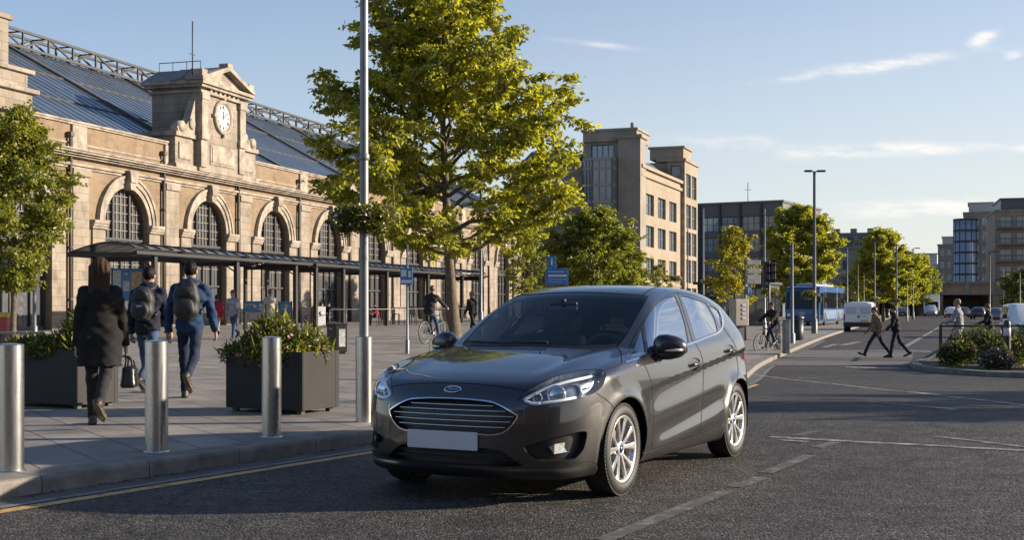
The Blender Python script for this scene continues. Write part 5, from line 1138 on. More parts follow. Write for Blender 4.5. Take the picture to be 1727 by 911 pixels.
# ============================================================ STREET FURNITURE ON THE PLAZA
def steel_mat():
    m = mat('brushed_steel', (0.56, 0.54, 0.51), 0.36, 1.0); nt = m.node_tree; b = nt.nodes['Principled BSDF']; N = nt.nodes.new; L = nt.links.new
    tc = N('ShaderNodeTexCoord'); mp = N('ShaderNodeMapping'); mp.inputs['Scale'].default_value = (14, 14, 1.0); L(tc.outputs['Object'], mp.inputs[0]); n = N('ShaderNodeTexNoise'); n.inputs['Scale'].default_value = 6; n.inputs['Detail'].default_value = 5; L(mp.outputs[0], n.inputs['Vector'])
    r = N('ShaderNodeMapRange'); r.inputs['To Min'].default_value = 0.22; r.inputs['To Max'].default_value = 0.34; L(n.outputs['Fac'], r.inputs['Value']); L(r.outputs[0], b.inputs['Roughness'])
    c = N('ShaderNodeValToRGB'); c.color_ramp.elements[0].color = (0.47, 0.465, 0.455, 1); c.color_ramp.elements[1].color = (0.58, 0.575, 0.56, 1); L(n.outputs['Fac'], c.inputs[0]); L(c.outputs[0], b.inputs['Base Color']); return m
steel = steel_mat(); galv = mat('galvanised', (0.19, 0.195, 0.205), 0.48, 0.6, var=0.25, vscale=4); blackm = mat('black_metal', (0.018, 0.018, 0.02), 0.45); graph = mat('graphite_panel', (0.024, 0.0235, 0.023), 0.5, spec=0.18, var=0.2, vscale=2.5, bump=0.03, bscale=60)
def bollard(px, py, h, r, label, top_gap=True):
    p = P(px, py, PAVE); root = empty('steel_bollard', p, 0, label, 'bollard', 'steel bollards along the kerb')
    MB().lathe((0, 0, 0), [(r, -0.02), (r, h - 0.113)], 40).build('post', steel, root)
    MB().lathe((0, 0, 0), [(r - 0.003, h - 0.113), (r - 0.003, h - 0.106)], 40).lathe((0, 0, 0), [(r - 0.004, h - 0.1065), (r, h - 0.106), (r, h - 0.1058)], 40).lathe((0, 0, 0), [(r, h - 0.1058), (r, h - 0.006)], 40).lathe((0, 0, 0), [(r, h - 0.006), (r - 0.006, h - 0.0005)], 40).lathe((0, 0, 0), [(r - 0.006, h - 0.0005), (r * 0.5, h + 0.006), (0.0, h + 0.008)], 40).build('cap', steel, root)
    MB().lathe((0, 0, 0), [(r + 0.012, 0.001), (r + 0.010, 0.008), (r, 0.009)], 40).build('base_ring', steel, root); return root
bollard(18, 795, 0.895, 0.090, 'steel bollard cut by the left edge, in front of the long planter')
bollard(264, 762, 0.885, 0.090, 'steel bollard standing before the two men with backpacks')
bollard(458, 737, 0.885, 0.086, 'steel bollard in front of the flower filled square planter')
bollard(734, 640, 0.62, 0.098, 'low steel bollard just showing over the hatchback bonnet')
def lamp_post():
    p = P(614, 712, PAVE); root = empty('lamp_post', p, 0, 'tall galvanised lamp post in a steel sleeve carrying a flower basket', 'lamp post')
    MB().lathe((0, 0, 0), [(0.084, -0.02), (0.084, 0.732)], 40).lathe((0, 0, 0), [(0.0805, 0.731), (0.0805, 0.738)], 40).lathe((0, 0, 0), [(0.084, 0.737), (0.084, 0.852)], 40).lathe((0, 0, 0), [(0.084, 0.852), (0.078, 0.858)], 40).lathe((0, 0, 0), [(0.078, 0.858), (0.047, 0.862)], 40).build('sleeve', steel, root)
    MB().lathe((0, 0, 0), [(0.047, 0.85), (0.046, 1.5), (0.044, 2.4), (0.041, 4.0), (0.036, 7.2), (0.0, 7.2)], 28).build('pole', galv, root)
    MB().lathe((0, 0, 0), [(0.05, 1.63), (0.05, 1.66)], 24).build('joint_band', galv, root)
    m_ = MB(); m_.tube([(0, 0, 2.66), (-0.13, 0, 2.69)], 0.011, 8); m_.lathe((0, 0, 0), [(0.046, 2.62), (0.054, 2.63), (0.054, 2.68), (0.046, 2.69)], 20); m_.build('bracket', galv, root)
    m_ = MB(); m_.tube([(0, 0, 7.1), (0.5, 0, 7.3), (1.0, 0, 7.35)], 0.03, 8); m_.box(0.9, 1.5, -0.12, 0.12, 7.3, 7.4, 0.03); m_.build('lamp_head', blackm, root)
    m_ = MB()
    for z, r in ((2.06, 0.20), (1.93, 0.15)): m_.tube([(r * math.cos(t), r * math.sin(t), z) for t in np.linspace(0, 6.283, 25)[:-1]], 0.008, 6, closed=True)
    for k in range(6): a = k * math.pi / 3; m_.bar((0.04 * math.cos(a), 0.04 * math.sin(a), 2.06), (0.2 * math.cos(a), 0.2 * math.sin(a), 2.06), 0.012); m_.bar((0.15 * math.cos(a), 0.15 * math.sin(a), 1.93), (0.2 * math.cos(a), 0.2 * math.sin(a), 2.06), 0.01)
    m_.build('basket_ring', blackm, root)
    bx = [(0.185 * math.cos(k * 0.785), 0.185 * math.sin(k * 0.785), 2.04, 0.145, 0.145, 0.140 + 0.015 * math.cos(k * 1.7)) for k in range(8)] + [(0.10 * math.cos(k * 1.57), 0.10 * math.sin(k * 1.57), 1.99, 0.12, 0.12, 0.11) for k in range(4)] + [(-0.2, -0.05, 1.91, 0.07, 0.07, 0.09), (0.17, -0.08, 1.90, 0.06, 0.06, 0.11)]
    plants('hanging_basket', p, bx, 77, 'ring of trailing yellow green and white flowers round the lamp post', 'flower basket', leaf_mat('leaf_basket', (0.026, 0.042, 0.009), (0.190, 0.190, 0.020), 0.4), 17000, 0.036, 0, 420, kinds=('white', 'yellow', 'mauve', 'white', 'yellow'), fsize=0.014)
lamp_post()
PA = Vector((-0.88, 0.475, 0)).normalized(); PB = Vector((PA.y, -PA.x, 0)) * 1.0
def planter(corner, la, lb, z1, label):
    """corner: the near right corner; la along the shaded front, lb along the sunlit side."""
    ang = math.atan2(PA.y, PA.x); root = empty('planter', corner, ang, label, 'planter', 'graphite planters on the plaza')
    s = -1 if Vector((math.cos(ang + math.pi / 2), math.sin(ang + math.pi / 2), 0)).dot(Vector((0.47, 0.88, 0))) < 0 else 1
    y0, y1 = sorted((0, s * lb)); t = 0.018; zb = 0.045
    m_ = MB(); m_.box(0, la, y0, y0 + t, zb, z1, 0.004); m_.box(0, la, y1 - t, y1, zb, z1, 0.004); m_.box(0, t, y0 + t + 0.001, y1 - t - 0.001, zb, z1, 0.004); m_.box(la - t, la, y0 + t + 0.001, y1 - t - 0.001, zb, z1, 0.004); m_.box(t, la - t, y0 + t, y1 - t, zb, zb + 0.02)
    m_.build('box', graph, root)
    MB().box(-0.003, 0.0, y0 + lb * 0.02, y0 + lb * 0.10, zb, z1).build('corner_strip', graph, root); MB().box(-0.003, 0.0, y1 - lb * 0.10, y1 - lb * 0.02, zb, z1).build('corner_strip', graph, root)
    m_ = MB(); m_.box(t, la - t, y0 + t, y1 - t, z1 - 0.07, z1 - 0.05); m_.build('soil', soil, root)
    for x in (0.08, la - 0.08):
        for y in (y0 + 0.08, y1 - 0.08): MB().box(x - 0.03, x + 0.03, y - 0.03, y + 0.03, -0.005, zb + 0.004).build('foot', blackm, root)
    return root, ang, s
pc = Vector((-2.225, 13.36, PAVE)); planter(pc, 1.05, 0.66, 0.67, 'square graphite planter full of wild flowers behind a bollard')
c1 = pc + PA * 0.52 + Vector((0.47, 0.88, 0)) * 0.33
LMp = leaf_mat('leaf_planter', (0.042, 0.060, 0.010), (0.225, 0.225, 0.028), 0.45)
plants('planter_flowers', (c1.x, c1.y, PAVE + 0.62), [(0, 0, 0.05, 0.48, 0.42, 0.26), (0.25, -0.05, 0.02, 0.32, 0.30, 0.22), (-0.10, 0.0, 0.14, 0.28, 0.26, 0.32), (-0.48, 0.10, 0.0, 0.24, 0.24, 0.16), (0.30, 0.22, 0.05, 0.16, 0.2, 0.26), (-0.15, -0.3, 0.0, 0.3, 0.14, 0.12), (0.05, -0.36, -0.02, 0.34, 0.14, 0.12)], 51, 'wild flowers and grasses spilling from the square planter', 'flowers', LMp, 11000, 0.050, 1500, 190, kinds=('pink', 'white', 'mauve'), fsize=0.017)
pc2 = P(130, 691, PAVE); planter(pc2, 1.30, 0.62, 0.66, 'long graphite planter at the left behind the woman in the black coat')
c2 = pc2 + PA * 0.62 + Vector((0.47, 0.88, 0)) * 0.30
plants('planter_flowers', (c2.x, c2.y, PAVE + 0.62), [(0.2, 0, 0.02, 0.50, 0.35, 0.22), (0.30, -0.05, 0.10, 0.26, 0.26, 0.34), (-0.3, 0.05, 0.0, 0.4, 0.3, 0.18), (0.0, -0.15, 0.0, 0.4, 0.2, 0.16)], 52, 'tall grasses and flowers in the long planter at the left', 'flowers', LMp, 9500, 0.052, 1900, 110, kinds=('mauve', 'white', 'pink'), fsize=0.017)
def litter_bin():
    p = P(566, 598, PAVE); root = empty('litter_bin', p, R(118), 'black litter bin with a pale notice on its sunlit side', 'bin')
    m_ = MB(); m_.box(0.0, 0.62, -0.30, 0.0, 0.05, 0.70, 0.015); m_.build('body', graph, root)
    m_ = MB(); m_.box(-0.02, 0.64, -0.32, 0.02, 0.70, 0.74, 0.01); m_.build('lid', blackm, root)
    m_ = MB(); m_.box(0.18, 0.44, 0.0, 0.012, 0.585, 0.625); m_.build('slot', galv, root)
    m_ = MB(); m_.box(-0.012, 0.0, -0.24, -0.08, 0.18, 0.60); m_.build('notice', mat('notice_pale', (0.42, 0.43, 0.42), 0.6, var=0.5, vscale=18), root)
    m_ = MB(); m_.box(0.04, 0.10, -0.26, -0.04, 0.0, 0.06); m_.box(0.52, 0.58, -0.26, -0.04, 0.0, 0.06); m_.build('feet', blackm, root)
litter_bin()
def bench():
    p = at(-6, 22.0, PAVE); root = empty('bench', p, R(4), 'flat grey slatted bench at the left edge behind the planter', 'bench'); m_ = MB()
    for k in range(4): m_.box(-0.2, 0.80, k * 0.11, k * 0.11 + 0.095, 0.66, 0.70, 0.006)
    m_.build('seat', galv, root)
    for x in (0.0, 0.66): m_ = MB(); m_.box(x, x + 0.06, 0.03, 0.40, 0.0, 0.66); m_.build('leg', blackm, root)
bench()
def pole(px, d, top_py, r, label, off=PAVE, group='slim grey poles', arm=None, name='pole', m=None):
    p = at(px, d, off); h = zpx(top_py, d) - p.z; root = empty(name, p, 0, label, 'pole' if name == 'pole' else 'street lamp', group)
    MB().lathe((0, 0, 0), [(r * 1.6, -0.02), (r * 1.6, min(0.9, h * 0.12)), (r, min(0.95, h * 0.13)), (r * 0.72, h), (0, h)], 12).build('shaft', m or galv, root)
    if arm:
        m_ = MB()
        for a in arm: m_.bar((0, 0, h - 0.02), (a * 0.5, 0, h + 0.02), 0.07, 0.05); m_.box(min(a * 0.25, a), max(a * 0.25, a), -0.14, 0.14, h - 0.03, h + 0.07, 0.02)
        m_.build('lamp_head', blackm, root)
    return root, h
blue = mat('sign_blue', (0.035, 0.14, 0.36), 0.45); signw = mat('sign_white', (0.50, 0.51, 0.52), 0.5); sgrey = mat('sign_back', (0.34, 0.34, 0.33), 0.5, 0.3)
def stop_pole():
    root, h = pole(687, 30.3, 412, 0.030, 'thin pole with a small blue and white stop flag left of the big tree', group=None, name='bus_stop_pole')
    m_ = MB(); m_.box(-0.17, 0.13, -0.02, 0.02, 1.66, 2.06, 0.008); m_.build('flag', blue, root)
    m_ = MB(); m_.box(-0.15, -0.02, -0.026, -0.021, 1.86, 2.02); m_.box(-0.15, 0.11, -0.026, -0.021, 1.70, 1.78); m_.box(0.02, 0.09, -0.026, -0.021, 1.84, 2.0); m_.build('flag_panel', signw, root)
    root['category'] = 'sign'
stop_pole()
pole(811, 47, 150, 0.055, 'grey lamp pole rising into the right side of the big tree crown')
pole(58, 46, 412, 0.07, 'pale pole before the left station window')
def info_sign():
    d = 60; p = at(938, d, PAVE); root = empty('information_sign', p, 0, 'blue information board with an i panel above it over the hatchback roof', 'sign')
    s = d / FPX
    for x in (-0.50, 0.50): m_ = MB(); m_.box(x - 0.03, x + 0.03, -0.03, 0.03, 0, zpx(455, d) - p.z); m_.build('post', galv, root)
    def pan(x0, x1, y0, y1, nm, m, yy, par=None): b = MB(); b.box((x0 - 938) * s, (x1 - 938) * s, yy - 0.03, yy, zpx(y1, d) - p.z, zpx(y0, d) - p.z, 0.01); return b.build(nm, m, par or root)
    pan(921, 958, 453.5, 481, 'board', blue, -0.04); pan(922.5, 937.5, 432, 453, 'symbol_panel', blue, -0.04)
    pan(924.5, 954, 463.5, 467, 'board_line', signw, -0.071); pan(924.5, 950, 457.5, 459.5, 'board_line', mat('sign_pale_blue', (0.25, 0.42, 0.62), 0.5), -0.071)
    pan(924.5, 954, 471, 472.2, 'board_line', MATS['sign_pale_blue'], -0.071); pan(924.5, 947, 475, 476.2, 'board_line', MATS['sign_pale_blue'], -0.071)
    pan(929.2, 931.0, 439, 447.5, 'letter_i', signw, -0.071); pan(929.0, 931.2, 435.5, 437.5, 'letter_i', signw, -0.071)
info_sign()

# ============================================================ GLAZED CANOPIES IN FRONT OF THE STATION
can_gl = mat('canopy_sheet', (0.060, 0.085, 0.120), 0.18, 0.25, spec=0.8, var=0.2, vscale=1.2)
UX, UY = math.cos(R(u_st)), math.sin(R(u_st))
CAN0 = Vector((-29.2, 0, PAVE))
def st_pt(x, y, z=0): return CAN0 + Vector((UX * x - UY * y, UY * x + UX * y, z))
def canopy(d0, d1, posts, label):
    xs0, xs1 = d0 / UY, d1 / UY; o = st_pt(xs0, 0); root = empty('canopy', o, R(u_st), label, 'canopy', 'curved glass canopies before the station'); L_ = xs1 - xs0; w_ = 3.0
    prof = [(w_ * t, 3.24 + 0.36 * math.sin(math.pi * (0.06 + 0.94 * t) ** 0.8) - 0.05 * t) for t in np.linspace(0, 1, 15)]
    n = max(4, int(L_ / 0.85)); V = []
    for i in range(n + 1):
        for y, z in prof: V.append((L_ * i / n, y, z))
    F = [(i * 15 + j, i * 15 + j + 1, (i + 1) * 15 + j + 1, (i + 1) * 15 + j) for i in range(n) for j in range(14)]
    sh = mesh_np('roof_sheet', V, F, can_gl, root, True)
    m_ = MB()
    for i in range(n + 1): m_.tube([(L_ * i / n, y, z + 0.02) for y, z in prof], 0.032, 5)
    m_.build('roof_rib', frame_d, sh)
    m_ = MB(); m_.box(-0.05, L_ + 0.05, -0.10, 0.06, 3.12, 3.25, 0.015); m_.box(-0.05, L_ + 0.05, w_ - 0.06, w_ + 0.06, 3.05, 3.22, 0.015); m_.box(-0.06, 0.06, 0.07, w_ - 0.07, 3.06, 3.20); m_.box(L_ - 0.06, L_ + 0.06, 0.07, w_ - 0.07, 3.06, 3.20)
    m_.build('eaves_beam', blackm, root)
    for dd in posts:
        x = dd / UY - xs0; MB().box(x - 0.10, x + 0.10, 0.05, 0.23, -0.02, 3.13, 0.01).build('post', blackm, root)
        MB().box(x - 0.09, x + 0.09, w_ - 0.22, w_ - 0.08, -0.02, 3.10, 0.01).build('post', blackm, root)
        m_ = MB(); m_.bar((x, 0.14, 2.98), (x, w_ - 0.15, 2.98), 0.10, 0.16); m_.bar((x, 0.14, 2.6), (x, 0.7, 2.95), 0.05); m_.build('cross_beam', blackm, root)
    return root, xs0
CN1, cx1 = canopy(48.0, 62.2, (49.4, 55.5, 60.9), 'nearer curved glass canopy at the left on black posts')
CN2, cx2 = canopy(62.7, 88.5, (63.0, 66.1, 71.7, 77.9, 84.0, 88.0), 'farther curved glass canopy behind the lamp post and the big tree')
# posters and banners standing under the first canopy
def blotch(name, cols, sc, seed=0.0):
    m = mat(name, cols[0], 0.5); nt = m.node_tree; b = nt.nodes['Principled BSDF']; N = nt.nodes.new; L = nt.links.new
    tc = N('ShaderNodeTexCoord'); mp = N('ShaderNodeMapping'); mp.inputs['Location'].default_value = (seed, seed, seed); L(tc.outputs['Object'], mp.inputs[0]); v = N('ShaderNodeTexVoronoi'); v.inputs['Scale'].default_value = sc; L(mp.outputs[0], v.inputs['Vector'])
    cr = N('ShaderNodeValToRGB'); cr.color_ramp.interpolation = 'CONSTANT'
    while len(cr.color_ramp.elements) < len(cols): cr.color_ramp.elements.new(0.5)
    for i, c in enumerate(cols): cr.color_ramp.elements[i].position = i / len(cols); cr.color_ramp.elements[i].color = (*c, 1)
    L(v.outputs['Color'], cr.inputs[0]); L(cr.outputs[0], b.inputs['Base Color']); return m
def standing_panel(name, px0, px1, d, y0, y1, m, label, cat, group=None, inlays=()):
    p = at((px0 + px1) / 2, d, PAVE); w_ = (px1 - px0) * d / FPX; root = empty(name, p, 0, label, cat, group); z1, z0 = zpx(y0, d) - p.z, zpx(y1, d) - p.z
    m_ = MB(); m_.box(-w_ / 2, w_ / 2, -0.03, 0.03, z0, z1, 0.008); m_.build('panel', m, root)
    m_ = MB(); m_.box(-w_ / 2 - 0.05, -w_ / 2 - 0.002, -0.04, 0.04, 0, z1 + 0.03); m_.box(w_ / 2 + 0.002, w_ / 2 + 0.05, -0.04, 0.04, 0, z1 + 0.03); m_.build('stand', blackm, root)
    for (a, b, c, d_, mm) in inlays: q = MB(); q.box(-w_ / 2 + w_ * a, -w_ / 2 + w_ * b, -0.036, -0.031, z0 + (z1 - z0) * c, z0 + (z1 - z0) * d_); q.build('poster_shape', mm, root)
    return root
pblue = mat('poster_blue', (0.06, 0.20, 0.42), 0.4); ppale = mat('poster_pale', (0.45, 0.50, 0.53), 0.5, var=0.4, vscale=6); ptan = mat('poster_tan', (0.42, 0.30, 0.18), 0.5, var=0.5, vscale=8)
standing_panel('poster_board', 190, 241, 51.0, 453, 508, pblue, 'large blue poster board under the nearer canopy behind the walking men', 'poster', None, ((0.02, 0.28, 0.08, 0.95, ppale), (0.62, 0.97, 0.35, 0.9, ptan), (0.36, 0.56, 0.30, 0.62, ppale), (0.42, 0.50, 0.80, 0.86, signw)))
food = blotch('banner_food', [(0.05, 0.17, 0.40), (0.08, 0.25, 0.5), (0.45, 0.30, 0.16), (0.6, 0.52, 0.4), (0.05, 0.17, 0.40)], 7.0)
standing_panel('cafe_banner', 412, 443, 60.5, 508, 527, pblue, 'low blue cafe banner left of the man in the white shirt', 'banner', 'low blue cafe banners', ((0.04, 0.96, 0.25, 0.75, food),))
standing_panel('cafe_banner', 471, 491, 62.0, 509, 527, pblue, 'low blue cafe banner right of the man in the white shirt', 'banner', 'low blue cafe banners', ((0.04, 0.96, 0.25, 0.75, food),))
standing_panel('wall_poster', 2, 14, 56.0, 441, 470, sgrey, 'small blue notices on the stone pier at the far left', 'notice', None, ((0.1, 0.9, 0.66, 0.95, pblue), (0.1, 0.9, 0.05, 0.25, pblue)))
# the sign stall at the far left edge
st_ = empty('market_stall', at(-8, 40, PAVE), 0, 'yellow and red topped stall counter cut by the left edge', 'stall'); m_ = MB(); m_.box(-0.3, 0.55, -0.4, 0.4, 0.78, 0.94, 0.03); m_.build('counter_top', mat('stall_yellow', (0.60, 0.42, 0.06), 0.6, var=0.5, vscale=5), st_); m_ = MB(); m_.box(-0.25, 0.5, -0.35, 0.35, 0.0, 0.78); m_.build('counter_base', mat('stall_red', (0.35, 0.07, 0.05), 0.6), st_)
# cafe tables and chairs under the second canopy
def cafe_table(px, d, label):
    root = empty('cafe_table', at(px, d, PAVE), R(20), label, 'table', 'high cafe tables under the canopy'); MB().box(-0.55, 0.55, -0.35, 0.35, 0.98, 1.03, 0.01).build('tabletop', frame_d, root)
    for x in (-0.45, 0.45):
        for y in (-0.27, 0.27): MB().box(x - 0.025, x + 0.025, y - 0.025, y + 0.025, 0, 0.98).build('leg', frame_d, root)
def cafe_chair(px, d, rz, label):
    root = empty('cafe_chair', at(px, d, PAVE), rz, label, 'chair', 'dark cafe chairs under the canopy'); MB().box(-0.2, 0.2, -0.2, 0.2, 0.62, 0.66, 0.01).build('seat', blackm, root); MB().box(-0.2, 0.2, 0.17, 0.21, 0.66, 1.12, 0.01).build('backrest', blackm, root)
    for x in (-0.17, 0.17):
        for y in (-0.17, 0.17): MB().box(x - 0.018, x + 0.018, y - 0.018, y + 0.018, 0, 0.62).build('leg', blackm, root)
for px, d, lb in ((512, 66, 'high cafe table left of the lone thin canopy post'), (561, 68, 'high cafe table where two people sit left of the lamp post'), (632, 72, 'high cafe table just right of the lamp post'), (676, 76, 'high cafe table by the stop pole'), (704, 78, 'high cafe table behind the cyclist'), (742, 82, 'high cafe table against the trunk of the big tree')): cafe_table(px, d, lb)
for px, d, rz, lb in ((503, 65.5, 1.9, 'cafe chair left of the leftmost table'), (521, 66.5, -1.2, 'cafe chair right of the leftmost table'), (548, 67, 1.7, 'cafe chair left of the sitters table'), (574, 69, -1.5, 'cafe chair right of the sitters table'), (620, 71.5, 1.8, 'cafe chair left of the table by the lamp post'), (644, 73, -1.4, 'cafe chair right of the table by the lamp post'), (668, 75.5, 1.5, 'cafe chair before the stop pole table'), (697, 77, 0.4, 'cafe chair left of the cyclist'), (752, 83, -1.4, 'cafe chair beside the big trunk')): cafe_chair(px, d, rz, lb)
ap = empty('advertising_board', at(541, 65.0, PAVE), R(30), 'small white standing board among the cafe tables', 'sign'); m_ = MB(); m_.box(-0.25, 0.25, -0.05, 0.05, 0.1, 1.1, 0.03); m_.build('board', signw, ap); m_ = MB(); m_.lathe((0, -0.06, 0.75), [(0.0, 0.0), (0.12, 0.0), (0.12, 0.008), (0.0, 0.008)], 16, 'y'); m_.build('board_disc', sgrey, ap)
rl_ = empty('cafe_railing', st_pt(cx2 + 1.0, -0.3), R(u_st), 'thin grey railing along the front of the farther canopy', 'railing'); m_ = MB(); m_.tube([(0, 0, 0.95), (24, 0, 0.95)], 0.02, 6); m_.build('rail', galv, rl_)
for k in range(13): MB().tube([(2 * k, 0, 0), (2 * k, 0, 0.95)], 0.02, 6).build('rail_post', galv, rl_)
# ============================================================ BUILDINGS ALONG THE STREET
cg_blue = dark_glass('city_glass_blue', (0.20, 0.25, 0.31), 0.06, 0.12, 0.6); cg_dark = dark_glass('city_glass_dark', (0.03, 0.035, 0.045), 0.08, 0.15, 0.5); cg_pale = dark_glass('city_glass_pale', (0.12, 0.145, 0.17), 0.10, 0.15, 0.5)
limes = brick_mat('city_limestone', (0.30, 0.248, 0.188), (0.28, 0.230, 0.172), (0.225, 0.183, 0.138), 1.6, 0.7, 0.015, 0, 0.85, 0.5, 0.2, 0.15, 0.3, 'xz', 0.15)
concr = mat('city_concrete', (0.235, 0.205, 0.168), 0.85, var=0.2, vscale=0.6, bump=0.15, bscale=6); slate = mat('city_slate', (0.10, 0.105, 0.115), 0.6, var=0.25, vscale=0.8); greyst = mat('city_grey_stone', (0.20, 0.186, 0.168), 0.85, var=0.2, vscale=0.7)
cframe = mat('city_frame_grey', (0.12, 0.125, 0.13), 0.5); dframe = mat('city_frame_dark', (0.03, 0.033, 0.038), 0.5); bandm = mat('city_band_dark', (0.075, 0.082, 0.092), 0.45)
brk_d = mat('city_brown_brick', (0.24, 0.165, 0.11), 0.85, var=0.25, vscale=0.8); brk_haze = mat('city_hazed_brick', (0.25, 0.195, 0.15), 0.85, var=0.25, vscale=0.6); renderw = mat('city_pale_render', (0.40, 0.385, 0.365), 0.7, var=0.1)  # brick of the far flats is paled in its colour for distance haze
def face_holes(mb, o, ax, n, W_, H_, cols, rows, depth, skip=None):
    """Wall panel with window openings: o corner, ax along, z up, n outwards. Returns the openings."""
    o, ax, n = Vector(o), Vector(ax), Vector(n); up = Vector((0, 0, 1)); us = sorted({0.0, W_, *[c for q in cols for c in q]}); vs_ = sorted({0.0, H_, *[c for q in rows for c in q]}); hol = []
    for i in range(len(us) - 1):
        for j in range(len(vs_) - 1):
            a, b, c, d = us[i], us[i + 1], vs_[j], vs_[j + 1]; p = [o + ax * a + up * c, o + ax * b + up * c, o + ax * b + up * d, o + ax * a + up * d]
            if (a, b) in [tuple(q) for q in cols] and (c, d) in [tuple(q) for q in rows] and not (skip and skip(a, c)):
                q = [v - n * depth for v in p]; hol.append((a, b, c, d))
                for k in range(4): mb.add([p[k], p[(k + 1) % 4], q[(k + 1) % 4], q[k]], [(0, 1, 2, 3)])
            else: mb.add(p, [(0, 1, 2, 3)])
    return hol
def windows(root, o, ax, n, hol, depth, gm, fm, nv=1, nh=1, fw=0.07, name='window'):
    """A framed pane in every opening: the frame is the part, the pane its sub-part. Windows of one size share their meshes."""
    o, ax, n = Vector(o), Vector(ax), Vector(n); up = Vector((0, 0, 1)); cache = {}
    for (a, b, c, d) in hol:
        key = (round(b - a, 3), round(d - c, 3)); base = o + ax * a + up * c - n * (depth - 0.02); w_, h_ = b - a, d - c
        if key in cache:
            f0 = cache[key]; f = f0.copy(); COL.objects.link(f); f.parent = root; f.location = base
            for ch in f0.children: q = ch.copy(); COL.objects.link(q); q.parent = f
            continue
        m_ = MB()
        for u in [0] + [w_ * (i + 1) / (nv + 1) for i in range(nv)] + [w_]:
            t = fw if u in (0, w_) else fw * 0.6; uu = min(max(u, t / 2), w_ - t / 2); m_.obox(ax * uu + up * h_ / 2 + n * 0.03, ax, n, up, t / 2, 0.05, h_ / 2)
        for v in [0] + [h_ * (i + 1) / (nh + 1) for i in range(nh)] + [h_]:
            t = fw if v in (0, h_) else fw * 0.6; vv = min(max(v, t / 2), h_ - t / 2); m_.obox(ax * w_ / 2 + up * vv + n * 0.028, ax, n, up, w_ / 2 - 0.001, 0.045, t / 2)
        f = m_.build(name, fm, root); f.location = base; g = MB(); t_ = 0.006 * ((len(cache) * 5) % 3 - 1)
        g.quad(Vector((0, 0, 0)), ax * w_, ax * w_ + up * h_ + n * t_, up * h_); g.build('pane', gm, f, fix=False); cache[key] = f
def even(n, W_, w_, m0=None):
    """n equal intervals of width w_ spread over W_."""
    m0 = (W_ - n * w_) / (n + 1) if m0 is None else m0; gp = (W_ - 2 * m0 - n * w_) / max(n - 1, 1); return [(round(m0 + i * (w_ + gp), 4), round(m0 + i * (w_ + gp) + w_, 4)) for i in range(n)]
def lv(n, h0, fh, wh): return [(round(h0 + i * fh, 4), round(h0 + i * fh + wh, 4)) for i in range(n)]
def corner_building(px, d, deg, label, cat='building', name='office_building'):
    p = at(px, d); p.z = float(gz(p.x, p.y)) - 0.6; return empty(name, p, R(90 - deg), label, cat), p.z
# --- stone and glass block right of the big tree.  Local x runs away along the street, y to the left
BA, z0 = corner_building(1080, 135, 20, 'sandstone block with a square concrete tower and glazed bays beside the station'); zz = lambda v: v - z0
H1 = zz(16.1); m_ = MB(); cols = even(3, 20.0, 3.9, 2.3); rows = [(zz(q), zz(q) + 2.35) for q in (0.6, 4.15, 7.7, 11.2)]
ho = face_holes(m_, (0, 0, 0), (1, 0, 0), (0, -1, 0), 20.0, H1, cols, rows, 0.35); m_.box(0, 20, 0.4, 12, 0, H1 - 0.05)
m_.box(-0.2, 20.0, -0.25, 0.0, H1 - 0.9, H1 - 0.55); m_.box(-0.3, 20.0, -0.35, 0.6, H1, H1 + 0.35); m_.box(0, 20, -0.12, 0, zz(3.45), zz(3.65)); m_.build('wall', limes, BA); windows(BA, (0, 0, 0), (1, 0, 0), (0, -1, 0), ho, 0.35, cg_pale, cframe, 2, 1)
m_ = MB(); m_.prism([(0.8, H1 + 0.3), (3.0, H1 + 2.2), (7, H1 + 2.6), (9, H1 + 0.3)], 'x', 3.0, 19.5); m_.build('roof', slate, BA)
m_ = MB(); m_.box(-0.8, 1.7, -0.2, 2.25, 0, zz(19.2)); m_.box(-1.0, 1.9, -0.4, 2.5, zz(19.2), zz(19.55)); m_.box(-0.4, 5.0, 0.3, 6.3, zz(19.0), zz(20.1)); m_.box(-0.55, 5.2, 0.15, 6.5, zz(20.1), zz(20.35)); m_.tube([(0.5, 1.0, zz(20.3)), (0.5, 1.0, zz(21.0))], 0.22, 8); m_.build('square_tower', concr, BA)
m_ = MB(); h2 = face_holes(m_, (0.02, 6.4, 0), (0, -1, 0), (-1, 0, 0), 4.1, zz(19.0), [(0.9, 3.4)], [(zz(17.3), zz(18.7))], 0.25); m_.box(0.3, 4.9, 2.4, 6.4, zz(16.0), zz(18.99)); m_.build('upper_storey', concr, BA); windows(BA, (0.02, 6.4, 0), (0, -1, 0), (-1, 0, 0), h2, 0.25, cg_blue, dframe, 3, 0)
m_ = MB(); bayp = [(0.0, 2.3), (-1.6, 2.7), (-1.6, 4.9), (-0.6, 6.3), (0.3, 6.4), (0.3, 2.3)]; m_.prism(bayp, 'z', 0, zz(17.0)); bay = m_.build('glazed_bay', cg_pale, BA)
m_ = MB()
for z in [zz(q) for q in (1.6, 3.4, 5.2, 7.0, 8.8, 10.6, 12.4, 14.2, 16.0, 17.0)]: m_.prism([(p[0] - 0.10 if p[0] < 0.2 else p[0], p[1]) for p in bayp], 'z', z - 0.16, z + 0.16)
for a, b in zip(bayp[:4], bayp[1:5]):
    for t in (0, 0.33, 0.66, 1.0): q = (a[0] + (b[0] - a[0]) * t - 0.06, a[1] + (b[1] - a[1]) * t); m_.box(q[0] - 0.07, q[0] + 0.07, q[1] - 0.07, q[1] + 0.07, 0, zz(17.0))
m_.build('bay_frame', mat('city_frame_tan', (0.26, 0.235, 0.20), 0.6), bay)
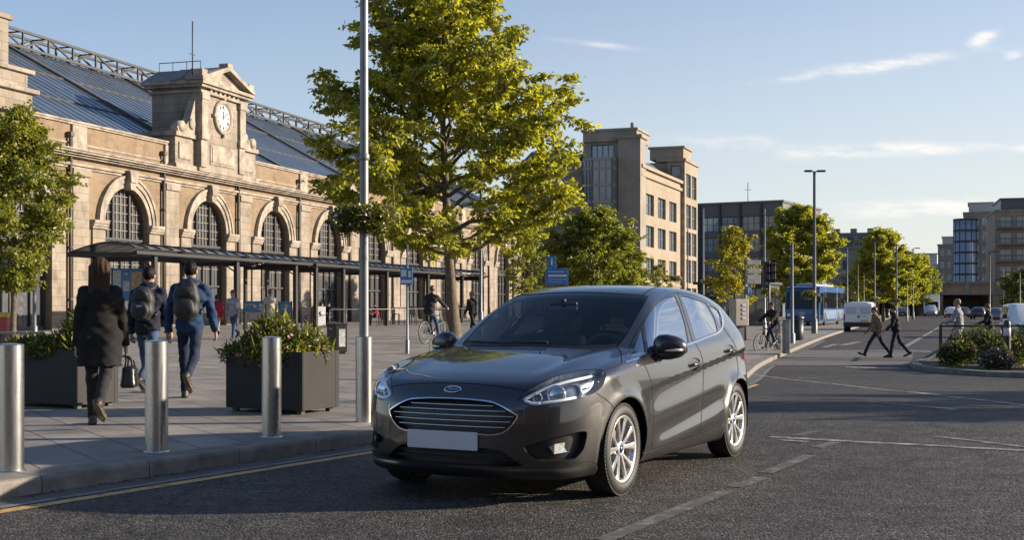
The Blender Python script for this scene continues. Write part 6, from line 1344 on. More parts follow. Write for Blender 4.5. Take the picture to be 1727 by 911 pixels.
m_ = MB(); h3 = face_holes(m_, (0.2, 14.5, 0), (0, -1, 0), (-1, 0, 0), 8.2, zz(16.4), [(0.6, 3.7), (4.5, 7.6)], [(zz(q), zz(q) + 2.9) for q in (0.4, 3.8, 7.2, 11.3)], 0.3); m_.box(0.55, 10, 6.5, 14.5, 0, zz(16.35)); m_.build('wing_wall', greyst, BA); windows(BA, (0.2, 14.5, 0), (0, -1, 0), (-1, 0, 0), h3, 0.3, cg_blue, dframe, 2, 1)
m_ = MB(); m_.prism([(6.6, zz(16.4)), (7.4, zz(17.6)), (9.0, zz(18.3)), (12.5, zz(18.3)), (14.5, zz(16.4))], 'x', 0.4, 9.0); m_.build('wing_roof', slate, BA)
m_ = MB(); ct = face_holes(m_, (20.0, -0.5, 0), (1, 0, 0), (0, -1, 0), 7.7, zz(18.9), even(2, 7.7, 2.9, 0.7), [(zz(q), zz(q) + 2.9) for q in (0.5, 4.0, 7.4, 10.8, 14.6)], 0.3); c2_ = face_holes(m_, (20.0, 1.7, 0), (0, -1, 0), (-1, 0, 0), 2.2, zz(18.9), [(0.5, 1.7)], [(zz(17.0), zz(18.4))], 0.2)
m_.box(20.3, 27.7, -0.1, 6, 0, zz(18.85)); m_.box(19.8, 27.9, -0.7, 3.0, zz(18.9), zz(19.25)); m_.box(20.6, 25.0, -0.2, 4, zz(19.25), zz(20.6)); m_.box(20.4, 25.2, -0.4, 4.2, zz(20.6), zz(20.85)); m_.build('corner_tower', limes, BA); windows(BA, (20.0, -0.5, 0), (1, 0, 0), (0, -1, 0), ct, 0.3, cg_pale, mat('city_frame_tan', (0.26, 0.235, 0.20), 0.6), 2, 1); windows(BA, (20.0, 1.7, 0), (0, -1, 0), (-1, 0, 0), c2_, 0.2, cg_blue, dframe, 0, 0)
# --- dark glass office
BB, z0 = corner_building(1320, 172, 30, 'dark framed glass office block behind the thin yellow tree'); H = zz(15.4) ; Wf = 15.2
m_ = MB(); hb = face_holes(m_, (0, Wf, 0), (0, -1, 0), (-1, 0, 0), Wf, H, even(5, Wf, 2.66, 0.3), [(zz(q), zz(q) + 2.05) for q in (0.3, 3.1, 5.9, 8.7, 11.6)], 0.35); hs = face_holes(m_, (0, 0, 0), (1, 0, 0), (0, -1, 0), 18.0, H, even(6, 18.0, 2.5, 0.4), [(zz(q), zz(q) + 2.05) for q in (0.3, 3.1, 5.9, 8.7, 11.6)], 0.35)
m_.box(0.4, 18, 0.4, Wf, 0, H - 0.02); m_.box(-0.2, 18.2, -0.2, Wf + 0.2, H, H + 0.3); m_.build('wall', bandm, BB); windows(BB, (0, Wf, 0), (0, -1, 0), (-1, 0, 0), hb, 0.35, cg_blue, dframe, 2, 1); windows(BB, (0, 0, 0), (1, 0, 0), (0, -1, 0), hs, 0.35, cg_blue, dframe, 2, 1)
m_ = MB(); m_.tube([(3, 6, H), (3, 6, H + 3.2)], 0.05, 6); m_.bar((3, 5.5, H + 2.2), (3, 6.5, H + 2.2), 0.06); m_.build('roof_mast', dframe, BB)
m_ = MB()
for k in range(6): m_.box(-0.28, 0.0, Wf - 0.15 - 3.0 * k - 0.13, Wf - 0.15 - 3.0 * k + 0.13, 0, H)
m_.build('mullion', dframe, BB)
# --- grey mansard block beyond
BC, z0 = corner_building(1482, 242, 22, 'grey stone block with a mansard roof between the two round street trees'); H = zz(12.2); Wf = 10.2
m_ = MB(); hb = face_holes(m_, (0, Wf, 0), (0, -1, 0), (-1, 0, 0), Wf, H, even(4, Wf, 1.1), [(zz(q), zz(q) + 1.7) for q in (0.5, 4.2, 8.2)], 0.25); m_.box(0.3, 16, 0.0, Wf, 0, H - 0.02); m_.box(-0.3, 16.2, -0.3, Wf + 0.3, H, H + 0.4); m_.build('wall', greyst, BC); windows(BC, (0, Wf, 0), (0, -1, 0), (-1, 0, 0), hb, 0.25, cg_dark, cframe, 1, 0)
m_ = MB(); m_.prism([(-0.2, H + 0.4), (1.0, H + 3.2), (8.0, H + 3.4), (16, H + 0.4)], 'y', 0.0, Wf); m_.build('mansard_roof', slate, BC)
for k in range(4): m_ = MB(); y = 1.0 + 2.5 * k; m_.box(-0.15, 1.6, y, y + 1.2, H + 0.45, H + 2.2); m_.box(-0.3, 1.7, y - 0.1, y + 1.3, H + 2.2, H + 2.45); dm = m_.build('dormer', greyst, BC); m_ = MB(); m_.box(-0.17, -0.152, y + 0.2, y + 1.0, H + 0.7, H + 2.0); m_.build('dormer_pane', cg_dark, dm)
for k in range(3): m_ = MB(); m_.box(2.5, 4.0, 1.2 + 3.2 * k, 2.4 + 3.2 * k, H + 3.2, H + 4.1); m_.build('chimney', brk_d, BC)
# --- flats on the right
def flats(px, d, deg, Wf, Ls, htop, label, wm, gm, ncol, nrow, balc=0, cap=None, side=True, fm=cframe, fh=2.9):
    b, z0_ = corner_building(px, d, deg, label, 'flats', 'apartment_building'); H = htop - z0_; m_ = MB(); rws = [(round(H - 2.6 - i * fh, 4), round(H - 0.7 - i * fh, 4)) for i in range(nrow)]; rws = [r for r in rws if r[0] > 0.2]; ww = Wf / ncol * 0.66
    hb = face_holes(m_, (0, Wf, 0), (0, -1, 0), (-1, 0, 0), Wf, H, even(ncol, Wf, round(ww, 3)), rws, 0.3); m_.box(0.35, Ls, 0.35, Wf, 0, H - 0.02); m_.box(-0.15, Ls, -0.15, Wf + 0.15, H, H + 0.35); hs = []
    hs = face_holes(m_, (0, 0, 0), (1, 0, 0), (0, -1, 0), Ls, H, even(3, Ls, 1.6), rws, 0.3); m_.build('wall', wm, b); windows(b, (0, Wf, 0), (0, -1, 0), (-1, 0, 0), hb, 0.3, gm, fm, 1, 0); windows(b, (0, 0, 0), (1, 0, 0), (0, -1, 0), hs, 0.3, gm, fm, 1, 0)
    for i in range(balc):
        z = H - 2.75 - i * fh
        if z < 1: break
        m_ = MB(); y0, y1 = Wf * 0.40, Wf * 1.0; m_.box(-1.5, -0.01, y0, y1, z - 0.2, z); bl = m_.build('balcony', wm if wm != brk_haze else cframe, b); r_ = MB(); r_.box(-1.5, -1.45, y0, y1, z + 0.95, z + 1.03); r_.box(-1.5, -0.01, y0, y0 + 0.05, z + 0.95, z + 1.03)
        for k in range(9): yy = y0 + (y1 - y0 - 0.05) * k / 8; r_.box(-1.5, -1.46, yy, yy + 0.05, z, z + 0.95)
        r_.build('balcony_rail', dframe, bl)
    if cap: m_ = MB(); m_.box(1.2, Ls - 1, 0.8, Wf - 1.0, H + 0.3, H + cap); m_.box(1.0, Ls - 0.8, 0.6, Wf - 0.8, H + cap, H + cap + 0.25); m_.build('roof_storey', renderw if wm != brk_haze else bandm, b)
    return b, H
flats(1585, 360, 22, 13.5, 14, 12.8, 'pale white flats farthest down the street', renderw, cg_pale, 6, 4, 0, 3.2)
flats(1631, 300, 20, 6.6, 14, 15.6, 'glazed grey flats left of the rounded glass tower', greyst, cg_pale, 4, 5, 0, 2.0)
tw_, H = flats(1682, 262, 20, 6.6, 12, 20.5, 'tall glass apartment tower with pale cap behind the bridge', concr, cg_blue, 4, 7, 0, 2.2)
m_ = MB(); m_.lathe((0.6, 6.2, 0), [(2.4, 0.2), (2.4, H - 1.2), (0, H - 1.2)], 20); rt = m_.build('round_glass_corner', cg_blue, tw_); m_ = MB()
for i in range(9): m_.lathe((0.6, 6.2, 0), [(2.4, H - 1.4 - 2.3 * i), (2.52, H - 1.4 - 2.3 * i), (2.52, H - 1.05 - 2.3 * i), (2.4, H - 1.05 - 2.3 * i)], 20)
for k in range(12): a = k * math.pi / 6; m_.box(0.6 + 2.42 * math.cos(a) - 0.07, 0.6 + 2.42 * math.cos(a) + 0.07, 6.2 + 2.42 * math.sin(a) - 0.07, 6.2 + 2.42 * math.sin(a) + 0.07, 0.2, H - 1.2)
m_.build('corner_band', dframe, rt)
flats(1771, 216, 16, 8.8, 18, 17.5, 'brown brick flats with stacked balconies at the right edge', brk_haze, cg_pale, 3, 6, 6, 2.2)
# --- low brick bridge across the street's end
p = at(1552, 206); p.z = -1.0; BR = empty('rail_bridge', p, R(-8), 'low brown brick railway bridge closing the street at the right', 'bridge'); zb = 0.0
m_ = MB(); m_.box(0, 3.6, 0, 8, 0, 5.2); m_.box(11.3, 16.0, 0, 8, 0, 5.2); m_.box(22, 60, 0, 8, 0, 5.2); m_.box(-30, -6.5, 0, 8, 0, 5.2); m_.box(-30, 60, -0.05, 8, 4.15, 5.85); m_.build('pier', brk_d, BR)
m_ = MB(); m_.box(-30, 60, -0.30, -0.06, 5.85, 6.15); m_.box(-30, 60, -0.22, -0.06, 4.0, 4.25); m_.box(-30, 60, -0.2, 0.0, 5.5, 5.6)
for k in range(22): m_.box(-29 + 4 * k, -28.4 + 4 * k, -0.24, -0.06, 4.3, 5.8)
m_.build('cornice', greyst, BR)
m_ = MB(); m_.box(-30, 60, 7.0, 7.9, 0, 4.1); m_.build('opening_shade', mat('bridge_shade', (0.10, 0.085, 0.07), 0.9), BR)  # added behind the openings, its dark colour stands for the shade under the deck
# --- cafe pavilion and parasol left of the bus
PV = empty('cafe_pavilion', at(1176, 97), R(-22), 'dark low cafe pavilion with glazed front behind the cyclist on the right', 'pavilion'); m_ = MB(); m_.box(0, 5.4, 0, 5, 2.9, 3.25); m_.box(-0.2, 5.6, -0.6, 5.2, 3.25, 3.45); m_.build('roof', dframe, PV); m_ = MB(); m_.box(0, 5.4, 0.2, 0.26, 0.0, 2.9); m_.build('glass_front', cg_dark, PV); m_ = MB()
for k in range(7): m_.box(0.88 * k, 0.88 * k + 0.08, 0.08, 0.19, 0, 2.9)
m_.box(0, 5.4, 0.1, 0.19, 2.0, 2.1); m_.build('front_frame', cframe, PV)
PS = empty('parasol', at(1222, 80), 0, 'wide black cafe parasol below the thin yellow tree', 'parasol'); m_ = MB(); m_.lathe((0, 0, 0), [(1.62, 2.05), (1.60, 2.20), (0.8, 2.55), (0.08, 2.85), (0, 2.86)], 8, 'z', False); m_.build('canopy', mat('parasol_navy', (0.016, 0.02, 0.032), 0.8), PS); m_ = MB(); m_.tube([(0, 0, 0), (0, 0, 2.9)], 0.035, 8); m_.build('pole', galv, PS)
# --- the terrace across the road behind the viewpoint, seen only as the dark skyline mirrored in the car
for i, (x, y, w_, h_, lb) in enumerate(((-30, -30, 20, 9.5, 'brick terrace block behind the viewpoint on the plaza side'), (-9, -33, 22, 12.5, 'taller brick terrace block straight behind the viewpoint'), (14, -34, 18, 10.0, 'lower brick terrace block behind the viewpoint on the street side'))):
    b = empty('terrace_building', (x, y, -0.3), R(6 * (i - 1)), lb, 'building', 'terrace behind the viewpoint'); m_ = MB(); n = int(w_ / 3.2)
    hb = face_holes(m_, (w_, 0, 0), (-1, 0, 0), (0, 1, 0), float(w_), h_, even(n, float(w_), 1.3), [(q, q + 1.9) for q in (1.0, 4.2, 7.2) if q + 1.9 < h_ - 0.3], 0.25); m_.box(0, w_, -9, -0.3, 0, h_ - 0.02); m_.box(-0.2, w_ + 0.2, -0.28, 0.25, h_, h_ + 0.4); m_.build('wall', brk_d, b); windows(b, (w_, 0, 0), (-1, 0, 0), (0, 1, 0), hb, 0.25, cg_dark, cframe, 1, 1)
    m_ = MB(); m_.prism([(-9, h_), (0.2, h_ + 0.4), (-4.4, h_ + 3.4)], 'x', 0, w_); rf_ = m_.build('roof', slate, b); m_ = MB(); m_.box(w_ * 0.3, w_ * 0.3 + 1.6, -5.2, -4.2, h_ + 2, h_ + 5); m_.build('chimney', brk_d, rf_)
# ============================================================ STREET POLES, SIGNS, VEHICLES
mast = mat('mast_grey', (0.11, 0.11, 0.115), 0.5, 0.4)
root, h = pole(1373.5, 70, 289, 0.105, 'tall lamp mast with a twin flat head to the left of the white van', 0, 'street lamps', (-0.55, 0.60), 'street_lamp', mast)
pole(1335.5, 52, 410, 0.085, 'stout short grey post beside the cyclist on the right', 0)
pole(1289.5, 66, 352, 0.06, 'slim pole behind the traffic signal', 0)
for px, d, ty, lb in ((1475, 108, 404, 'street lamp just right of the white van'), (1512, 118, 411, 'street lamp in front of the tree above the van'), (1540, 150, 419, 'street lamp at the right flank of the round tree'), (1669, 110, 425, 'street lamp above the man in the dark jacket')): pole(px, d, ty, 0.085, lb, 0, 'street lamps', (0.8,) if px != 1512 else (-0.8,), 'street_lamp', mast)
for px, d, ty, r, lb in ((1186, 92, 352, 0.085, 'slim mast in front of the dark glass office'), (1160, 100, 385, 0.06, 'thin pole at the foot of the sunlit stone block'), (1429, 105, 418, 0.06, 'thin pole right of the bus'), (1447, 112, 445, 0.05, 'thin pole left of the white van roof'), (1457, 120, 462, 0.05, 'thinnest pole over the white van roof'), (1530, 130, 460, 0.06, 'thin pole before the bridge end'), (1692, 90, 455, 0.05, 'thin pole above the parked white car'), (1720, 72, 460, 0.05, 'thin pole at the right edge over the parked white car')): pole(px, d, ty, r, lb, 0)
def street_basket(px, d, py, label):
    p = at(px, d); z = zpx(py, d); plants('hanging_basket', (p.x, p.y, z), [(0, 0, 0, 0.45, 0.45, 0.24), (-0.2, 0, -0.1, 0.3, 0.3, 0.25), (0.2, 0, -0.1, 0.3, 0.3, 0.25)], int(px), label, 'flower basket', LMp, 700, 0.13, 0, 70, 'flower baskets on the street poles', fsize=0.05)
for px, d, py, lb in ((1366, 70, 497, 'flower basket on the tall lamp mast before the bus'), (1475, 108, 505, 'flower basket on the lamp right of the white van'), (1512, 118, 507, 'flower basket on the lamp before the round tree'), (1140, 96, 470, 'flower basket at the foot of the sunlit stone block'), (1298, 65, 492, 'flower basket under the traffic signal')): street_basket(px, d, py, lb)
def lane_sign():
    d = 56; p = at(1257, d); root = empty('direction_sign', p, R(12), 'grey direction board with white bars left of the traffic signal', 'sign'); h = zpx(438, d) - p.z
    m_ = MB(); m_.tube([(0, 0, 0), (0, 0, h)], 0.05, 8); m_.build('post', mast, root); s = d / FPX
    for (a, b) in ((439, 447), (453, 461.5), (463.5, 479)): m_ = MB(); m_.box(0.06, 27 * s, -0.05, 0.0, zpx(b, d) - p.z, zpx(a, d) - p.z, 0.01); m_.build('board', sgrey, root)
    m_ = MB(); m_.box(25.5 * s, 26.8 * s, 0.001, 0.06, zpx(480, d) - p.z, zpx(438, d) - p.z); m_.build('side_post', mast, root)
    m_ = MB(); m_.box(0.05, 0.28, -0.05, -0.0, zpx(497, d) - p.z, zpx(483, d) - p.z, 0.01); m_.build('parking_panel', blue, root)
    m_ = MB()
    for (a, b, y) in ((3, 11, 443), (5, 15, 457), (13, 20, 457), (4, 14, 468), (16, 22, 475)): m_.box(a * s, b * s, -0.056, -0.052, zpx(y + 1.0, d) - p.z, zpx(y - 1.0, d) - p.z)
    m_.box(0.11, 0.15, -0.056, -0.052, zpx(494, d) - p.z, zpx(486, d) - p.z); m_.box(0.15, 0.22, -0.056, -0.052, zpx(487, d) - p.z, zpx(486, d) - p.z); m_.box(0.15, 0.22, -0.056, -0.052, zpx(491, d) - p.z, zpx(490, d) - p.z); m_.box(0.20, 0.22, -0.056, -0.052, zpx(490, d) - p.z, zpx(487, d) - p.z)
    m_.build('sign_bar', signw, root)
lane_sign()
def traffic_signal():
    d = 58; p = at(1297, d); root = empty('traffic_signal', p, R(10), 'black traffic signal with side visors above the cyclist on the right', 'traffic light'); z1, z0 = zpx(441, d) - p.z, zpx(486, d) - p.z
    m_ = MB(); m_.tube([(0, 0, 0), (0, 0, z1)], 0.055, 10); m_.build('post', mast, root)
    for s in (-1, 1):
        m_ = MB(); m_.box(-0.30 if s < 0 else 0.05, -0.05 if s < 0 else 0.28, -0.16, 0.10, z0 if s < 0 else z0 + 0.25, z1 - (0.05 if s > 0 else 0), 0.03); hd = m_.build('signal_head', blackm, root)
        for k in range(3):
            zc = z1 - 0.20 - 0.36 * k; v = MB(); t = np.linspace(-0.2, math.pi + 0.2, 9); vs = [(s * 0.175 + 0.095 * math.cos(a), y, zc + 0.095 * math.sin(a)) for y in (-0.16, -0.33) for a in t]; v.add(vs, [(i, i + 1, i + 10, i + 9) for i in range(8)]); v.build('visor', blackm, hd, fix=False)
    m_ = MB(); m_.box(-0.06, -0.03, -0.18, 0.12, z0, z1); m_.build('back_plate', mat('signal_edge', (0.30, 0.26, 0.2), 0.6), root); m_ = MB(); m_.lathe((-0.175, -0.165, z0 + 0.22), [(0, 0), (0.07, 0), (0.07, 0.004), (0, 0.004)], 14, 'y'); m_.build('push_symbol', mat('signal_blue', (0.1, 0.3, 0.6), 0.4), root)
traffic_signal()
def meter_cabinet():
    p = P(1241, 604, PAVE); root = empty('ticket_machine', p, R(20), 'grey ticket machine behind the tail of the hatchback', 'ticket machine'); m_ = MB(); m_.box(-0.13, 0.33, -0.2, 0.2, 0.95, 1.75, 0.03); m_.build('cabinet', mat('cabinet_grey', (0.34, 0.30, 0.25), 0.6, var=0.2), root); m_ = MB(); m_.box(-0.05, 0.22, -0.12, 0.12, 0, 0.95); m_.build('pedestal', mast, root); m_ = MB()
    for k in range(4): MB().box(0.10, 0.22, -0.215, -0.201, 1.15 + 0.13 * k, 1.22 + 0.13 * k).build('button_panel', signw, root)
meter_cabinet()
def pillar_post(px, py, w_, top, label, m, name='square_bollard', cat='bollard'):
    p = P(px, py, PAVE); d = p.y; root = empty(name, p, R(10), label, cat); h = zpx(top, d) - p.z; m_ = MB(); m_.box(-w_ / 2, w_ / 2, -w_ / 2, w_ / 2, 0, h, 0.02); m_.build('post', m, root); m_ = MB(); m_.box(-w_ / 2 - 0.01, w_ / 2 + 0.01, -w_ / 2 - 0.01, w_ / 2 + 0.01, h + 0.001, h + 0.03, 0.01); m_.build('cap', m, root)
pillar_post(1326, 597, 0.20, 541, 'square grey pillar right behind the cyclist on the right', galv)
pillar_post(1312, 590, 0.18, 543, 'square grey pillar hidden behind the cyclist on the right', galv)
def street_bin(px, py, label):
    p = P(px, py, PAVE); root = empty('street_bin', p, R(15), label, 'bin', 'round black street bins'); MB().lathe((0, 0, 0), [(0.27, 0), (0.30, 0.05), (0.30, 0.92), (0.0, 0.92)], 18).build('body', blackm, root); MB().lathe((0, 0, 0), [(0.33, 0.98), (0.33, 1.04), (0.2, 1.12), (0, 1.14)], 18).build('lid', blackm, root); m_ = MB()
    for k in range(3): a = k * 2.1; m_.bar((0.27 * math.cos(a), 0.27 * math.sin(a), 0.9), (0.27 * math.cos(a), 0.27 * math.sin(a), 1.0), 0.04)
    m_.build('lid_support', blackm, root)
street_bin(1344, 574, 'black street bin on the pavement before the blue bus'); street_bin(1496, 537, 'far black street bin on the pavement right of the white van')
def island_bollard():
    p = Vector((12.42, 31.6, float(gz(12.42, 31.6)) + 0.1)); root = empty('road_bollard', p, 0, 'black traffic bollard with a white band on the planted island', 'bollard'); r = 0.088
    MB().lathe((0, 0, 0), [(r * 1.15, -0.05), (r * 1.1, 0.25), (r, 0.30), (r, 0.82)], 24).build('post', blackm, root); MB().lathe((0, 0, 0), [(r, 0.8201), (r + 0.002, 0.822), (r + 0.002, 1.02), (r, 1.022)], 24).build('white_band', signw, root); MB().lathe((0, 0, 0), [(r, 1.0222), (r, 1.12), (r * 0.9, 1.17), (r * 0.6, 1.205), (0, 1.22)], 24).build('head', blackm, root)
island_bollard()
rl = empty('island_railing', Vector((13.0, 38.2, float(gz(13.0, 38.2)))), R(-3), 'black pedestrian railing behind the island shrubs', 'railing'); m_ = MB(); m_.box(0, 7.5, -0.025, 0.025, 1.03, 1.09); m_.box(0, 7.5, -0.02, 0.02, 0.18, 0.22); m_.build('rail', blackm, rl)
for k in range(5): MB().box(1.85 * k - 0.035, 1.85 * k + 0.035, -0.035, 0.035, 0, 1.09).build('post', blackm, rl)
r2 = empty('island_railing', Vector((12.95, 38.0, float(gz(13.0, 38.2)))), R(72), 'short lower black railing turning the island corner', 'railing'); m_ = MB(); m_.box(0, 3.0, -0.02, 0.02, 0.80, 0.85); m_.build('rail', blackm, r2)
for k in range(12): MB().box(0.15 + 0.22 * k, 0.165 + 0.22 * k, -0.008, 0.008, 0.1, 0.80).build('bar', blackm, r2)
for k in range(3): MB().box(1.4 * k - 0.03, 1.4 * k + 0.03, -0.03, 0.03, 0, 0.85).build('post', blackm, r2)
LMs = leaf_mat('leaf_shrub', (0.018, 0.032, 0.009), (0.105, 0.120, 0.018), 0.38)
LMs2 = leaf_mat('leaf_shrub_grey', (0.05, 0.055, 0.045), (0.16, 0.15, 0.12), 0.3)
for i, (x, y, rx, ry, rz, lm, fl, lb) in enumerate(((11.75, 33.2, 0.50, 0.6, 0.52, LMs, 40, 'dark shrub at the tip of the planted island'), (12.05, 31.3, 0.40, 0.4, 0.40, LMs2, 120, 'pale grey leaved shrub in front of the dark tip shrub'), (12.75, 32.4, 0.70, 0.7, 0.62, LMs, 60, 'dark shrub left of the black and white bollard'), (13.0, 35.2, 0.9, 0.9, 0.78, LMs, 60, 'taller dark shrub behind the left island shrubs'), (13.9, 31.3, 0.7, 0.65, 0.60, LMs, 90, 'dark shrub right of the black and white bollard'), (14.3, 34.5, 1.0, 0.9, 0.85, LMs, 50, 'taller shrub below the railing at the right'), (13.3, 29.7, 0.38, 0.35, 0.34, LMs2, 140, 'pale flowering shrub at the right front of the island'), (15.2, 31.4, 0.9, 0.8, 0.95, LMp, 80, 'bright leafy shrub at the right edge of the island'))):
    rz *= 1.25
    plants('shrub', (x, y, float(gz(x, y)) + 0.10), [(0, 0, rz * 0.35, rx, ry, rz * 0.65), (rx * 0.4, -0.1, rz * 0.5, rx * 0.55, ry * 0.6, rz * 0.5), (-rx * 0.45, 0, rz * 0.3, rx * 0.6, ry * 0.6, rz * 0.55), (0.1, ry * 0.3, rz * 0.6, rx * 0.5, ry * 0.5, rz * 0.45)], 300 + i, lb, 'shrub', lm, 4200, 0.085, 90, fl, 'shrubs on the planted island', kinds=('white', 'mauve', 'pink') if lm is LMs2 else ('yellow', 'pink', 'mauve'), fsize=0.026)

# ---------------------------------------------------------------- vehicles
tyre_m = mat('far_tyre', (0.014, 0.014, 0.014), 0.7); hub_m = mat('far_hub', (0.35, 0.35, 0.36), 0.35, 0.7); glassv = dark_glass('vehicle_glass', (0.006, 0.007, 0.009), 0.06, 0.02, 1.0); glassv.node_tree.nodes['Principled BSDF'].inputs['Specular IOR Level'].default_value = 0.32; white_v = mat('vehicle_white', (0.74, 0.74, 0.735), 0.3, coat=0.6); lampr = mat('vehicle_red_lamp', (0.40, 0.015, 0.015), 0.25); lampw = mat('vehicle_head_lamp', (0.70, 0.70, 0.68), 0.15, 0.3); dplast = mat('vehicle_plastic', (0.022, 0.022, 0.024), 0.6); ylw = mat('plate_yellow', (0.55, 0.36, 0.03), 0.5)
def vwheel(root, x, y, r, s):
    w = empty('wheel', (x, y, r)); w.parent = root; MB().lathe((0, 0, 0), [(r * 0.62, -0.10), (r * 0.96, -0.10), (r, -0.07), (r, 0.07), (r * 0.96, 0.10), (r * 0.62, 0.10)], 20, 'y').build('tyre', tyre_m, w); MB().lathe((0, s * 0.06, 0), [(r * 0.63, s * 0.02), (r * 0.5, 0.0), (r * 0.15, s * 0.01), (0, s * 0.01)], 16, 'y').build('hub', hub_m, w)
def vehicle(name, loc, rz, label, cat, sec, glass, wheels, wr, paint, extra, group=None):
    """sec: cross-sections (x, half width, z bottom, z belt, half roof width, z roof); x forward. glass: (first, last) section range with side glass."""
    root = empty(name, loc, rz, label, cat, group); ring = []
    for (x, w_, zb, zl, rw, zr) in sec:
        e = min(0.10, (zr - zl) * 0.35 + 0.02); rg = [(w_ - 0.06, zb), (w_, zb + 0.10), (w_ + 0.012, (zb + zl) * 0.5), (w_ - 0.01, zl), (rw + (w_ - rw) * 0.12, zr - e), (rw - 0.05, zr - 0.02), (rw * 0.5, zr + 0.012)]
        ring.append([(x, y, z) for y, z in rg] + [(x, -y, z) for y, z in rg[::-1]])
    n = len(ring[0]); V = sum(ring, []); F = []; mi = []
    for i in range(len(sec) - 1):
        for j in range(n):
            k = (j + 1) % n; F.append((i * n + j, i * n + k, (i + 1) * n + k, (i + 1) * n + j))
    F += [tuple(range(n)), tuple(range((len(sec) - 1) * n, len(sec) * n))]
    m_ = MB(); m_.add(V, F, True); body = m_.build('body', paint, root)
    g = MB()
    for a, b in glass:                 # side panes, a few mm proud of the body
        for s in (0, 1):
            j = 3 if s == 0 else n - 5; sg = 1 if s == 0 else -1; p = [Vector(ring[a][j]), Vector(ring[b][j]), Vector(ring[b][j + 1]), Vector(ring[a][j + 1])]
            c = sum(p, Vector()) / 4; p = [c + (q - c) * 0.88 + Vector((0, 0.012 * sg, 0)) for q in p]; g.quad(*p)
    if g.v: g.build('side_window', glassv, root)
    for x in wheels:
        for s in (1, -1): vwheel(root, x, s * (sec[len(sec) // 2][1] - 0.10), wr, s)
    extra(root, sec, ring, n); return root
def end_pane(root, ring, i0, i1, n, name, m=None, sh=0.86, off=0.015):
    """A pane between the roof edges of two cross-sections (windscreen, rear window)."""
    p = [Vector(ring[i0][3]), Vector(ring[i1][5]), Vector(ring[i1][n - 6]), Vector(ring[i0][n - 4])]; c = sum(p, Vector()) / 4; nn = (p[1] - p[0]).cross(p[3] - p[0]).normalized()
    if nn.z < 0: nn = -nn
    b = MB(); b.quad(*[c + (q - c) * sh + nn * off for q in p]); return b.build(name, m or glassv, root)
def bus():
    bl = mat('bus_blue', (0.012, 0.085, 0.24), 0.3, coat=0.7); d = 96.0; pf = at(1353, d, PAVE); L_, w_, z1 = 11.5, 1.27, 3.02; root = empty('bus', pf, R(-90 - 24 + 0), 'blue single deck bus with dark windscreen waiting at the stop', 'bus')
    b = MB(); b.prism([(0.0, 0.32), (0.06, 0.9), (0.0, 1.3), (-0.18, 2.75), (-0.40, z1 - 0.08), (-0.7, z1), (-L_, z1), (-L_, 0.32)], 'y', -w_, w_); b.build('body', bl, root)
    b = MB(); b.box(-0.02, 0.075, -w_ + 0.12, w_ - 0.12, 0.0, 0.01); wn = MB(); wn.add([(0.045, -w_ + 0.06, 1.28), (0.045, w_ - 0.06, 1.28), (-0.15, w_ - 0.08, 2.62), (-0.15, -w_ + 0.08, 2.62)], [(0, 1, 2, 3)]); wn.build('windscreen', glassv, root)
    ds = MB(); ds.add([(-0.135, -w_ + 0.2, 2.66), (-0.135, w_ - 0.2, 2.66), (-0.30, w_ - 0.22, 2.90), (-0.30, -w_ + 0.22, 2.90)], [(0, 1, 2, 3)]); ds.build('destination_display', blackm, root)
    for s in (-1, 1):
        for k in range(6): q = MB(); x0 = -1.9 - 1.6 * k; q.box(x0 - 1.52, x0, s * (w_ + 0.004) - 0.006, s * (w_ + 0.004) + 0.006, 1.32, 2.58); q.build('side_window', glassv, root)
        q = MB(); q.box(-1.72, -0.55, s * (w_ + 0.004) - 0.006, s * (w_ + 0.004) + 0.006, 0.45, 2.5); q.build('door', glassv, root)
        q = MB(); q.box(-L_ + 0.3, -2.0, s * (w_ + 0.003) - 0.005, s * (w_ + 0.003) + 0.005, 0.5, 1.2); q.build('side_panel', mat('bus_pale_panel', (0.16, 0.24, 0.36), 0.3, var=0.5, vscale=0.8), root)
        q = MB(); q.box(0.05, 0.09, s * 0.98 - 0.16, s * 0.98 + 0.16, 0.72, 0.92, 0.02); q.build('headlight', lampw, root)
        q = MB(); q.box(0.12, 0.28, s * 1.36 - 0.10, s * 1.36 + 0.10, 1.75, 2.2, 0.03); q.bar((0.1, s * 1.2, 2.45), (0.2, s * 1.36, 2.2), 0.04); q.build('mirror', blackm, root)
        for x in (-2.6, -8.6): vwheel(root, x, s * (w_ - 0.07), 0.46, s)
        for x in (-2.6, -8.6): q = MB(); q.lathe((x, s * (w_ + 0.006), 0.46), [(0.0, 0.0), (0.56, 0.0), (0.56, 0.004), (0.0, 0.004)], 24, 'y'); q.build('wheel_arch', dplast, root)
    q = MB()
    for (a, b_, z) in ((-0.28, -0.22, 0.96), (-0.18, -0.10, 0.96), (-0.06, 0.00, 0.96), (0.04, 0.09, 0.96), (0.13, 0.20, 0.96), (-0.20, 0.22, 0.85)): q.box(0.068, 0.074, a, b_, z, z + (0.10 if z > 0.9 else 0.05))
    q.build('front_lettering', signw, root); q = MB(); q.box(-9.0, -1.5, -0.8, 0.8, z1 + 0.002, z1 + 0.20, 0.06); q.box(-5.5, -3.5, -0.9, 0.9, z1 + 0.21, z1 + 0.30, 0.04); q.build('roof_pod', mat('bus_roof', (0.30, 0.33, 0.37), 0.4), root)
    q = MB(); q.box(-0.5, 0.06, -w_ + 0.02, w_ - 0.02, 0.20, 0.33, 0.02); q.box(-L_, -0.51, -w_ + 0.05, w_ - 0.05, 0.22, 0.33); q.build('skirt', dplast, root)
bus()
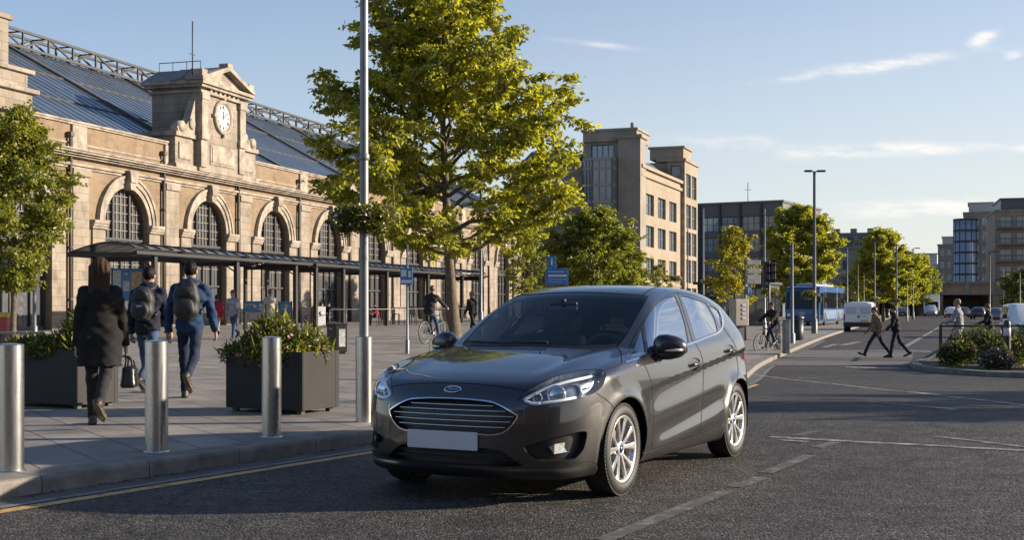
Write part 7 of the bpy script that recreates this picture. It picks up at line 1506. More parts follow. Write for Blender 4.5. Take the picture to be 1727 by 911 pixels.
def van():
    d = 79.8; p = at(1447.5, d); p.y += 0.0; rz = R(90 - 19)
    sec = [(0.0, 0.90, 0.36, 1.02, 0.84, 1.72), (0.10, 0.92, 0.34, 1.04, 0.86, 1.86), (1.2, 0.92, 0.34, 1.06, 0.86, 1.90), (2.6, 0.92, 0.34, 1.06, 0.85, 1.89), (3.3, 0.92, 0.34, 1.02, 0.72, 1.50), (3.9, 0.90, 0.34, 0.92, 0.72, 1.02), (4.35, 0.78, 0.36, 0.74, 0.58, 0.80)]
    def ex(root, sec, ring, n):
        end_pane(root, ring, 4, 3, n, 'windscreen')
        for s in (1, -1):
            q = MB(); q.box(-0.03, 0.0, s * 0.42 - 0.395, s * 0.42 + 0.395, 0.62, 1.66, 0.01); dr = q.build('rear_door', white_v, root)
            q = MB(); q.box(-0.042, -0.031, s * 0.42 - 0.32, s * 0.42 + 0.32, 1.12, 1.58, 0.004); q.build('window_panel', mat('van_blank_panel', (0.50, 0.53, 0.57), 0.25, coat=0.5), dr)
            q = MB(); q.box(-0.035, 0.03, s * 0.865 - 0.05, s * 0.865 + 0.05, 0.72, 1.12, 0.015); q.build('tail_light', lampr, root)
            q = MB(); q.box(2.85, 3.05, s * 1.0 - 0.09, s * 1.0 + 0.09, 1.05, 1.3, 0.03); q.bar((2.95, s * 0.85, 1.08), (2.95, s * 1.0, 1.12), 0.05); q.build('mirror', dplast, root)
        q = MB(); q.box(-0.09, 0.12, -0.91, 0.91, 0.30, 0.60, 0.04); q.build('bumper', dplast, root); q = MB(); q.box(-0.046, -0.0305, -0.60, -0.15, 0.66, 0.76); q.build('number_plate', ylw, root)
        q = MB(); q.lathe((-0.034, -0.03, 0.98), [(0, 0), (0.07, 0), (0.07, -0.012), (0, -0.012)], 14, 'x'); q.build('door_badge', dplast, root); q = MB()
        for k in range(4): q.box(-0.036, -0.031, -0.5 + 0.08 * k, -0.45 + 0.08 * k, 0.95, 1.0)
        q.build('door_lettering', sgrey, root)
    vehicle('delivery_van', p, rz, 'white panel van seen from behind on the street beside the bus', 'van', sec, ((3, 4),), (0.85, 3.6), 0.31, white_v, ex)
van()
def hatch_sec(L=4.2, w=0.88, zr=1.46): return [(0.0, w * 0.80, 0.40, 0.80, w * 0.66, 0.90), (0.12, w * 0.95, 0.30, 0.86, w * 0.72, 1.06), (0.55, w, 0.26, 0.92, w * 0.68, zr - 0.06), (1.5, w, 0.25, 0.92, w * 0.68, zr), (2.3, w, 0.25, 0.90, w * 0.67, zr - 0.05), (3.05, w, 0.25, 0.88, w * 0.74, 0.98), (3.8, w * 0.95, 0.27, 0.74, w * 0.72, 0.80), (4.12 * L / 4.2, w * 0.78, 0.32, 0.58, w * 0.60, 0.62)]
def car_extra(root, sec, ring, n):
    end_pane(root, ring, 5, 4, n, 'windscreen'); end_pane(root, ring, 1, 2, n, 'rear_window'); x1 = sec[-1][0]
    for s in (1, -1):
        q = MB(); q.box(x1 - 0.22, x1 - 0.02, s * 0.62 - 0.15, s * 0.62 + 0.15, 0.60, 0.74, 0.03); q.build('headlight', lampw, root); q = MB(); q.box(-0.01, 0.10, s * 0.70 - 0.10, s * 0.70 + 0.10, 0.76, 0.96, 0.02); q.build('tail_light', lampr, root)
        q = MB(); q.box(2.6, 2.78, s * 0.97 - 0.09, s * 0.97 + 0.09, 0.92, 1.05, 0.03); q.build('mirror', dplast, root)
    q = MB(); q.box(x1 - 0.08, x1 + 0.015, -0.52, 0.52, 0.42, 0.57, 0.02); q.build('grille', dplast, root); q = MB(); q.box(x1 + 0.016, x1 + 0.026, -0.26, 0.26, 0.36, 0.46); q.build('number_plate', signw, root); q = MB(); q.box(-0.03, 0.1, -0.7, 0.7, 0.32, 0.52, 0.03); q.build('rear_bumper', dplast, root)
def parked(px, d, rz, label, pm, sec=None, name='parked_car', cat='car', group='cars down the street', wl=(0.8, 3.35)): vehicle(name, at(px, d), R(rz), label, cat, sec or hatch_sec(), ((2, 3), (3, 4)), wl, 0.31, pm, car_extra, group)
silver_v = mat('vehicle_silver', (0.42, 0.43, 0.44), 0.3, 0.5, coat=0.6); dark_v = mat('vehicle_dark', (0.03, 0.032, 0.036), 0.3, coat=0.7); grey_v = mat('vehicle_grey', (0.16, 0.165, 0.17), 0.3, 0.4, coat=0.6)
suv = [(x, w_, zb, zl * 1.12, rw, zr * 1.18) for (x, w_, zb, zl, rw, zr) in hatch_sec(4.4, 0.95)]
parked(1570.5, 192, -110, 'silver car driving towards us in front of the bridge', silver_v, suv)
parked(1604, 170, 70, 'small pale car just left of the man in light clothes', white_v); parked(1648, 150, 62, 'dark car between the two men on the right', dark_v); parked(1630, 176, 100, 'dark car farther back by the bridge opening', dark_v); parked(1676, 120, 60, 'grey car just left of the parked white car at the edge', grey_v)
parked(1524, 188, -110, 'dark car on the left of the street beyond the white van', dark_v)
def box_truck():
    p = at(1571, 199); root = empty('box_truck', p, R(-108), 'tall white box truck with a dark windscreen near the bridge', 'truck'); b = MB(); b.prism([(0.9, 0.5), (1.15, 1.3), (0.95, 2.35), (-0.6, 2.45), (-0.6, 0.5)], 'y', -1.1, 1.1); b.build('cab', white_v, root); b = MB(); b.box(-6.2, -0.62, -1.22, 1.22, 0.8, 3.45, 0.05); b.build('cargo_box', white_v, root); b = MB(); b.add([(1.145, -0.98, 1.38), (1.145, 0.98, 1.38), (0.985, 0.94, 2.24), (0.985, -0.94, 2.24)], [(0, 1, 2, 3)]); b.build('windscreen', glassv, root)
    for s in (-1, 1):
        b = MB(); b.box(0.98, 1.06, s * 0.8 - 0.16, s * 0.8 + 0.16, 0.72, 0.92, 0.02); b.build('headlight', lampw, root)
        for x in (0.1, -4.6): vwheel(root, x, s * 0.98, 0.42, s)
    b = MB(); b.box(0.9, 1.08, -1.0, 1.0, 0.42, 0.62, 0.02); b.build('bumper', dplast, root)
box_truck()
def white_mpv():
    sec = [(0.0, 0.84, 0.40, 1.0, 0.70, 1.55), (0.10, 0.92, 0.32, 1.02, 0.76, 1.72), (1.6, 0.93, 0.30, 1.02, 0.76, 1.78), (2.7, 0.93, 0.30, 0.98, 0.74, 1.72), (3.45, 0.92, 0.30, 0.95, 0.78, 1.06), (4.1, 0.86, 0.33, 0.80, 0.68, 0.86), (4.35, 0.70, 0.38, 0.62, 0.56, 0.66)]
    def ex(root, sec, ring, n):
        car_extra2(root, sec, ring, n)
    vehicle('parked_van', at(1716, 68), R(-104), 'white people carrier with blue trim parked at the right edge', 'car', sec, ((1, 2), (2, 3)), (0.8, 3.5), 0.33, white_v, ex)
def car_extra2(root, sec, ring, n):
    end_pane(root, ring, 4, 3, n, 'windscreen'); x1 = sec[-1][0]
    for s in (1, -1):
        q = MB(); q.box(x1 - 0.30, x1 - 0.04, s * 0.62 - 0.16, s * 0.62 + 0.16, 0.62, 0.80, 0.03); q.build('headlight', lampw, root); q = MB(); q.box(2.9, 3.1, s * 1.03 - 0.1, s * 1.03 + 0.1, 1.0, 1.22, 0.03); q.build('mirror', dplast, root)
    q = MB(); q.box(x1 - 0.1, x1 + 0.02, -0.55, 0.55, 0.42, 0.62, 0.02); q.build('grille', dplast, root); q = MB(); q.box(x1 - 0.14, x1 + 0.03, -0.68, 0.68, 0.66, 0.70); q.build('blue_trim', mat('bus_blue', (0.012, 0.085, 0.24), 0.3), root)
white_mpv()
# ============================================================ PEOPLE
def _cap(P_, a, b, ra, rb):
    a = np.asarray(a, float); e = np.asarray(b, float) - a; w = P_ - a; t = np.clip((w @ e) / max(e @ e, 1e-12), 0, 1); q = w - t[:, None] * e
    return np.sqrt((q * q).sum(1)) - (ra + (rb - ra) * t)
def _ell(P_, c, r):
    q = (P_ - np.asarray(c, float)) / np.asarray(r, float); k = np.sqrt((q * q).sum(1)); g = np.sqrt(((q / np.asarray(r, float)) ** 2).sum(1)); return k * (k - 1) / np.maximum(g, 1e-6)
def _smin(a, b, k):
    h = np.maximum(k - np.abs(a - b), 0) / k; return np.minimum(a, b) - h * h * k * 0.25
def field(prims, k):
    """Smooth union of ('c', a, b, ra, rb) capsules and ('e', centre, radii) ellipsoids."""
    def f(P_):
        d = None
        for p in prims:
            v = _cap(P_, *p[1:5]) if p[0] == 'c' else _ell(P_, p[1], p[2]); kk = p[5] if p[0] == 'c' and len(p) > 5 else k
            d = v if d is None else _smin(d, v, kk)
        return d
    return f
def sdf_mesh(name, f, lo, hi, h, m, parent, it=2):
    """Surface of f < 0, evaluated only in the blocks that the surface crosses."""
    lo = np.array(lo, float) - 2 * h; B = 6; nb = np.ceil((np.array(hi) + 2 * h - lo) / (h * B)).astype(int) + 1; n = nb * B
    ci = np.stack(np.meshgrid(*[np.arange(k) for k in nb], indexing='ij'), -1).reshape(-1, 3); cc = lo + (ci + 0.5) * B * h - h * 0.5; fc = f(cc); act = np.abs(fc) < h * B * 1.15
    val = np.where(fc < 0, -1.0, 1.0).reshape(nb).repeat(B, 0).repeat(B, 1).repeat(B, 2)
    loc = np.stack(np.meshgrid(*[np.arange(B)] * 3, indexing='ij'), -1).reshape(-1, 3); gi = (ci[act][:, None, :] * B + loc[None]).reshape(-1, 3)
    val[gi[:, 0], gi[:, 1], gi[:, 2]] = f(lo + gi * h); V, F = surface_nets(val, lo, h)
    if len(V) == 0: return None
    for _ in range(it):
        d = f(V); g = np.stack([(f(V + e) - f(V - e)) / 0.004 for e in np.eye(3) * 0.002], 1); V = V - (d / np.maximum((g * g).sum(1), 0.3))[:, None] * g * 0.85
    return mesh_np(name, V, F, m, parent, True)
skin_m = mat('skin', (0.33, 0.195, 0.135), 0.55, var=0.08, vscale=12); skin2 = mat('skin_tan', (0.36, 0.21, 0.145), 0.55, var=0.08, vscale=12)
def cloth(name, c, var=0.25, sc=9, rough=0.85): return mat('cloth_' + name, c, rough, var=var, vscale=sc, bump=0.10, bscale=190, spec=0.2)
C_ = dict(black=cloth('black', (0.014, 0.013, 0.012)), navy=cloth('navy', (0.016, 0.020, 0.032)), blue=cloth('blue', (0.018, 0.042, 0.095)), jeans=cloth('jeans', (0.045, 0.075, 0.135), 0.45, 7), denim=cloth('denim', (0.018, 0.026, 0.048), 0.4, 7), dark=cloth('dark', (0.022, 0.022, 0.024)), tan=cloth('tan', (0.19, 0.135, 0.078)), grey=cloth('grey', (0.27, 0.275, 0.28)), white=cloth('white', (0.45, 0.44, 0.41), 0.1), cream=cloth('cream', (0.36, 0.33, 0.29), 0.12), red=cloth('red', (0.28, 0.022, 0.04)), brightblue=cloth('brightblue', (0.03, 0.12, 0.28)))
HAIR = dict(brown=mat('hair_brown', (0.045, 0.024, 0.013), 0.6, var=0.5, vscale=25, bump=0.3, bscale=90, spec=0.15), black=mat('hair_black', (0.010, 0.008, 0.007), 0.55, var=0.4, vscale=25, bump=0.3, bscale=90, spec=0.12), fair=mat('hair_fair', (0.20, 0.13, 0.06), 0.5, var=0.3, vscale=25), mid=mat('hair_mid', (0.09, 0.055, 0.03), 0.5, var=0.3, vscale=25))
for _h in HAIR.values():            # strands: noise drawn out along the fall of the hair
    _nt = _h.node_tree; _mp = _nt.nodes.new('ShaderNodeMapping'); _mp.inputs['Scale'].default_value = (1, 1, 0.07); _tc = [q for q in _nt.nodes if q.type == 'TEX_COORD'][0]
    for _n in [q for q in _nt.nodes if q.type == 'TEX_NOISE']: _nt.links.new(_tc.outputs['Object'], _mp.inputs[0]); _nt.links.new(_mp.outputs[0], _n.inputs['Vector']); _n.inputs['Scale'].default_value = 140
shoe_b = mat('shoe_black', (0.014, 0.013, 0.013), 0.45); shoe_n = mat('shoe_brown', (0.045, 0.030, 0.020), 0.5); sole_m = mat('shoe_sole', (0.10, 0.085, 0.065), 0.7); bagm = mat('bag_black', (0.015, 0.015, 0.016), 0.6, var=0.3, vscale=8, bump=0.2, bscale=80); leather = mat('bag_leather', (0.014, 0.013, 0.013), 0.28, bump=0.15, bscale=60)
def person(px, d, off, H, rz, label, legs, arms, top, top_m, bot_m, hair_m, hair='short', shoe=None, lean=4, female=False, h=0.02, head=(0, 0), group=None, skin=None, sit=None, hood=False, hem=None, xy=None, lift=None, wide=1.0):
    """legs: ((thigh, knee flex, toe up) left, right); arms: ((swing, spread, elbow) left, right), degrees, forwards positive. Local +y is forwards."""
    base = at(px, d, off) if xy is None else xy; root = empty('person', base, R(rz), label, 'person', group); s_ = R; skin = skin or skin_m
    V3 = lambda x, y, z: np.array([x, y, z], float); SW = (0.088 if female else 0.101) * H * wide; hips = V3(0, 0, 0)
    lg = []
    for sgn, (th, kn, toe) in zip((-1, 1), legs):
        hp = V3(sgn * 0.050 * H, 0, 0); t = s_(th); sp = 0.012 * H * sgn * (0 if sit is None else 1.5); knee = hp + 0.242 * H * V3(sp, math.sin(t), -math.cos(t)); u = s_(th - kn); ank = knee + 0.245 * H * V3(0, math.sin(u), -math.cos(u))
        tp = s_(toe); fd = V3(sgn * 0.12, math.cos(tp), math.sin(tp)); fd /= np.linalg.norm(fd); dn = V3(0, math.sin(tp), -math.cos(tp)); heel = ank - fd * 0.022 * H + dn * 0.022 * H; ball = ank + fd * 0.085 * H + dn * 0.027 * H; tip = ank + fd * 0.118 * H + dn * 0.027 * H
        lg.append([hp, knee, ank, heel, ball, tip])
    zmin = min(min(l[3][2], l[4][2], l[5][2]) for l in lg) - 0.014 * H; up = -zmin if lift is None else lift
    for l in lg:
        for i in range(6): l[i] = l[i] + V3(0, 0, up)
    hips = V3(0, 0, up); ln = s_(lean); ax = V3(0, math.sin(ln), math.cos(ln)); fw = V3(0, math.cos(ln), -math.sin(ln)); waist = hips + ax * 0.10 * H; chest = hips + ax * 0.215 * H; neck = hips + ax * 0.305 * H; yaw, pit = s_(head[0]), s_(head[1])
    hup = V3(0, math.sin(ln * 0.4 - pit * 0.3), 1); hup /= np.linalg.norm(hup); hf = V3(-math.sin(yaw), math.cos(yaw) * math.cos(pit), math.sin(pit)); hf /= np.linalg.norm(hf); hr = np.cross(hf, hup); hr /= np.linalg.norm(hr); hu = np.cross(hr, hf); hc = neck + hup * 0.098 * H + hf * 0.012 * H
    ar = []
    for sgn, (sw, ab, el) in zip((-1, 1), arms):
        sh = neck + V3(sgn * SW, 0, 0) - ax * 0.038 * H; a, b = s_(sw), s_(ab); dv = V3(sgn * math.sin(b), math.sin(a) * math.cos(b), -math.cos(a) * math.cos(b)); elb = sh + dv * 0.172 * H; a2 = s_(sw + el); dv2 = V3(sgn * math.sin(b) * 0.45, math.sin(a2), -math.cos(a2)); dv2 /= np.linalg.norm(dv2); wr = elb + dv2 * 0.148 * H; ar.append((sgn, sh, elb, wr, dv2))
    # body: one continuous skin surface with face and five-fingered hands
    pr = []; k = H / 1.75
    for l in lg: pr += [('c', l[0], l[1], 0.075 * k, 0.050 * k), ('c', l[1], l[2], 0.050 * k, 0.033 * k), ('c', l[3], l[4], 0.030 * k, 0.028 * k), ('c', l[4], l[5], 0.028 * k, 0.018 * k)]
    pr += [('c', hips + V3(-0.035 * H, 0, 0.01), hips + V3(0.035 * H, 0, 0.01), 0.085 * k, 0.085 * k), ('c', hips, chest, 0.105 * k, 0.115 * k), ('c', chest + V3(-0.05 * H, 0, 0), chest + V3(0.05 * H, 0, 0), 0.098 * k, 0.098 * k), ('c', chest, neck, 0.10 * k, 0.058 * k), ('c', neck - ax * 0.01 * H, neck - ax * 0.036 * H + V3(SW * 0.9, 0, 0), 0.050 * k, 0.046 * k), ('c', neck - ax * 0.01 * H, neck - ax * 0.036 * H + V3(-SW * 0.9, 0, 0), 0.050 * k, 0.046 * k), ('c', neck, hc - hup * 0.03 * H, 0.054 * k, 0.050 * k)]
    for sgn, sh, elb, wr, dv in ar: pr += [('c', sh, elb, 0.046 * k, 0.038 * k), ('c', elb, wr, 0.038 * k, 0.026 * k)]
    fb = field(pr, 0.035 * k); Rm = np.stack([hr, hf, hu], 0); hs = k
    def fhead(P_):
        q = (P_ - hc) @ Rm.T / hs; d_ = _ell(q, (0, -0.008, 0.018), (0.075, 0.096, 0.105)); d_ = _smin(d_, _ell(q, (0, 0.028, -0.055), (0.056, 0.062, 0.068)), 0.04); d_ = _smin(d_, _cap(q, (0, 0.083, -0.005), (0, 0.104, -0.030), 0.010, 0.013), 0.02)
        for s in (-1, 1): d_ = np.maximum(d_, -_ell(q, (s * 0.032, 0.098, 0.006), (0.018, 0.014, 0.011)) ); d_ = _smin(d_, _ell(q, (s * 0.077, -0.006, -0.012), (0.010, 0.020, 0.032)), 0.008)
        d_ = np.maximum(d_, -_cap(q, (-0.02, 0.092, -0.062), (0.02, 0.092, -0.062), 0.004, 0.004)); return d_ * hs
    hand = []
    for sgn, sh, elb, wr, dv in ar:
        side = np.cross(dv, V3(0, 1, 0)); side = side / (np.linalg.norm(side) + 1e-9) if np.linalg.norm(side) > 0.2 else V3(1, 0, 0)
        fwd = np.cross(side, dv); fwd /= np.linalg.norm(fwd); fwd = fwd if fwd[1] > 0 else -fwd; inn = V3(-sgn, 0, 0); inn = inn - dv * (inn @ dv); inn /= np.linalg.norm(inn) + 1e-9; fwd = np.cross(dv, inn); fwd = fwd if fwd[1] >= 0 else -fwd
        pal = wr + dv * 0.052 * k
        for o in (-0.018, 0.0, 0.018): hand.append(('c', wr + fwd * o * 0.6 * k, wr + dv * 0.078 * k + fwd * o * k, 0.017 * k, 0.0145 * k))
        for i, (o, L_) in enumerate(((0.030, 0.068), (0.010, 0.078), (-0.010, 0.072), (-0.029, 0.056))):
            a0 = wr + dv * 0.082 * k + fwd * o * k; a1 = a0 + (dv * 0.85 + inn * 0.35) * L_ * 0.5 * k; a2 = a1 + (dv * 0.35 + inn * 0.85) * L_ * 0.55 * k; hand += [('c', a0, a1, 0.0095 * k, 0.0088 * k, 0.004), ('c', a1, a2, 0.0088 * k, 0.0075 * k, 0.004)]
        t0 = wr + dv * 0.03 * k + fwd * 0.022 * k; t1 = t0 + (dv * 0.6 + fwd * 0.55 + inn * 0.3) * 0.042 * k; t2 = t1 + (dv * 0.9 + inn * 0.35) * 0.030 * k; hand += [('c', t0, t1, 0.013 * k, 0.011 * k, 0.008), ('c', t1, t2, 0.011 * k, 0.009 * k, 0.006)]
    fh_ = field(hand, 0.012)
    body = lambda P_: _smin(_smin(fb(P_), fhead(P_), 0.02), fh_(P_), 0.012)
    allp = np.array([q for l in lg for q in l] + [hc + hu * 0.14 * k, hc - hf * 0.13 * k, hc + hf * 0.13 * k] + [q for a in ar for q in (a[1], a[2], a[3], a[3] + a[4] * 0.2 * k)]); lo, hi = allp.min(0) - 0.16 * k, allp.max(0) + 0.16 * k; lo[2] = min(lo[2], -0.02)
    sdf_mesh('body', body, lo, hi, h * 0.8, skin, root)
    ey = MB()
    for s in (-1, 1): ey.sphere(hc + (hr * s * 0.032 + hf * 0.088 + hu * 0.006) * k, 0.009 * k, n=8, m=6)
    ey.build('eyes', mat('eye_dark', (0.03, 0.025, 0.02), 0.2), root)
    # clothes
    rs = np.random.default_rng(int(px * 7 + d)); ph = rs.uniform(0, 6, 6)
    def folds(P_, a): return a * (np.sin(P_[:, 2] * 42 + P_[:, 0] * 18 + ph[0] + 2.2 * np.sin(P_[:, 1] * 13 + ph[1])) * np.sin(P_[:, 0] * 21 + P_[:, 1] * 26 + ph[2]) + 0.6 * np.sin(P_[:, 2] * 71 - P_[:, 1] * 31 + ph[3]) * np.sin(P_[:, 0] * 37 + ph[4]))
    pt = []
    for l in lg: pt += [('c', l[0] + V3(0, 0, 0.02), l[1], 0.082 * k, 0.061 * k), ('c', l[1], l[2] + (l[1] - l[2]) * 0.06, 0.060 * k, 0.050 * k)]
    pt += [('c', hips + V3(-0.035 * H, -0.012, 0.0), hips + V3(0.035 * H, -0.012, 0.0), 0.086 * k, 0.086 * k), ('c', hips, waist, 0.106 * k, 0.106 * k)]
    ft = field(pt, 0.028 * k); cuts = [(l[2], (l[1] - l[2]) / np.linalg.norm(l[1] - l[2])) for l in lg]
    def trous(P_):
        v = ft(P_) + folds(P_, 0.0035 * k); v = np.maximum(v, (P_ - (waist + ax * 0.02 * H)) @ ax)
        return v
    sdf_mesh('trousers', trous, lo, hi, h, bot_m, root)
    for i, l in enumerate(lg):
        fd = (l[5] - l[4]); fd /= np.linalg.norm(fd); dn = np.cross(np.cross(fd, V3(0, 0, -1)), fd); dn /= np.linalg.norm(dn) + 1e-9
        sp = [('c', l[3], l[4], 0.041 * k, 0.038 * k), ('c', l[4], l[5], 0.038 * k, 0.026 * k), ('c', l[3] + (l[2] - l[3]) * 0.2, l[2] + (l[1] - l[2]) * 0.10, 0.041 * k, 0.043 * k)]; fs = field(sp, 0.02 * k); o_ = l[4]
        sdf_mesh('shoe', lambda P_: np.maximum(fs(P_), (P_ - o_) @ dn - 0.024 * k), np.min([l[2], l[3], l[5]], 0) - 0.09, np.max([l[2], l[3], l[5]], 0) + 0.09, min(h, 0.012), shoe or shoe_b, root)
        if h < 0.015: sdf_mesh('sole', lambda P_: np.maximum(field([('c', l[3], l[4], 0.044 * k, 0.042 * k), ('c', l[4], l[5], 0.042 * k, 0.029 * k)], 0.02)(P_), np.maximum((P_ - o_) @ dn - 0.030 * k, 0.012 * k - (P_ - o_) @ dn)), np.min([l[2], l[3], l[5]], 0) - 0.09, np.max([l[2], l[3], l[5]], 0) + 0.09, 0.008, sole_m, root)
    coat = top == 'coat'; g_ = 0.014 if top == 'shirt' else 0.024; pj = [('c', hips + ax * 0.02, chest, (0.126 if not female else 0.118) * k + g_ * 0.6, 0.116 * k + g_), ('c', waist + V3(-0.03 * H, 0, 0), waist + V3(0.03 * H, 0, 0), 0.100 * k + g_, 0.100 * k + g_), ('c', chest + V3(-0.052 * H * wide, 0, 0), chest + V3(0.052 * H * wide, 0, 0), 0.102 * k + g_, 0.102 * k + g_), ('c', chest, neck - ax * 0.01, 0.105 * k + g_, 0.062 * k + g_), ('c', neck - ax * 0.012 * H, neck - ax * 0.040 * H + V3(SW * 0.9, 0, 0), 0.048 * k + g_, 0.042 * k + g_), ('c', neck - ax * 0.012 * H, neck - ax * 0.040 * H + V3(-SW * 0.9, 0, 0), 0.048 * k + g_, 0.042 * k + g_), ('c', hips + V3(-0.032 * H, -0.008, 0.01), hips + V3(0.032 * H, -0.008, 0.01), 0.100 * k + g_ * 0.9, 0.100 * k + g_ * 0.9)]
    if coat: pj += [('c', hips + V3(-0.03 * H, -0.005, 0), hips + V3(-0.04 * H, 0.0, -0.20 * H), 0.105 * k + g_, 0.125 * k + g_), ('c', hips + V3(0.03 * H, -0.005, 0), hips + V3(0.04 * H, 0.0, -0.20 * H), 0.105 * k + g_, 0.125 * k + g_)] + [('c', l[0], l[0] + (l[1] - l[0]) * 0.85, 0.105 * k + g_, 0.105 * k + g_, 0.08) for l in lg]
    if hood: pj += [('c', neck - fw * 0.055 * k + ax * 0.012 + V3(-0.05 * k, 0, 0), neck - fw * 0.055 * k + ax * 0.012 + V3(0.05 * k, 0, 0), 0.052 * k, 0.052 * k), ('c', neck - fw * 0.09 * k - ax * 0.04, neck - fw * 0.06 * k + ax * 0.02, 0.055 * k, 0.05 * k)]
    if coat or top == 'jacket': pj += [('c', neck - ax * 0.0, neck + ax * 0.028 * H, 0.068 * k, 0.064 * k)]
    fj = field(pj, 0.030 * k); hz = hips[2] + (hem if hem is not None else (-0.155 * H if coat else -0.055 * H)); wcut = [(wr, dv) for _, _, _, wr, dv in ar]
    def jack2(P_):
        # the body of the garment ends at the hem, the sleeves at the wrists
        v = np.maximum(fj(P_), hz - P_[:, 2])
        for sgn, sh, elb, wr, dv in ar:
            a = _smin(_cap(P_, sh, elb, 0.047 * k + g_, 0.039 * k + g_ * 0.8), _cap(P_, elb, wr, 0.039 * k + g_ * 0.8, 0.031 * k + g_ * 0.6), 0.015); v = _smin(v, np.maximum(a, (P_ - wr) @ dv), 0.022 * k)
        v = np.maximum(v, -(_cap(P_, neck + ax * 0.01, neck + ax * 0.2, 0.050 * k, 0.075 * k)))
        return v + folds(P_, (0.0055 if coat else 0.0075) * k)
    sdf_mesh('coat' if coat else ('shirt' if top == 'shirt' else 'jacket'), jack2, lo, hi, h, top_m, root)
    # hair
    def fhair(P_):
        q = (P_ - hc) @ Rm.T / hs; big = 0.0 if hair == 'short' else 0.006
        v = _ell(q, (0, -0.012, 0.026), (0.083 + big, 0.102 + big, 0.106 + big)); face = _ell(q, (0, 0.115, -0.045), (0.082, 0.075, 0.105)); v = np.maximum(v, -face)
        v = np.maximum(v, (-0.075 if hair == 'short' else -0.12) - q[:, 2])
        if hair == 'short': v = np.maximum(v, -_ell(q, (0, 0.05, -0.09), (0.2, 0.075, 0.09)))
        if hair == 'long':
            for x in (-0.066, -0.024, 0.024, 0.066): v = _smin(v, _cap(q, (x, -0.050, 0.02), (x * 1.25, -0.120 - 0.01 * abs(x), -0.34), 0.046, 0.026), 0.04)
            v = np.maximum(v, -face)
        if hair == 'bun': v = _smin(v, _ell(q, (0, -0.115, 0.03), (0.045, 0.045, 0.045)), 0.02)
        return (v + 0.0030 * np.sin(q[:, 0] * 130 + 1.2 * np.sin(q[:, 2] * 14)) * (hair != 'short') + (0.0016 * np.sin(q[:, 0] * 110 + q[:, 1] * 80) * np.sin(q[:, 2] * 95) if hair == 'short' else 0)) * hs
    sdf_mesh('hair', fhair, hc - 0.47 * k * (hair == 'long') - 0.16 * k, hc + 0.17 * k, min(h, 0.011), hair_m, root)
    root['_j'] = 0; del root['_j']
    J = dict(hips=hips, chest=chest, neck=neck, ax=ax, fw=fw, ar=ar, lg=lg, k=k, SW=SW); return root, J
def backpack(pr, label, m, w_=0.155, hgt=0.46, mark=False):
    root, J = pr; k = J['k']; rz = root.rotation_euler.z; bp = empty('backpack', root.location, rz, label, 'backpack'); bp.location = root.location; o = Vector(J['chest'] - J['fw'] * 0.205 * k - J['ax'] * 0.06); up, bk = Vector(J['ax']), -Vector(J['fw']); sx = Vector((1, 0, 0))
    def blk(name, c, hx, hy, hz_, r, mm, par):
        c = np.array(o + up * c[2] + bk * c[1] + sx * c[0]); A = np.stack([np.array(sx), np.array(bk), np.array(up)])
        def f(P_): q = np.abs((P_ - c) @ A.T) - np.array((hx, hy, hz_)) + r; tap = 0.0; return np.sqrt((np.maximum(q, 0) ** 2).sum(1)) + np.minimum(q.max(1), 0) - r + 0.003 * np.sin(P_[:, 2] * 38 + P_[:, 0] * 20)
        return sdf_mesh(name, f, c - 0.34, c + 0.34, 0.011, mm, par)
    def egg(name, c, rx, ry, rz_, p_, mm, par):
        c = np.array(o + up * c[2] + bk * c[1] + sx * c[0]); A = np.stack([np.array(sx), np.array(bk), np.array(up)])
        def f(P_): q = (P_ - c) @ A.T; wx = rx * (1.0 - 0.22 * np.clip(q[:, 2] / rz_, -0.2, 1) ** 2); return ((np.abs(q[:, 0] / wx) ** p_ + np.abs(q[:, 1] / ry) ** p_ + np.abs(q[:, 2] / rz_) ** p_) ** (1 / p_) - 1) * min(rx, ry) + 0.003 * np.sin(P_[:, 2] * 36 + P_[:, 0] * 24)
        return sdf_mesh(name, f, c - rz_ - 0.06, c + rz_ + 0.06, 0.011, mm, par)
    b = egg('bag_body', (0, 0.0, 0), w_ * k, 0.105 * k, hgt / 2 * k, 3.2, m, bp); egg('front_pocket', (0, 0.085, -0.09), w_ * 0.76 * k, 0.055 * k, 0.12 * k, 3.0, m, bp); egg('front_pocket', (0, 0.075, 0.10), w_ * 0.66 * k, 0.05 * k, 0.085 * k, 3.0, m, bp)
    for s in (-1, 1):
        t = MB(); n = Vector(J['neck']); pts = [o + up * 0.19 * k + sx * s * 0.07 * k - bk * 0.06 * k, n + sx * s * J['SW'] * 0.55 - up * 0.0 + bk * 0.075 * k, n + sx * s * J['SW'] * 0.62 + up * 0.045 * k - bk * 0.01, n + sx * s * J['SW'] * 0.68 - up * 0.06 - bk * 0.115 * k, n + sx * s * J['SW'] * 0.8 - up * 0.22 - bk * 0.14 * k, o + sx * s * (w_ + 0.01) * k - up * 0.16 - bk * 0.02 * k]
        t.tube([Vector(q) for q in crv([tuple(p) for p in pts], 4)], 0.017, 6); t.build('strap', m, bp)
    if mark: q = MB(); c = o + bk * 0.143 * k - up * 0.045; q.obox(c, sx, bk, up, 0.035, 0.003, 0.012); q.build('label_patch', sgrey, bp)
    z = MB(); pts = [o + bk * (0.108 * k) + up * (0.20 * k) * math.sin(t) * 0.9 + sx * (w_ * 0.8 * k) * math.cos(t) for t in np.linspace(0.05, 3.09, 14)]; z.tube(pts, 0.004, 5); z.build('zip', blackm, bp); return bp
WALK_L = ((20, 8, 8), (-22, 30, -38)); WALK_R = ((-22, 30, -38), (20, 8, 8)); STAND = ((3, 3, 0), (-2, 3, 0)); HANG = ((8, 8, 12), (-6, 8, 14))
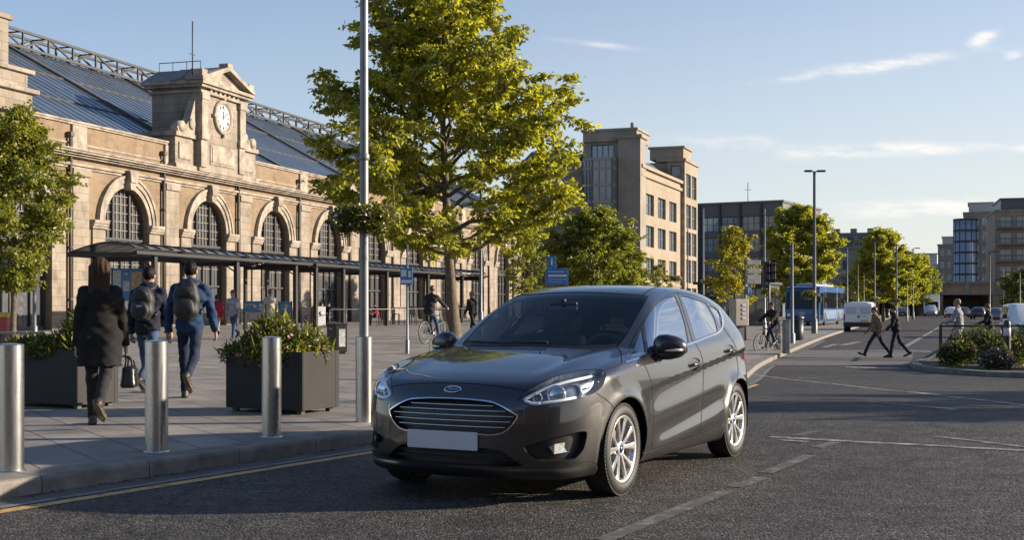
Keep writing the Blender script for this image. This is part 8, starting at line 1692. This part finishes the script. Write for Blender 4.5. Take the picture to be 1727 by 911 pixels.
def build_people():
    w = person(168, 12.22, PAVE, 1.64, 8, 'woman in a long black coat with long brown hair walking away with a handbag', ((9, 4, 2), (-24, 30, -42)), ((-12, 9, 10), (4, 12, 8)), 'coat', C_['black'], C_['dark'], HAIR['brown'], 'long', shoe_n, 4, True, 0.0115, hem=-0.165 * 1.64)
    # handbag in her right hand
    root, J = w; hd = J['ar'][1]; g = Vector(hd[3] + hd[4] * 0.10); hb = empty('handbag', root.location, root.rotation_euler.z, 'shiny black handbag held by the woman in the long coat', 'handbag')
    c = np.array(g + Vector((0.03, 0.0, -0.215)))
    def fbag(P_): q = P_ - c; t = np.clip((q[:, 2] + 0.10) / 0.2, 0, 1); a = np.abs(q) - np.stack([0.075 - 0.02 * t, 0.155 - 0.035 * t, np.full(len(q), 0.105)], 1) + 0.035; return np.sqrt((np.maximum(a, 0) ** 2).sum(1)) + np.minimum(a.max(1), 0) - 0.035 + 0.002 * np.sin(P_[:, 1] * 40 + P_[:, 2] * 30)
    sdf_mesh('bag_body', fbag, c - 0.22, c + 0.22, 0.009, leather, hb)
    for s in (-1, 1): m_ = MB(); m_.tube([Vector(c) + Vector((0.035 * s, -0.085, 0.09)), Vector(c) + Vector((0.025 * s, -0.07, 0.16)), g + Vector((0.01 * s, -0.035, -0.015)), g + Vector((0.01 * s, 0.035, -0.015)), Vector(c) + Vector((0.025 * s, 0.07, 0.16)), Vector(c) + Vector((0.035 * s, 0.085, 0.09))], 0.008, 6); m_.build('handle', leather, hb)
    m_ = MB(); m_.tube([Vector(c) + Vector((0.062, y, 0.085 - 0.02 * (y * y * 100))) for y in np.linspace(-0.1, 0.1, 7)], 0.0035, 5); m_.build('zip', galv, hb)
    a = person(249, 16.6, PAVE, 1.72, -4, 'man in a navy hoodie and blue jeans walking away, left of the two with backpacks', WALK_L, ((-12, 8, 24), (10, 8, 22)), 'jacket', C_['navy'], C_['jeans'], HAIR['black'], 'short', shoe_b, 4, False, 0.0125, hood=True); backpack(a, 'black backpack with a small grey patch on the man in the navy hoodie', bagm, 0.150, 0.46, True)
    b = person(320, 15.75, PAVE, 1.74, 2, 'man in a blue jacket and dark jeans walking away, right of the two with backpacks', ((11, 4, 2), (-22, 40, -52)), ((-13, 12, 18), (8, 14, 14)), 'jacket', C_['blue'], C_['denim'], HAIR['black'], 'short', shoe_n, 4, False, 0.0125, hood=True, wide=1.05, hem=-0.075 * 1.74); backpack(b, 'dark plain backpack on the man in the blue jacket', bagm, 0.160, 0.50)
    person(366, 45.5, PAVE, 1.58, 30, 'person in a red top walking beyond the man in the blue jacket', WALK_R, ((14, 8, 20), (-12, 8, 15)), 'jacket', C_['red'], C_['cream'], HAIR['brown'], 'short', None, 3, True, 0.021)
    p = person(394, 42.6, PAVE, 1.73, 165, 'man in a light grey shirt and jeans walking towards us', WALK_L, ((10, 12, 14), (-8, 12, 14)), 'shirt', C_['grey'], C_['jeans'], HAIR['mid'], 'short', None, 3, False, 0.02, head=(0, -18))
    sb = empty('shoulder_bag', p[0].location, p[0].rotation_euler.z, 'pale shoulder bag on the man in the light grey shirt', 'bag'); m_ = MB(); m_.sphere((-0.19, 0.03, 1.15), 0.085, 0.13, 0.16); m_.build('bag_body', C_['white'], sb)
    person(456, 46.0, PAVE, 1.76, 20, 'man in a white shirt seen from behind near the low blue banners', STAND, ((-4, 14, 30), (10, 12, 30)), 'shirt', C_['cream'], C_['navy'], HAIR['mid'], 'short', None, 2, False, 0.021)
    person(797, 47.0, PAVE, 1.72, 40, 'fair haired person in a black jacket right of the big trunk', WALK_R, ((6, 10, 30), (16, 10, 35)), 'jacket', C_['dark'], C_['dark'], HAIR['fair'], 'bun', None, 4, True, 0.021)
    person(1479, 40.6, 0, 1.70, 82, 'man in a tan jacket striding to the left over the crossing', ((34, 10, 22), (-26, 10, -20)), ((-22, 10, 25), (16, 8, 22)), 'jacket', C_['tan'], C_['denim'], HAIR['mid'], 'short', None, 6, False, 0.019, head=(0, -10))
    person(1511, 40.4, 0, 1.72, 76, 'man in a dark jacket striding just behind the one in tan', ((15, 6, 4), (-20, 20, -24)), ((18, 9, 30), (-10, 9, 22)), 'jacket', C_['dark'], C_['denim'], HAIR['brown'], 'short', None, 5, False, 0.019, head=(0, -8))
    person(1617, 39.2, 0.06, 1.83, 60, 'man in light grey clothes standing behind the black island railing', STAND, ((18, 8, 55), (6, 10, 20)), 'jacket', C_['grey'], C_['cream'], HAIR['fair'], 'short', None, 3, False, 0.019, hem=-0.12 * 1.8)
    person(1668, 46.0, 0, 1.74, 70, 'man in a dark blue jacket farther back at the right', STAND, ((20, 10, 50), (5, 10, 20)), 'jacket', C_['navy'], C_['dark'], HAIR['mid'], 'short', None, 4, False, 0.02)
    person(1234, 46.5, PAVE, 1.76, -60, 'man in dark clothes half hidden behind the grey ticket machine', WALK_L, ((25, 10, 30), (-10, 10, 20)), 'jacket', C_['dark'], C_['denim'], HAIR['black'], 'short', None, 6, False, 0.021)
    SEAT = ((82, 78, 0), (86, 84, 0)); AT = ((30, 10, 60), (34, 10, 55))
    for px, d, rz, c, hr_, lb in ((538, 66.8, -60, 'dark', 'brown', 'seated person at the left side of the sitters table'), (557, 67.3, 150, 'black', 'black', 'seated person in black seen against the window behind the sitters table'), (636, 72.6, 120, 'red', 'brown', 'seated person with a reddish top at the table by the lamp post')):
        person(px, d, PAVE, 1.70, rz, lb, SEAT, AT, 'jacket', C_[c], C_['dark'], HAIR[hr_], 'short', None, 12, True, 0.026, sit=1)
build_people()
# ------------------------------------------------------------ bicycles and riders
def bicycle(loc, rz, label, m):
    """Local +y is forwards; wheels 0.34 m."""
    root = empty('bicycle', loc, rz, label, 'bicycle'); r = 0.335; yb, yf = -0.50, 0.55
    for y in (yb, yf):
        w = empty('wheel', (0, y, r + 0.005)); w.parent = root; q = MB(); q.tube([(0, r * math.cos(t), r * math.sin(t)) for t in np.linspace(0, 2 * math.pi, 33)[:-1]], 0.018, 6, closed=True); q.build('tyre', tyre_m, w)
        q = MB(); q.tube([(0, (r - 0.022) * math.cos(t), (r - 0.022) * math.sin(t)) for t in np.linspace(0, 2 * math.pi, 33)[:-1]], 0.009, 5, closed=True)
        for k in range(16): a = k * math.pi / 8; q.tube([(0.02 * (-1) ** k, 0, 0), (0, (r - 0.02) * math.cos(a), (r - 0.02) * math.sin(a))], 0.0022, 3)
        q.tube([(-0.05, 0, 0), (0.05, 0, 0)], 0.022, 8); q.build('rim', galv, w)
    bb, st, hd, hb = (0, -0.06, 0.29), (0, -0.19, 0.82), (0, 0.36, 0.86), (0, 0.40, 0.72); q = MB(); q.tube([bb, st], 0.018); q.tube([st, hd], 0.018); q.tube([bb, hb], 0.021); q.tube([hd, hb], 0.02)
    for s in (-1, 1): q.tube([(0.0, -0.06, 0.29), (0.05 * s, yb, r)], 0.011); q.tube([(0, -0.18, 0.78), (0.05 * s, yb, r)], 0.009); q.tube([hb, (0.05 * s, 0.44, 0.62), (0.05 * s, yf, r)], 0.012)
    q.build('frame', m, root); q = MB(); q.tube([st, (0, -0.205, 0.93)], 0.013); q.sphere((0, -0.21, 0.955), 0.07, 0.13, 0.03); q.build('saddle', blackm, root)
    q = MB(); q.tube([hd, (0, 0.34, 1.02)], 0.014); q.tube([(-0.29, 0.22, 1.05), (-0.2, 0.33, 1.04), (0, 0.36, 1.03), (0.2, 0.33, 1.04), (0.29, 0.22, 1.05)], 0.014); q.build('handlebar', blackm, root)
    q = MB(); q.lathe((0.06, -0.06, 0.29), [(0, 0), (0.09, 0), (0.09, 0.006), (0, 0.006)], 16, 'x'); q.tube([(0.07, -0.06, 0.29), (0.09, 0.02, 0.14)], 0.012); q.tube([(-0.07, -0.06, 0.29), (-0.09, -0.14, 0.44)], 0.012); q.box(0.08, 0.16, -0.02, 0.06, 0.125, 0.145); q.box(-0.16, -0.08, -0.18, -0.10, 0.43, 0.45); q.build('crank', galv, root); return root
bikem = mat('bike_paint', (0.02, 0.02, 0.022), 0.35, 0.3)
def rider(px, d, off, rz, H, label, blabel, top, bot, hr_, back=0.26):
    loc = at(px, d, off); bicycle(loc, R(rz), blabel, bikem); f = Vector((-math.sin(R(rz)), math.cos(R(rz)), 0)); pl = loc - f * back + Vector((0, 0, 0))
    person(px, d, off, H, rz, label, ((62, 88, -18), (40, 22, -5)), ((48, 14, 12), (48, 14, 12)), 'jacket', top, bot, hr_, 'short', None, 20, False, 0.019, sit=1, xy=pl, lift=0.985, head=(0, 5))
rider(731, 38.6, PAVE, -28, 1.74, 'cyclist in a black jacket and jeans riding away left of the big trunk', 'bicycle ridden away across the plaza left of the big trunk', C_['dark'], C_['jeans'], HAIR['mid'])
rider(1300, 43.6, 0.02, 128, 1.74, 'cyclist in dark clothes riding left before the traffic signal', 'dark city bicycle ridden left before the traffic signal', C_['dark'], C_['denim'], HAIR['brown'])
